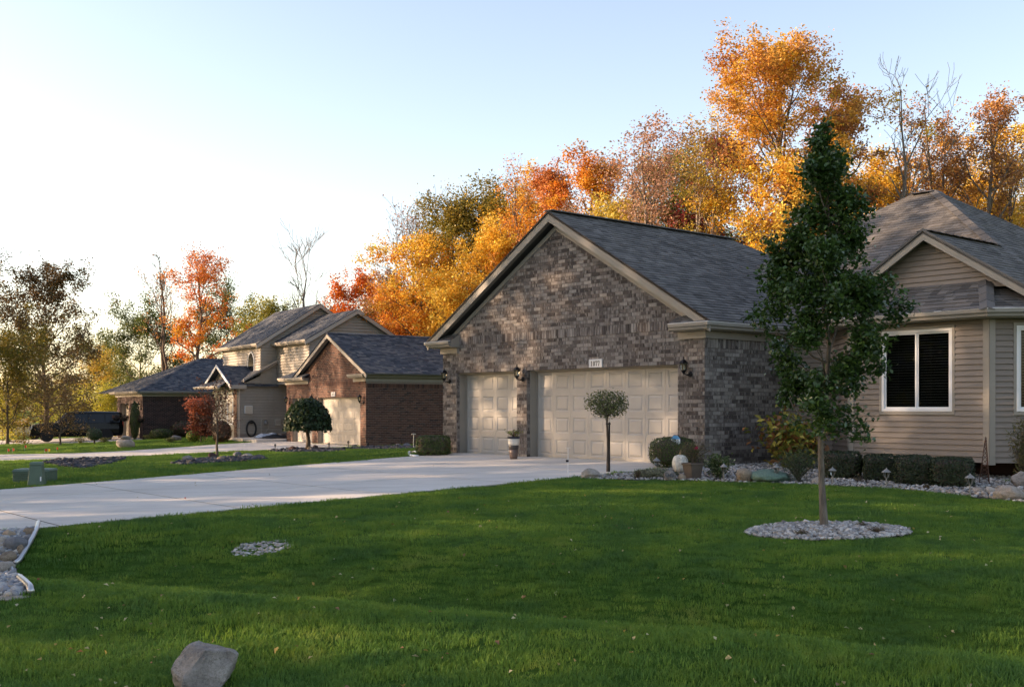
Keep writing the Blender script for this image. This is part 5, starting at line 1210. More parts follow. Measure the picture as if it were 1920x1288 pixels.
for i, (px, py, w, h, m_, sh, lb) in enumerate([(352, 866, 23, 13, 'rock', .4, 'dark grey boulder leftmost in the dark slate bed'), (398, 862, 17, 15, 'redrock', .3, 'brown boulder behind the thin young tree'), (415, 865, 17, 11, 'tanrock', .2, 'round tan boulder in the dark slate bed'), (446, 857, 18, 12, 'greyrock', .4, 'dark blue grey boulder behind the pale one'), (464, 860, 23, 12, 'palerock', .3, 'pale grey boulder rightmost in the dark slate bed'), (548, 846, 17, 11, 'redrock', .5, 'dark red boulder left of the umbrella tree'), (591, 842, 12, 9, 'redrock', .6, 'dark boulder right of the umbrella tree trunk'), (580.5, 845, 10, 9, 'tanrock', .3, 'brown stone at the umbrella tree foot'), (623, 843, 10, 5, 'redrock', .4, 'low dark stone near the path lights'), (665, 838, 11, 6, 'greyrock', .3, 'small grey boulder at the garage door corner'), (699, 837, 16, 9, 'palerock', .3, 'round pale pink boulder at the red brick wall'), (746, 837, 10, 6, 'greyrock', .3, 'grey stone in the middle of the red brick wall'), (762, 839, 16, 9, 'greyrock', .4, 'dark grey boulder near the clipped hedge'), (236, 840, 37, 20, 'palerock', .4, 'broad pale boulder near the cypress'), (330, 827, 24, 12, 'rock', .5, 'low grey boulder before the dark brick wall'), (525, 823, 12, 11, 'palerock', .5, 'pale stone on the patio beside the tarp')]):
    rock('boulder', lb, px, py, w, h, 90 + i, m_, sharp=sh, group=G_)
q_ = GP(236, 840); rock('boulder', 'dark flat stone resting on the broad pale boulder', 236, 840, 22, 7, 131, 'rock', sharp=.5, at=(q_.x, q_.y, q_.z + 17 * q_.y / F))

def shell_leaves(rng, fn, n, size, cols, name='leaves', droop=.2):
    pts, nr = fn(rng, n); nn = len(pts)
    t = rng.normal(0, 1, (nn, 3)); nrm = nr + rng.normal(0, .45, (nn, 3)); nrm /= np.linalg.norm(nrm, axis=1)[:, None]
    t -= nrm * (t * nrm).sum(1)[:, None]; t /= np.linalg.norm(t, axis=1)[:, None]; b = np.cross(nrm, t); s = (size * rng.uniform(.6, 1.3, nn))[:, None]
    v = np.empty((nn, 4, 3)); v[:, 0] = pts - t * s * .5; v[:, 2] = pts + t * s * .5; v[:, 1] = pts + b * s * .33 + nrm * s * .12; v[:, 3] = pts - b * s * .33 + nrm * s * .12
    k = np.arange(nn)[:, None] * 4; f = np.concatenate([k + np.array([[0, 1, 2]]), k + np.array([[0, 2, 3]])], 1).reshape(-1, 3)
    c = pick(rng, cols, nn) * np.exp(rng.normal(0, .22, (nn, 1))); return mesh_np(name, v.reshape(-1, 3), f, np.repeat(np.clip(c, 0, .85), 2, 0))
def clipped(name, label, base, wx, wy, hz, n, size, cols, seed, rz=0.0, power=4.0, mat='hedgeleaf', cat='shrub', group=None, lumps=.05, stems=True):
    """a clipped shrub: superellipsoid shell of leaves over a darker inner mass of twigs"""
    root = empty(name, base, rz, label, cat, group)
    def fn(rng, n):
        d = rng.normal(0, 1, (n, 3)); d /= np.linalg.norm(d, axis=1)[:, None]
        r = (np.abs(d) ** power).sum(1) ** (-1 / power)
        p = d * r[:, None]; lump = 1 + lumps * np.array([noise.noise(Vector(q * 3.2) + Vector((seed, 0, 0))) for q in p])
        p = p * lump[:, None] * (1 - np.abs(rng.normal(0, .05, n)) + .07 * (rng.random(n) < .12) * rng.random(n))[:, None]
        nr = np.sign(d) * np.abs(p) ** (power - 1); nr /= np.linalg.norm(nr, axis=1)[:, None] + 1e-9
        p = p * np.array((wx / 2, wy / 2, hz / 2)); p[:, 2] += hz / 2; return p, nr
    rng = np.random.default_rng(seed)
    obj('leaves', shell_leaves(rng, fn, n, size, cols), MAT[mat], root)
    mb = MB(); N_ = 10
    vs = []
    for i in range(7):
        for j in range(14):
            th = math.pi * i / 6; ph = 2 * math.pi * j / 14; d = np.array((math.sin(th) * math.cos(ph), math.sin(th) * math.sin(ph), math.cos(th))); r = (np.abs(d) ** power).sum() ** (-1 / power)
            p = d * r * .86; vs.append((p[0] * wx / 2, p[1] * wy / 2, p[2] * hz / 2 + hz / 2))
    fs = [(i * 14 + j, (i + 1) * 14 + j, (i + 1) * 14 + (j + 1) % 14, i * 14 + (j + 1) % 14) for i in range(6) for j in range(14)]
    mb.add(vs, fs); mb.build('twigs', MAT['bark'], root)
    return root
BOX = [((.045, .075, .016), 3), ((.065, .105, .022), 2), ((.03, .05, .014), 2), ((.12, .15, .03), .6)]
YEW = [((.022, .038, .014), 3), ((.032, .052, .018), 2), ((.016, .028, .012), 2)]
HG = 'clipped yew blocks under the bay window'
for i, (x0_, x1_, top, bot) in enumerate([(1548, 1628, 850, 902), (1630, 1694, 856, 907), (1688, 1766, 858, 914), (1756, 1842, 862, 918)]):
    b_ = GP((x0_ + x1_) / 2, bot - 2); k = b_.y / F
    clipped('hedge', ['dark yew block leftmost under the bay window, half hidden by the tree', 'dark yew block second from the lawn tree', 'dark yew block third from the lawn tree', 'dark yew block rightmost, beside the wire obelisk'][i], (b_.x, b_.y + .35, b_.z), (x1_ - x0_) * k * .92, .75, (bot - top) * k, 7000, .034, YEW, 140 + i, power=6.5, lumps=.09, rz=R1 * .35, group=HG, cat='hedge')
b_ = GP(811, 855); k = b_.y / F; clipped('hedge', 'green clipped boxwood block at the left corner of the garage', (b_.x, b_.y + .25, b_.z), 64 * k, .8, 38 * k, 6500, .034, BOX, 150, power=5, cat='hedge')
b_ = AB(5.28, -.62); clipped('shrub', 'rounded boxwood shrub behind the white pumpkin', (b_[0], b_[1], 0), .95, .8, .62, 7000, .03, BOX, 151, power=3.2)
b_ = GP(297, 824); k = b_.y / F; clipped('shrub', 'wide green shrub before the dark brick wall', (b_.x, b_.y + .5, b_.z), 42 * k, 1.0, 20 * k, 2500, .07, BOX, 152, power=2.6)
b_ = GP(177, 834); k = b_.y / F; clipped('topiary', 'small round dark green shrub beside the black car', (b_.x, b_.y, b_.z + 9 * k), 27 * k, .8, 22 * k, 2200, .06, [((.045, .08, .04), 1), ((.06, .1, .05), 1)], 153, power=2.2); MB().tube([(0, 0, -.4), (0, 0, .3)], .05, 8).build('stem', MAT['bark'], [o for o in COL.objects if o.name == 'topiary'][0])
b_ = GP(253, 824); k = b_.y / F; clipped('cypress', 'tall narrow cypress at the corner of the dark brick house', (b_.x, b_.y, b_.z), 19 * k, .6, 72 * k, 3800, .07, [((.07, .1, .03), 2), ((.1, .13, .035), 2), ((.04, .06, .02), 1)], 154, power=1.7, cat='tree')
b_ = GP(362, 828); k = b_.y / F; clipped('shrub', 'small lime green shrub under the red maple', (b_.x, b_.y, b_.z), 24 * k, .7, 21 * k, 1500, .08, [((.3, .36, .07), 2), ((.2, .27, .05), 1)], 155, power=2)
b_ = GP(416, 830); k = b_.y / F; clipped('shrub', 'rusty brown round shrub beside the red brick column', (b_.x, b_.y, b_.z), 34 * k, .9, 40 * k, 2600, .07, [((.13, .05, .025), 2), ((.09, .045, .025), 2), ((.1, .07, .03), 1)], 156, power=2.3, lumps=.12)
b_ = GP(335, 822); k = b_.y / F; clipped('shrub', 'dark olive and red shrub against the dark brick wall', (b_.x, b_.y + 1, b_.z), 46 * k, 1.1, 32 * k, 2200, .09, [((.06, .06, .02), 2), ((.12, .04, .03), 1)], 157, power=2, lumps=.25)
b_ = GP(1232, 897); k = b_.y / F; clipped('creeping_shrub', 'low grey green cushion plant at the driveway corner', (b_.x, b_.y + .2, b_.z - .03), 82 * k, .7, 19 * k, 5200, .03, [((.16, .17, .1), 2), ((.12, .13, .07), 2), ((.22, .21, .14), 1)], 158, power=2.2, lumps=.2)
b_ = GP(1442, 903); k = b_.y / F; o = rock('netted_mound', 'low mound covered with green netting', 1442, 903, 76, 24, 160, 'net', depth=.9, cat='mound')

# the dark green lawn tree
tree('pear_tree', 'young dark green tree on the lawn, standing in a ring of white stones', (TB.x, TB.y, TB.z), ZC + (HZ - 185) / F * TB.y - TB.z, .86, .23, 77, [((.032, .072, .017), 3), ((.046, .098, .023), 3), ((.075, .135, .03), 1.3)], 25000, leaf=.07, shape='pear', limbs=42, lev=3, sig=.06, bark='youngbark', tr=.044, mat='glossleaf', el=(6, 76), up=.09, kids=(3, 5), flat=.35, trunk_top=.95, limb_scale=.84, clump=.3)
# the little standard tree by the garage
q = GP(1139, 886); k = q.y / F
st = empty('standard_tree', (q.x, q.y, q.z), 0, 'small round-headed tree on a bare stem, tied to a stake before the garage door', 'tree')
def ballfn(c, r, lo=0.0):
    def fn(rng, n):
        d = rng.normal(0, 1, (n, 3)); d /= np.linalg.norm(d, axis=1)[:, None]
        l = np.array([1 + .35 * noise.noise(Vector(p * 2.4) + Vector((3.1, 2, 1))) for p in d])
        rr = rng.uniform(.25, 1.0, n) ** .5 * l; return d * rr[:, None] * np.array(r) + np.array(c), d
    return fn
polys = [([np.array((0, 0, -.1)), np.array((.01, 0, .5)), np.array((-.01, .01, 1.0)), np.array((0, 0, 1.12))], np.array([.03, .022, .02, .02]), 1)]; an_ = []
rg = np.random.default_rng(5)
for i in range(14):
    az = i * 2.4; e = rg.uniform(.3, 1.2); branch(rg, np.array((0, 0, 1.1)), np.array((math.cos(az) * math.cos(e), math.sin(az) * math.cos(e), math.sin(e))), rg.uniform(.3, .42), .01, 1, 2, polys, an_, kids=(3, 5))
obj('trunk', wood_mesh(polys), MAT['bark'], st)
obj('crown', shell_leaves(np.random.default_rng(8), ballfn((0, 0, 1.36), (.46, .46, .30)), 2300, .042, [((.12, .14, .05), 2), ((.08, .1, .035), 2), ((.2, .2, .09), 1)]), MAT['leaf'], st)
MB().tube([(.035, -.02, -.05), (.035, -.02, 1.0)], .018, 8).build('stake', MAT['black'], st); MB().lathe([(.05, 0), (.05, .03)], 10, (.015, 0, .95)).build('tie', MAT['rubber'], st)
# umbrella tree
q = GP(577, 845); k = q.y / F; um = empty('umbrella_tree', (q.x, q.y, q.z), 0, 'umbrella-shaped dark green weeping tree before the red brick garage', 'tree')
ht = (845 - 752) * k; rw = 43 * k; z0 = (845 - 811) * k
MB().tube([(0, 0, -.1), (.03, 0, .35), (.0, 0, .7), (-.05, 0, z0 + .2), (0, 0, ht * .8)], [.13, .085, .075, .07, .05], 10).build('trunk', MAT['bark'], um, smooth=True)
def umfn(rng, n):
    t = rng.uniform(0, 1, n) ** .7; az = rng.uniform(0, 6.283, n); r = rw * np.sin(t * 1.45) * rng.uniform(.9, 1.06, n); z = z0 + (ht - z0) * np.cos(t * 1.5) ** .75 + rng.normal(0, .05, n) - .1 * rng.random(n) * (t > .85)
    return np.stack([r * np.cos(az), r * np.sin(az), z], 1), np.stack([np.cos(az) * np.sin(t), np.sin(az) * np.sin(t), np.cos(t) * .8 + .1], 1)
obj('crown', shell_leaves(np.random.default_rng(12), umfn, 3600, .17, [((.03, .055, .02), 3), ((.045, .075, .028), 2), ((.02, .04, .018), 1)]), MAT['leaf'], um)
MB().lathe([(rw * .86, z0 + .08), (rw * .82, z0 + .35), (rw * .6, z0 + (ht - z0) * .62), (rw * .25, ht * .93), (.02, ht * .95)], 18).build('twigs', MAT['bark'], um)
# other small trees on the neighbouring lots
def small_tree(px, base, top, hw, pal, n, label, name='maple_tree', **kw):
    q = GP(px, base); k = q.y / F; return tree(name, label, (q.x, q.y, q.z), (base - top) * k, hw * k, kw.pop('cb', .25), int(px), pal, n, leaf=kw.pop('leaf', .1), sig=kw.pop('sig', .16), **kw)
small_tree(377, 829, 752, 14, [((.24, .07, .045), 3), ((.32, .12, .06), 2), ((.14, .05, .035), 2)], 6500, 'red Japanese maple between the dark house and the beige wing', cb=.18, el=(10, 60), pal_top=[((.45, .14, .07), 2), ((.36, .1, .05), 1)], leaf=.12)
small_tree(407, 858, 745, 26, [((.2, .09, .06), 1)], 500, 'thin nearly bare young tree in the dark slate bed', name='young_tree', cb=.35, lev=3, tr=.05, limbs=18, el=(25, 65))
small_tree(113, 836, 742, 50, [((.17, .105, .045), 3), ((.13, .085, .035), 2), ((.2, .15, .05), 1)], 3600, 'small brown-leaved tree in front of the black car', cb=.22, limbs=22, el=(5, 55), tr=.06, leaf=.12)
# plants of the house bed
def spray(name, label, px, py, w, h, n, size, cols, seed, cat='plant', upright=.5, group=None, mat='leaf', aspect=.35, at=None, stems=12):
    """a loose plant: leaves held on arching stems"""
    p = GP(px, py) if at is None else Vector(at); k = p.y / F; W, Hh = w * k / 2, h * k; rng = np.random.default_rng(seed)
    root = empty(name, (p.x, p.y, p.z), 0, label, cat, group); polys = []; A = []
    for i in range(stems):
        az = rng.uniform(0, 6.28); sp = rng.uniform(.15, 1); pts = [np.zeros(3)]
        for t in (.25, .5, .75, 1): pts.append(np.array((math.cos(az) * W * sp * t ** 1.2, math.sin(az) * W * sp * t ** 1.2 * .8, Hh * (1 - .35 * sp ** 2) * t ** (.8 if upright else .6)))); A += [pts[-1]] * (1 if t < .5 else 2)
        polys.append((pts, np.linspace(.008, .003, 5), 3))
    obj('stems', wood_mesh(polys), MAT['bark'], root)
    A = np.array(A); pts = A[rng.integers(0, len(A), n)] + rng.normal(0, 1, (n, 3)) * np.array((W * .2, W * .2, Hh * .13)); pts[:, 2] = np.maximum(pts[:, 2], .02)
    c = pick(rng, cols, n) * np.exp(rng.normal(0, .2, (n, 1)))
    obj('leaves', leaves_mesh('leaves', rng, pts, size, np.clip(c, 0, .85), .35, .25, aspect), MAT[mat], root); return root
spray('hydrangea', 'tall bush turning red and yellow at the dark brick corner', 0, 0, 150, 92, 950, .16, [((.2, .09, .035), 1.5), ((.32, .27, .05), 3), ((.17, .2, .035), 3), ((.3, .13, .05), 1)], 170, at=(*AB(7.05, .85), -.05), cat='bush', aspect=.5, stems=22)
spray('lavender', 'upright grey green lavender left of the lawn tree trunk', 1497, 905, 80, 56, 2200, .05, [((.075, .11, .05), 2), ((.11, .15, .08), 2), ((.05, .08, .035), 1)], 171, aspect=.18, stems=40)
spray('variegated_shrub', 'variegated cream and green shrub behind the second path light', 1347, 898, 58, 40, 1300, .05, [((.06, .1, .03), 3), ((.3, .32, .18), 1.2), ((.1, .15, .05), 2)], 172, aspect=.6, stems=20)
spray('allium_plant', 'round pale green seed head beside the brick corner', 1335, 893, 10, 20, 10, .03, [((.1, .14, .05), 1)], 173, stems=2)
q = GP(1335, 893); kk = q.y / F
obj('bloom', shell_leaves(np.random.default_rng(3), ballfn((0, 0, 23 * kk), (9 * kk, 9 * kk, 9 * kk)), 350, .035, [((.4, .43, .32), 2), ((.3, .36, .22), 1)]), MAT['leaf'], [o for o in COL.objects if o.name.startswith('allium_plant')][0])
for i, (px, py, w, h, lb) in enumerate([(1612, 907, 32, 14, 'small dry brown plant before the yew blocks'), (1738, 919, 14, 9, 'tiny dry reddish plant between the last two path lights'), (1196, 899, 18, 16, 'little reddish seedling at the driveway corner'), (1640, 1003, 40, 14, 'dry brown tuft at the right of the lawn tree ring'), (1500, 1008, 34, 12, 'dry brown tuft at the left of the lawn tree ring'), (1615, 991, 36, 10, 'dry tuft at the back of the lawn tree ring')]):
    spray('dry_plant', lb, px, py, w, h, 260, .035, [((.16, .1, .06), 2), ((.1, .075, .05), 2), ((.12, .13, .05), 1)], 180 + i, aspect=.2, stems=14, group='dry tufts among the stones')
spray('shrub', 'feathery green shrub cut by the right edge', 1918, 912, 50, 110, 900, .07, [((.14, .13, .04), 2), ((.1, .11, .035), 2), ((.2, .13, .05), 1)], 190, aspect=.25, stems=24)
spray('shrub', 'green shrub in the corner behind the lawn tree', 0, 0, 60, 60, 600, .08, [((.07, .12, .03), 2), ((.12, .17, .04), 1)], 191, at=(*AB(7.3, 1.2), -.05), aspect=.45, stems=14)
for i, (px, py, w, h) in enumerate([(278, 824, 22, 8), (150, 832, 30, 12), (195, 831, 26, 10), (320, 830, 30, 9)]):
    spray('ground_plant', ['tiny green tuft at the foot of the cypress', 'low dry plants before the black car', 'low yellow green plant right of the round shrub', 'low plants before the grey boulder'][i], px, py, w, h, 300, .09, [((.16, .18, .05), 2), ((.2, .16, .06), 1)], 200 + i, stems=14)

# ------------------------------------------------------------------ lamps, signs, pots
def house_pt(root, a, b, z): return root.matrix_basis @ Vector((a, b, z))
def lantern(loc, rz, label, group, s=1.0):
    """a black coach lantern on a curled arm; local -y points away from the wall"""
    o = empty('wall_lantern', loc, rz, label, 'wall lantern', group); o.scale = (s, s, s)
    MB().lathe([(.0, 0), (.055, .0), (.058, .012), (.035, .022), (.0, .03)], 14).build('back_plate', MAT['black'], o)
    bp = [c for c in o.children][0]; bp.rotation_euler = (math.radians(90), 0, 0); bp.location = (.05, 0, -.11)
    MB().tube([(.05, -.02, -.11), (.05, -.07, -.13), (.03, -.11, -.12), (0, -.13, -.09)], [.012, .011, .011, .012], 8).build('arm', MAT['black'], o, smooth=True)
    MB().lathe([(.0, -.135), (.012, -.13), (.008, -.115), (.02, -.10), (.05, -.055), (.056, -.045), (.056, -.035), (.0, -.035)], 6, (0, -.13, 0)).build('base', MAT['black'], o)
    MB().lathe([(.05, -.035), (.062, .085)], 6, (0, -.13, 0)).build('glass', MAT['lampglass'], o)
    m = MB()
    for k in range(6):
        t = math.pi * k / 3; m.tube([(.052 * math.cos(t), -.13 + .052 * math.sin(t), -.04), (.064 * math.cos(t), -.13 + .064 * math.sin(t), .088)], .005, 5)
    m.build('cage', MAT['black'], o)
    MB().lathe([(.085, .085), (.088, .095), (.05, .14), (.03, .155), (.014, .16), (.012, .175), (.018, .185), (.006, .21), (.002, .235)], 6, (0, -.13, 0)).build('roof', MAT['black'], o)
    MB().lathe([(.012, -.03), (.012, .03), (.017, .04), (.004, .075)], 8, (0, -.13, 0)).build('candle', MAT['bulb'], o)
    return o
for a, lb in ((5.17, 'black wall lantern on the right pier of the grey garage'), (-.20, 'black wall lantern between the two taupe garage doors'), (-3.2, 'black wall lantern on the left pier of the grey garage')):
    lantern(house_pt(house, a, -.014, 2.05), R1, lb, 'lanterns of the grey brick garage', 1.12)
for a, lb in ((-.28, 'black lantern right of the double almond garage door'), (-5.5, 'black lantern between the almond garage doors'), (-8.65, 'black lantern left of the single almond garage door')):
    lantern(house_pt(hn, a, -.012, 2.02), R2, lb, 'lanterns of the red brick garage', 1.25)
for a, lb in ((-.35, 'black lantern on the dark brick pier beside the cypress'), (-3.15, 'black lantern between the openings of the dark brick garage')):
    lantern(house_pt(h3, a, -.012, 2.0), R2, lb, 'lanterns of the dark brick garage', 1.25)
def glyph(mb, ch, x, z, w, h, fr, d0, d1):
    """bold serif figures cut from flat pieces"""
    def q(pts): 
        pl = [(x + u * w, z + t * h) for u, t in pts]; mb.prism(fr, pl if area(pl) > 0 else pl[::-1], d0, d1)
    if ch == '1': q([(.36, 0), (.68, 0), (.68, 1), (.36, 1)]); q([(.12, 0), (.92, 0), (.92, .05), (.12, .05)]); q([(.12, .80), (.36, .88), (.36, 1), (.3, .96)])
    if ch == '0':
        N_ = 18
        for i in range(N_):
            t0, t1 = 2 * math.pi * i / N_, 2 * math.pi * (i + 1) / N_
            q([(.5 + .48 * math.cos(t0), .5 + .5 * math.sin(t0)), (.5 + .48 * math.cos(t1), .5 + .5 * math.sin(t1)), (.5 + .17 * math.cos(t1), .5 + .44 * math.sin(t1)), (.5 + .17 * math.cos(t0), .5 + .44 * math.sin(t0))])
    if ch == '7': q([(.04, .84), (.96, .84), (.96, 1), (.04, 1)]); q([(.04, .7), (.14, .7), (.14, .84), (.04, .84)]); q([(.30, 0), (.58, 0), (.96, .84), (.74, .84)])
o = empty('house_number', house_pt(house, 2.215, -.014, 2.142), R1, 'pale stone plaque with house number above the double garage door', 'sign')
MB().box(0, .42, -.03, .0, 0, .188).build('plaque', MAT['signwhite'], o, bevel=.004)
fr_ = Fr((0, -.03, 0), (1, 0, 0), (0, 0, 1)); x_ = .062
for chh in '1077':
    mb = MB(); glyph(mb, chh, x_, .03, .068 if chh != '1' else .058, .115, fr_, .0, .003); mb.build('digit', MAT['ink'], o); x_ += .074
o = empty('house_number', house_pt(hn, -3.55, -.014, 2.17), R2, 'small white number plaque over the almond double door', 'sign')
MB().box(0, .42, -.03, .0, 0, .21).build('plaque', MAT['signwhite'], o, bevel=.004); x_ = .06
for chh in '107':
    mb = MB(); glyph(mb, chh, x_, .035, .085, .13, fr_, .0, .003); mb.build('digit', MAT['solar'], o); x_ += .105
# security yard sign
p = P(1267, 834, 22.3); o = empty('yard_sign', (p.x, p.y, -.02), R1 + .12, 'blue and white eight-sided security sign on a stake above the boxwood', 'sign')
zt = ZC + (HZ - 818) / F * 22.3 + .05; zc_ = zt - .12; c8 = lambda r, z: [(r * math.cos(math.pi / 8 + k * math.pi / 4), z + r * math.sin(math.pi / 8 + k * math.pi / 4)) for k in range(8)]
fo = Fr((0, 0, 0), (1, 0, 0), (0, 0, 1))
MB().prism(fo, c8(.128, zc_), -.025, .0).build('board', MAT['ink'], o)
oc = c8(.118, zc_); top_ = clip(oc, [(-1, zc_ + .035), (1, zc_ + .035), (1, 9), (-1, 9)]); bot_ = clip(oc, [(-1, -9), (1, -9), (1, zc_ + .035), (-1, zc_ + .035)])
MB().prism(fo, top_, .001, .004).build('blue_field', MAT['signblue'], o); MB().prism(fo, bot_, .001, .004).build('white_field', MAT['signpale'], o)
mb = MB()
def stroke(x0, z0, x1, z1, w=.009):
    d = Vector((x1 - x0, z1 - z0)); n = Vector((-d.y, d.x)).normalized() * w / 2; pl = [(x0 - n.x, z0 - n.y), (x1 - n.x, z1 - n.y), (x1 + n.x, z1 + n.y), (x0 + n.x, z0 + n.y)]; mb.prism(fo, pl if area(pl) > 0 else pl[::-1], .004, .007)
zz = zc_ - .045
for st_ in ([(-.068, 0, -.068, .045), (-.068, .04, -.045, .045)], [(-.03, 0, -.03, .045), (-.03, .056, -.03, .064)], [(-.012, 0, -.012, .045), (-.012, .041, .015, .041), (.018, 0, .018, .041)], [(.036, .002, .036, .045), (.036, .043, .064, .043), (.036, .004, .064, .004), (.066, -.022, .066, .045), (.036, -.022, .064, -.022)]):
    for a_, b_, c_, d_ in st_: stroke(a_, zz + b_, c_, zz + d_)
mb.build('lettering', MAT['signgrey'], o)
MB().box(-.012, .012, .026, .045, 0, zc_ - .06).build('stake', MAT['metal'], o)
# tall striped planter
q = GP(963, 862); k = q.y / F; o = empty('planter', (q.x, q.y, q.z + .02), 0, 'tall tapered planter banded cream, black and brown beside the garage pier', 'planter')
hp = 42 * k; rt, rb_ = 11.6 * k, 6.8 * k
def rr_(f): return rb_ + (rt - rb_) * f ** .85
for nm, f0, f1, mt in (('lower_band', 0, .42, 'potbrown'), ('black_band', .42, .62, 'potdark'), ('cream_band', .62, .91, 'potwhite'), ('rim', .91, 1.0, 'potrim')):
    pr = [(rr_(f0 + (f1 - f0) * t) + (.006 if nm == 'rim' else 0), hp * (f0 + (f1 - f0) * t)) for t in (0, .33, .66, 1)]
    if nm == 'rim': pr += [(rt - .02, hp), (rt - .03, hp - .05)]
    MB().lathe(pr, 24).build(nm, MAT[mt], o, smooth=nm != 'rim')
MB().lathe([(.0, hp - .051), (rt - .031, hp - .05)], 20).build('soil', MAT['soil'], o)
spray('potted_plant', 'low green succulent growing in the tall striped planter', 0, 0, 34, 16, 170, .06, [((.2, .24, .06), 2), ((.12, .16, .04), 2), ((.25, .12, .08), 1)], 210, at=(q.x, q.y, q.z + hp - .03), stems=12, aspect=.5)
# flared pot, pumpkin, stone owl
q = GP(1299, 899); k = q.y / F; o = empty('flower_pot', (q.x, q.y, q.z), .5, 'square flared brown pot in front of the white pumpkin', 'flower pot')
hp = 31 * k; m = MB()
for w0, w1, z0, z1 in ((10 * k, 14 * k, 0, hp * .88), (15.2 * k, 15.6 * k, hp * .88, hp)):
    m.add([(-w0, -w0, z0), (w0, -w0, z0), (w0, w0, z0), (-w0, w0, z0), (-w1, -w1, z1), (w1, -w1, z1), (w1, w1, z1), (-w1, w1, z1)], [(3, 2, 1, 0), (4, 5, 6, 7), (0, 1, 5, 4), (1, 2, 6, 5), (2, 3, 7, 6), (3, 0, 4, 7)])
m.build('pot', MAT['terracotta'], o, bevel=.006)
MB().box(-13 * k, 13 * k, -13 * k, 13 * k, hp, hp + .004).build('soil', MAT['soil'], o)
pf = spray('potted_flower', 'straggly brown and green flowers with one pink bloom in the square pot', 0, 0, 66, 36, 900, .035, [((.15, .13, .05), 2), ((.2, .13, .07), 2), ((.09, .11, .035), 2)], 211, at=(q.x, q.y, q.z + hp), stems=26, aspect=.3)
obj('bloom', shell_leaves(np.random.default_rng(4), ballfn((.05, -.05, .27), (.035, .035, .028)), 60, .03, [((.5, .05, .12), 1)]), MAT['leaf'], pf)
q = GP(1277, 890); k = q.y / F; o = empty('pumpkin', (q.x, q.y + .12, q.z + .02), 0, 'white pumpkin ornament with dark marks before the boxwood', 'pumpkin')
vs = []; nA, nB = 32, 14; W_, H_ = 14.5 * k, 37 * k
for i in range(nB + 1):
    th = math.pi * i / nB
    for j in range(nA):
        ph = 2 * math.pi * j / nA; rb2_ = (1 + .06 * math.cos(8 * ph)) * math.sin(th) ** .85; vs.append((W_ * rb2_ * math.cos(ph), W_ * rb2_ * math.sin(ph), H_ / 2 * (1 - math.cos(th) * (.97 if th < 2.6 else .9))))
fs = [(i * nA + j, i * nA + (j + 1) % nA, (i + 1) * nA + (j + 1) % nA, (i + 1) * nA + j) for i in range(nB) for j in range(nA)]
MB().add(vs, fs).build('shell', MAT['pumpkin'], o, smooth=True); MB().tube([(0, 0, H_ * .93), (0, 0, H_ * 1.03), (.02, 0, H_ * 1.2)], [.03, .02, .016], 7).build('stem', MAT['stem'], o)
q = GP(1256, 901); k = q.y / F; o = empty('stone_owl', (q.x, q.y, q.z - .01), -.2, 'round stone ornament with two ringed eyes at the lawn edge', 'ornament')
bp_ = MB().lathe([(.0, -.06), (10 * k, -.055), (11.5 * k, 0), (10 * k, .055), (0, .06)], 20).build('body', MAT['rock'], o, smooth=True); bp_.rotation_euler = (math.radians(80), 0, 0); bp_.location = (0, 0, 10 * k)
for s in (-1, 1):
    e_ = MB().lathe([(4.2 * k, 0), (4.2 * k, .014), (2.6 * k, .006), (2.4 * k, .02), (0, .024)], 16).build('eye', MAT['greyrock'], o); e_.rotation_euler = (math.radians(80), 0, 0); e_.location = (s * 4.4 * k, -.055, 11.5 * k)
# path lights
def path_light(px, py, top, label, group, mat='solar', wide=1.0):
    q = GP(px, py); k = q.y / F; hh = (py - top) * k; o = empty('path_light', (q.x, q.y, q.z - .01), random.uniform(0, 1), label, 'path light', group)
    MB().tube([(0, 0, -.05), (0, 0, hh * .52)], hh * .035, 8).build('post', MAT[mat], o)
    z0 = hh * .52; r = hh * .155 * wide
    MB().lathe([(hh * .05, z0), (r * .5, z0 + hh * .02), (r * .55, z0 + hh * .045)], 6).build('collar', MAT[mat], o)
    MB().lathe([(r * .5, z0 + hh * .045), (r * .95, z0 + hh * .27)], 6).build('glass', MAT['solarglass'], o)
    m = MB()
    for i in range(6):
        t = i * math.pi / 3; m.tube([(r * .53 * math.cos(t), r * .53 * math.sin(t), z0 + hh * .04), (r * .98 * math.cos(t), r * .98 * math.sin(t), z0 + hh * .28)], hh * .012, 4)
    m.build('cage', MAT[mat], o)
    MB().lathe([(r * 1.35, z0 + hh * .27), (r * 1.38, z0 + hh * .29), (r * .6, z0 + hh * .39), (r * .3, z0 + hh * .41), (r * .22, z0 + hh * .45), (r * .05, z0 + hh * .48)], 6).build('cap', MAT[mat], o)
    return o
for px, py, top, lb in ((1231, 892, 856, 'path light beside the cushion plant at the driveway corner'), (1357, 904, 867, 'path light before the variegated shrub'), (1456, 906, 868, 'path light beside the netted mound'), (1561, 911, 874, 'path light partly hidden behind the lawn tree trunk'), (1662, 917, 876, 'path light before the middle yew blocks'), (1819, 931, 886, 'rightmost path light before the last yew block')):
    path_light(px, py, top, lb, 'lantern path lights along the white stone bed')
for px, py, top, lb in ((516, 845, 831, 'small black stake light left of the umbrella tree'), (617, 846, 828, 'small black stake light right of the umbrella tree'), (653, 840, 825, 'small black stake light before the almond garage door'), (690, 843, 828, 'small black stake light at the red brick corner'), (746, 844, 832, 'small black stake light beside the dark slate bed'), (753, 838, 825, 'small black stake light at the middle of the red brick wall')):
    path_light(px, py, top, lb, 'small stake lights by the red brick garage', 'black', .8)
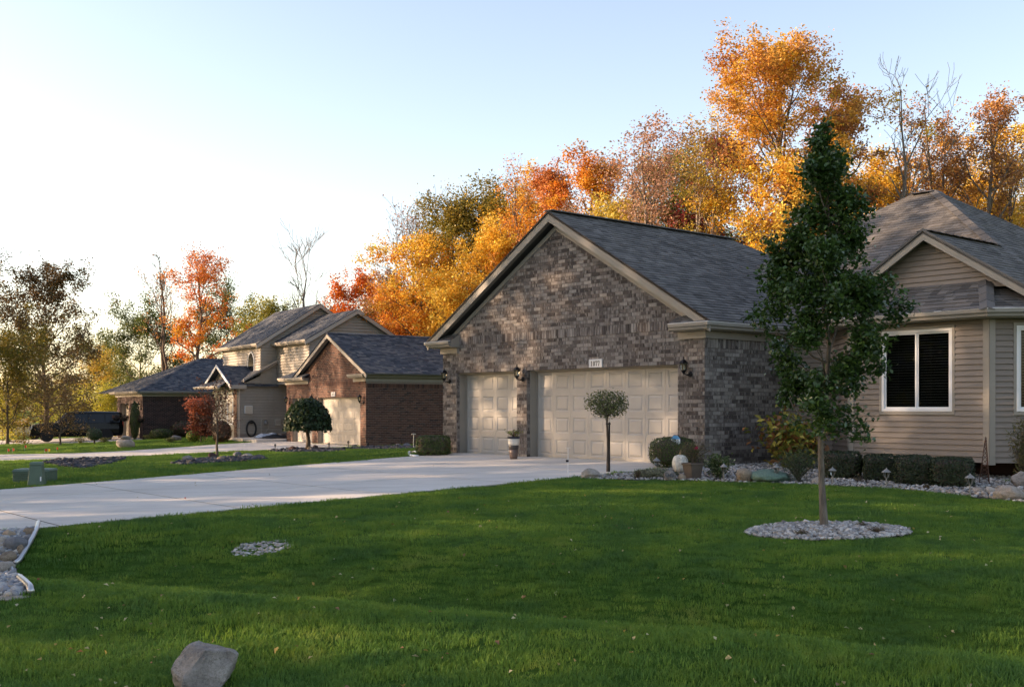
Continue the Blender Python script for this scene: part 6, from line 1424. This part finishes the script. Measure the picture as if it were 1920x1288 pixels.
# wire obelisk
q = GP(1853, 910); k = q.y / F; o = empty('garden_obelisk', (q.x, q.y + .1, q.z - .02), .3, 'rusty wire obelisk standing at the bay corner', 'obelisk'); hh = 92 * k; r0 = 12 * k
for i in range(3):
    t = 2 * math.pi * i / 3 + .4; MB().tube([(r0 * math.cos(t), r0 * math.sin(t), 0), (.012 * math.cos(t), .012 * math.sin(t), hh * .93)], .0085, 5).build('leg', MAT['rust'], o)
m = MB()
for j in range(9):
    f = .12 + .085 * j
    for i in range(3):
        t0, t1 = 2 * math.pi * i / 3 + .4, 2 * math.pi * (i + 1) / 3 + .4; f1 = f + .085; ra, rb3 = r0 * (1 - f / .93), r0 * (1 - f1 / .93)
        m.tube([(ra * math.cos(t0), ra * math.sin(t0), hh * f), (rb3 * math.cos(t1), rb3 * math.sin(t1), hh * f1)], .005, 4); m.tube([(ra * math.cos(t1), ra * math.sin(t1), hh * f), (rb3 * math.cos(t0), rb3 * math.sin(t0), hh * f1)], .005, 4)
m.build('wire', MAT['rust'], o); MB().lathe([(.012, hh * .9), (.02, hh * .93), (.01, hh * .96), (.014, hh * .98), (.003, hh * 1.02)], 8).build('finial', MAT['rust'], o)
# thin marker rod by the driveway and feeder pole by the red brick wall
q = GP(1065, 895); k = q.y / F; o = empty('marker_rod', (q.x, q.y, q.z), 0, 'thin white rod with a small black sensor standing at the driveway edge', 'rod')
MB().tube([(0, 0, -.05), (0, 0, 55 * k)], .006, 6).build('rod', MAT['white'], o); MB().box(-5 * k, 5 * k, -.008, .008, 56 * k - .006, 56 * k).build('crossbar', MAT['white'], o)
MB().box(-4 * k, .012, -.02, .02, 29 * k, 33 * k).build('sensor', MAT['black'], o, bevel=.004)
q = GP(775.5, 843); k = q.y / F; o = empty('feeder_pole', (q.x, q.y, q.z), 0, 'thin pole with a flat tray against the red brick wall', 'bird feeder')
MB().tube([(0, 0, -.05), (0, 0, 29 * k)], .012, 6).build('pole', MAT['metal'], o); MB().lathe([(.02, 28 * k), (4.2 * k, 29 * k), (4.2 * k, 30 * k), (0, 30.5 * k)], 14).build('tray', MAT['metal'], o)
m = MB(); m.tube([on(766, 853, .03), on(768, 851, .05), on(777, 850.5, .05), on(786, 852, .04)], .035, 8); m.tube([on(766, 853, .03), on(770, 856, .03), on(784, 857, .03)], .03, 8); o = m.build('edging_end', MAT['white'], None, smooth=True); tag(o, 'white curved pipe edging end beside the clipped boxwood', 'edging')

# ------------------------------------------------------------------ utility boxes, flags, patio and tarp
q = GP(69, 911); k = q.y / F; o = empty('utility_pedestal', (q.x, q.y, q.z - .02), .15, 'tapered green utility pedestal in the lawn strip', 'utility pedestal')
def frustum(mb, w0, d0, w1, d1, z0, z1): return mb.add([(-w0, -d0, z0), (w0, -d0, z0), (w0, d0, z0), (-w0, d0, z0), (-w1, -d1, z1), (w1, -d1, z1), (w1, d1, z1), (-w1, d1, z1)], [(3, 2, 1, 0), (4, 5, 6, 7), (0, 1, 5, 4), (1, 2, 6, 5), (2, 3, 7, 6), (3, 0, 4, 7)])
frustum(MB(), 14.5 * k, 13 * k, 10.5 * k, 10 * k, 0, 41 * k).build('body', MAT['green'], o, bevel=.015); frustum(MB(), 11.6 * k, 11 * k, 10 * k, 9.5 * k, 41 * k, 47 * k).build('cap', MAT['green'], o, bevel=.015); MB().box(-12 * k, 12 * k, -.0, .01, .0, .01).build('seam', MAT['dark'], o)
MB().box(9 * k, 11.4 * k, -13.2 * k, -12.9 * k + .0, 12 * k, 20 * k).build('label_plate', MAT['white'], o)
q = GP(70, 908); k = q.y / F; o = empty('utility_cabinet', ((66 - 960) / F * (q.y + .55), q.y + .55, q.z - .02), .05, 'low green ribbed utility cabinet behind the tapered pedestal', 'utility cabinet')
MB().box(-34 * k, 34 * k, -.24, .24, 0, 24 * k).build('body', MAT['green'], o, bevel=.012)
for j in range(5): MB().box(-32.5 * k, 32.5 * k, -.265, -.241, (3 + 4.2 * j) * k, (6.2 + 4.2 * j) * k).build('rib', MAT['green'], o, bevel=.006)
frustum(MB(), 35.5 * k, .265, 33 * k, .21, 24 * k, 28.5 * k).build('lid', MAT['green'], o, bevel=.01)
for px, py, hh, mt, lb in ((14, 851, 10, 'orange', 'orange marker flag leftmost in the far lawn'), (23, 851, 11, 'orange', 'orange marker flag second from the left'), (46, 846, 12, 'orange', 'orange marker flag nearest the far driveway'), (84, 851, 10, 'orange', 'orange marker flag beside the yellow one'), (90, 852, 11, 'yellow', 'yellow marker flag'), (106, 848, 10, 'orange', 'orange marker flag right of the yellow one')):
    q = GP(px, py); k = q.y / F; o = empty('marker_flag', (q.x, q.y, q.z), random.uniform(-.6, .6), lb if len(lb.split()) > 3 else 'only yellow marker flag in the far lawn', 'flag', 'marker flags in the far lawn')
    MB().tube([(0, 0, -.03), (0, 0, hh * k)], .006, 4).build('wire', MAT['metal'], o)
    m = MB(); w_ = 4.5 * k; m.add([(0, 0, hh * k), (w_ * .5, .03, hh * k - .01), (w_, -.02, hh * k - .03), (w_, -.02, hh * k * .55), (w_ * .5, .03, hh * k * .5), (0, 0, hh * k * .5)] + [(x, y + .004, z) for x, y, z in ((0, 0, hh * k), (w_ * .5, .03, hh * k - .01), (w_, -.02, hh * k - .03), (w_, -.02, hh * k * .55), (w_ * .5, .03, hh * k * .5), (0, 0, hh * k * .5))], [(0, 5, 4, 1), (1, 4, 3, 2), (6, 7, 10, 11), (7, 8, 9, 10), (0, 1, 7, 6), (1, 2, 8, 7), (2, 3, 9, 8), (3, 4, 10, 9), (4, 5, 11, 10)]); m.build('cloth', MAT[mt], o)
pt_ = MB().box(aw - .1, GL - .05, bw - .55, 3.0, -.3, .10); o = pt_.build('patio', MAT['concrete'], None); o.matrix_world = hn.matrix_basis.copy(); tag(o, kind='structure')
def sheet(name, label, cx_, cy_, w_, d_, hgt, mat, seed, cat):
    o = empty(name, house_pt(hn, cx_, cy_, .10), R2, label, cat); N_ = 14; v = []; r = random.Random(seed)
    for j in range(N_ + 1):
        for i in range(N_ + 1):
            u, t = i / N_ * 2 - 1, j / N_ * 2 - 1; e = max(0, 1 - (u * u + t * t) * .75); z = .012 + hgt * e * (.6 + .6 * noise.noise(Vector((u * 2.2, t * 2.2, seed)))) + .05 * max(0, noise.noise(Vector((u * 6, t * 6, seed))))
            v.append((u * w_ / 2 * (1 + .1 * noise.noise(Vector((t * 3, seed, 0)))), t * d_ / 2 * (1 + .1 * noise.noise(Vector((u * 3, 0, seed)))), max(.008, z)))
    f = [(j * (N_ + 1) + i, j * (N_ + 1) + i + 1, (j + 1) * (N_ + 1) + i + 1, (j + 1) * (N_ + 1) + i) for j in range(N_) for i in range(N_)]
    MB().add(v, f).build('sheet', mat, o, smooth=True); MB().box(-w_ * .3, w_ * .3, -d_ * .3, d_ * .3, 0, hgt * .3).build('load', MAT['soil'], o); return o
sheet('tarp', 'pale blue plastic sheet heaped on the patio', -12.0, .25, 1.3, 1.6, .3, MAT['tarp'], 3, 'tarp'); sheet('tarp', 'black plastic sheet folded beside the pale blue one', -10.9, .2, 1.2, 1.5, .26, MAT['tarpdark'], 5, 'tarp')

# ------------------------------------------------------------------ cars
def car(label, loc, rz, L, W, Hh, paint, suv=True):
    o = empty('parked_car', loc, rz, label, 'car', 'cars parked beyond the lawns'); w = W / 2
    zs, zbt = .34, Hh * (.60 if suv else .63)
    #        x      zlow  zbelt        ztop          wtop
    if suv: S = [(-.50, .55, zbt - .1, Hh * .80, .80), (-.485, .36, zbt, Hh * .95, .80), (-.45, .33, zbt, Hh * .985, .82), (-.20, .3, zbt, Hh, .83), (.06, .3, zbt, Hh * .985, .82), (.12, .3, zbt, Hh * .95, .81), (.225, .3, zbt, zbt + .06, .86), (.30, .3, zbt - .02, zbt + .02, .86), (.44, .33, zbt - .06, zbt - .03, .84), (.485, .4, zbt - .16, zbt - .12, .82), (.5, .5, zbt - .35, zbt - .3, .8)]
    else: S = [(-.50, .5, zbt - .15, zbt - .05, .8), (-.47, .34, zbt, zbt + .03, .82), (-.36, .3, zbt, zbt + .06, .8), (-.20, .28, zbt, Hh * .97, .72), (-.05, .28, zbt, Hh, .73), (.06, .28, zbt, Hh * .96, .72), (.22, .28, zbt - .02, zbt + .03, .84), (.42, .32, zbt - .12, zbt - .08, .84), (.48, .4, zbt - .25, zbt - .2, .8), (.5, .48, zbt - .4, zbt - .35, .76)]
    v = []; n = 12
    for x, zl, zb_, zt_, wt in S:
        X = x * L; nose = 1 - .10 * max(0, (abs(x) - .40) / .1)
        ring = [(-w * .86 * nose, zl), (-w * nose, zl + .16), (-w * 1.0 * nose, (zl + zb_) / 2 + .05), (-w * .965 * nose, zb_), (-w * wt, zt_ - .05), (-w * wt * .82, zt_), (w * wt * .82, zt_), (w * wt, zt_ - .05), (w * .965 * nose, zb_), (w * nose, (zl + zb_) / 2 + .05), (w * nose, zl + .16), (w * .86 * nose, zl)]
        v += [(X, y, z) for y, z in ring]
    f = []
    for i in range(len(S) - 1):
        for j in range(n): f.append((i * n + j, (i + 1) * n + j, (i + 1) * n + (j + 1) % n, i * n + (j + 1) % n))
    f.append(tuple(range(n))); f.append(tuple((len(S) - 1) * n + j for j in range(n - 1, -1, -1)))
    MB().add(v, f).build('body', paint, o, smooth=False, bevel=.03)
    for sy in (-1, 1):                                                        # side glass
        if suv: wins = [(-.46, -.30, -.445, -.305), (-.285, -.12, -.285, -.12), (-.105, .165, -.105, .085)]
        else: wins = [(-.30, -.06, -.20, -.06), (-.045, .17, -.045, .06)]
        for x0, x1, xt0, xt1 in wins:
            zt_ = Hh * .90; z0_ = zbt + .05; wt = .82 if suv else .73
            def yy(z): return sy * (w * .965 + (w * wt - w * .965) * (z - zbt) / (Hh * .97 - zbt) + .012)
            q4 = [(x0 * L, yy(z0_), z0_), (x1 * L, yy(z0_), z0_), (xt1 * L, yy(zt_), zt_), (xt0 * L, yy(zt_), zt_)]
            q8 = q4 + [(x, y - sy * .02, z) for x, y, z in q4]; MB().add(q8, [(0, 1, 2, 3), (7, 6, 5, 4), (0, 4, 5, 1), (1, 5, 6, 2), (2, 6, 7, 3), (3, 7, 4, 0)]).build('side_window', MAT['carglass'], o)
        MB().box(.14 * L, .175 * L, sy * w * .98 if sy > 0 else -w * 1.16, w * 1.16 if sy > 0 else -w * .98, zbt + .02, zbt + .16).build('mirror', paint, o, bevel=.02)
        MB().box(.478 * L, .499 * L, sy * w * .80 - .14, sy * w * .80 + .1, zbt - .34, zbt - .2).build('headlight', MAT['lamp'], o, bevel=.01)
        MB().box(-.503 * L, -.488 * L, sy * w * .82 - .06, sy * w * .82 + .06, zbt - .25, zbt + .15).build('tail_light', MAT['redlamp'], o, bevel=.01)
        for x in (-.31, .33):
            r = .39 if suv else .33; wh = MB().lathe([(r * .6, -.12), (r * .95, -.12), (r, -.09), (r, .09), (r * .95, .12), (r * .6, .12)], 24).build('wheel', MAT['tyre'], o, smooth=False); wh.rotation_euler = (math.radians(90), 0, 0); wh.location = (x * L, sy * (w - .11), r)
            m = MB(); m.lathe([(r * .66, .02), (r * .66, .085), (r * .58, .09), (r * .56, .03)], 20)
            for s5 in range(5):
                t = s5 * 2 * math.pi / 5; m.tube([(.02 * math.cos(t), .02 * math.sin(t), .075), (r * .6 * math.cos(t), r * .6 * math.sin(t), .08)], .035, 5)
            rim_ = m.build('rim', MAT['rim'], wh)
            if sy > 0: rim_.rotation_euler = (math.pi, 0, 0)
            MB().lathe([(0, -.05), (r * .6, -.05), (r * .6, .01), (0, .01)], 16).build('hub', MAT['dark'], wh)
    xa, xb = (.215, .115) if suv else (.215, .065); za, zb2 = zbt + .09, Hh * .93
    q4 = [(xa * L + .02, -w * .76, za), (xa * L + .02, w * .76, za), (xb * L + .03, w * .68, zb2), (xb * L + .03, -w * .68, zb2)]
    MB().add(q4 + [(x - .03, y, z - .01) for x, y, z in q4], [(0, 1, 2, 3), (7, 6, 5, 4), (0, 4, 5, 1), (1, 5, 6, 2), (2, 6, 7, 3), (3, 7, 4, 0)]).build('windscreen', MAT['carglass'], o)
    MB().box(.488 * L, .506 * L, -w * .5, w * .5, zbt - .42, zbt - .18).build('grille', MAT['dark'], o); MB().box(.47 * L, .508 * L, -w * .82, w * .82, .36, .52).build('bumper', MAT['black'], o, bevel=.02)
    return o
q = GP(132, 829); car('black sport utility vehicle parked before the dark brick garage', (q.x, q.y + 1.0, q.z + .03), math.atan2(-.42, -.91), 5.3, 2.0, 1.85, MAT['carblack'])
q = GP(26, 825); car('white car parked far off at the left edge', (q.x, q.y, q.z + .02), math.atan2(-.35, -.94), 4.6, 1.8, 1.45, MAT['carwhite'], False)
q = GP(216, 821); car('silver car mostly hidden behind the black vehicle', (q.x - .3, q.y + 1.6, q.z + .02), math.atan2(-.6, -.8), 4.6, 1.8, 1.45, MAT['carsilver'], False)
for i, (px, py) in enumerate(((218, 784), (233, 784), (264, 786))):
    p = P(px, py, 67.2); o = empty('hanging_basket', (p.x, p.y, p.z), 0, ['left hanging basket before the dark brick garage', 'middle hanging basket before the dark brick garage', 'hanging basket behind the cypress'][i], 'hanging basket', 'hanging baskets at the dark brick garage')
    MB().lathe([(.02, -.22), (.15, -.16), (.2, 0), (.19, .02)], 12).build('bowl', MAT['black'], o); MB().tube([(0, 0, 0), (0, 0, .85)], .008, 4).build('wire', MAT['black'], o)
    obj('flowers', shell_leaves(np.random.default_rng(i), ballfn((0, 0, .05), (.3, .3, .2)), 200, .09, [((.07, .05, .03), 2), ((.12, .05, .04), 1)]), MAT['leaf'], o)

# ------------------------------------------------------------------ grass and fallen leaves
house_pad = abpts([(X0, .02), (X1, .02), (X1, 2.8), (6.8, 2.8), (7.95, 1.65), (10.8, 1.65), (12, 2.8), (16, 2.8), (16, 16), (X0, 16)])
KEEP_OFF.append(house_pad)
for a0, a1, b0, b1, M_ in ((GL, 0, 0, 12, NB), (-20, -9, -1, 10, NB)): KEEP_OFF.append([M_(a0, b0), M_(a1, b0), M_(a1, b1), M_(a0, b1)])
rng = np.random.default_rng(21); PTS = []
for y0, y1, den in ((2.6, 7, 105), (7, 13, 80), (13, 22, 46), (22, 36, 20), (36, 66, 9)):
    xm = .6 * y1 + 2.8; n = int((y1 - y0) * 2 * xm * den); q = np.stack([rng.uniform(-xm, xm, n), rng.uniform(y0, y1, n)], 1)
    q = q[np.abs(q[:, 0]) < .6 * q[:, 1] + 2.8]; k = np.ones(len(q), bool)
    for poly in KEEP_OFF: k &= ~inside(poly, q[:, 0], q[:, 1])
    q = q[k]; s = np.exp(rng.normal(0, .16, len(q))) * (1.0 if y1 <= 13 else 1.25 if y1 <= 22 else 1.8)
    PTS.append(np.column_stack([q, H(q[:, 0], q[:, 1]) - .004, s]))
PTS = np.concatenate(PTS)
bare = np.array([noise.noise(Vector((p[0] * .9, p[1] * .9, 4.0))) for p in PTS]); PTS[:, 3] *= 1 + .35 * bare
gm = bpy.data.meshes.new('grass'); gm.vertices.add(len(PTS)); gm.vertices.foreach_set('co', PTS[:, :3].astype(np.float32).ravel())
at = gm.attributes.new('scl', 'FLOAT', 'POINT'); at.data.foreach_set('value', PTS[:, 3].astype(np.float32))
at = gm.attributes.new('rot', 'FLOAT_VECTOR', 'POINT'); rv = np.zeros((len(PTS), 3), np.float32); rv[:, 2] = rng.uniform(0, 6.283, len(PTS)); at.data.foreach_set('vector', rv.ravel())
def clump(seed, n=90, rad=.13):
    r = np.random.default_rng(seed); az = r.uniform(0, 6.283, n); d = rad * np.sqrt(r.uniform(0, 1, n)); base = np.stack([d * np.cos(az), d * np.sin(az), np.zeros(n)], 1)
    hgt = r.uniform(.018, .043, n); ba = r.uniform(0, 6.283, n); bend = r.uniform(.15, .95, n) * hgt; dr = np.stack([np.cos(ba), np.sin(ba), np.zeros(n)], 1)
    sd_ = np.stack([-np.sin(ba), np.cos(ba), np.zeros(n)], 1); wd = r.uniform(.0018, .0034, n)[:, None]; up_ = np.array((0, 0, 1.0))
    m1 = base + dr * (bend * .28)[:, None] + up_ * (hgt * .6)[:, None]; tp = base + dr * bend[:, None] + up_ * hgt[:, None]
    v = np.stack([base - sd_ * wd, base + sd_ * wd, m1 + sd_ * wd * .8, m1 - sd_ * wd * .8, tp], 1).reshape(-1, 3); k = np.arange(n)[:, None] * 5
    me = bpy.data.meshes.new('grass_clump'); fl = [tuple(int(q) for q in row) for row in (k + np.array([[0, 1, 2, 3]]))] + [tuple(int(q) for q in row) for row in (k + np.array([[3, 2, 4]]))]
    me.from_pydata([tuple(p) for p in v], [], fl); me.update(); me.materials.append(MAT['grass']); return bpy.data.objects.new('grass_clump', me)
go = obj('grass', gm, MAT['grass']); tag(go, 'mown green lawn grass with fine blades', 'grass', kind='stuff')
ng = bpy.data.node_groups.new('grass_scatter', 'GeometryNodeTree'); ng.interface.new_socket('Geometry', in_out='INPUT', socket_type='NodeSocketGeometry'); ng.interface.new_socket('Geometry', in_out='OUTPUT', socket_type='NodeSocketGeometry')
gi = ng.nodes.new('NodeGroupInput'); gout = ng.nodes.new('NodeGroupOutput'); ins = ng.nodes.new('GeometryNodeInstanceOnPoints'); jn = ng.nodes.new('GeometryNodeJoinGeometry')
for sdx in range(5):
    oi = ng.nodes.new('GeometryNodeObjectInfo'); oi.inputs['Object'].default_value = clump(500 + sdx); oi.inputs['As Instance'].default_value = True; ng.links.new(oi.outputs['Geometry'], jn.inputs[0])
a1_ = ng.nodes.new('GeometryNodeInputNamedAttribute'); a1_.data_type = 'FLOAT'; a1_.inputs[0].default_value = 'scl'
a2_ = ng.nodes.new('GeometryNodeInputNamedAttribute'); a2_.data_type = 'FLOAT_VECTOR'; a2_.inputs[0].default_value = 'rot'
ng.links.new(gi.outputs[0], ins.inputs['Points']); ng.links.new(jn.outputs[0], ins.inputs['Instance']); ins.inputs['Pick Instance'].default_value = True
ng.links.new(a2_.outputs[0], ins.inputs['Rotation']); ng.links.new(a1_.outputs[0], ins.inputs['Scale']); ng.links.new(ins.outputs[0], gout.inputs[0])
mo = go.modifiers.new('scatter', 'NODES'); mo.node_group = ng
# fallen leaves
n = 800; yy = 4.5 + 20 * rng.random(n) ** 1.4; xx = (rng.random(n) * 1.05 - .525) * yy
k = np.ones(n, bool)
for poly in KEEP_OFF[3:]: k &= ~inside(poly, xx, yy)
k &= (rng.random(n) < .75); xx, yy = xx[k], yy[k]; pz = H(xx, yy) + .03
a_, b_ = ab(xx, yy); dz = (a_ < 5.4) & (a_ > -2) & (b_ < 0); pz = np.where(dz, H(xx, yy) + .03, pz)
keep = ~dz | (rng.random(len(xx)) < .2); pts = np.stack([xx, yy, pz], 1)[keep]
cl_ = pick(rng, [((.5, .4, .2), 3), ((.45, .3, .08), 2), ((.3, .16, .08), 2), ((.55, .5, .3), 2), ((.35, .07, .04), .4)], len(pts))
o = obj('fallen_leaves', leaves_mesh('fallen_leaves', rng, pts, .043, cl_, .9, .45, .7), MAT['leaf']); tag(o, 'scattered dry fallen leaves on the lawn', 'fallen leaves', kind='stuff')
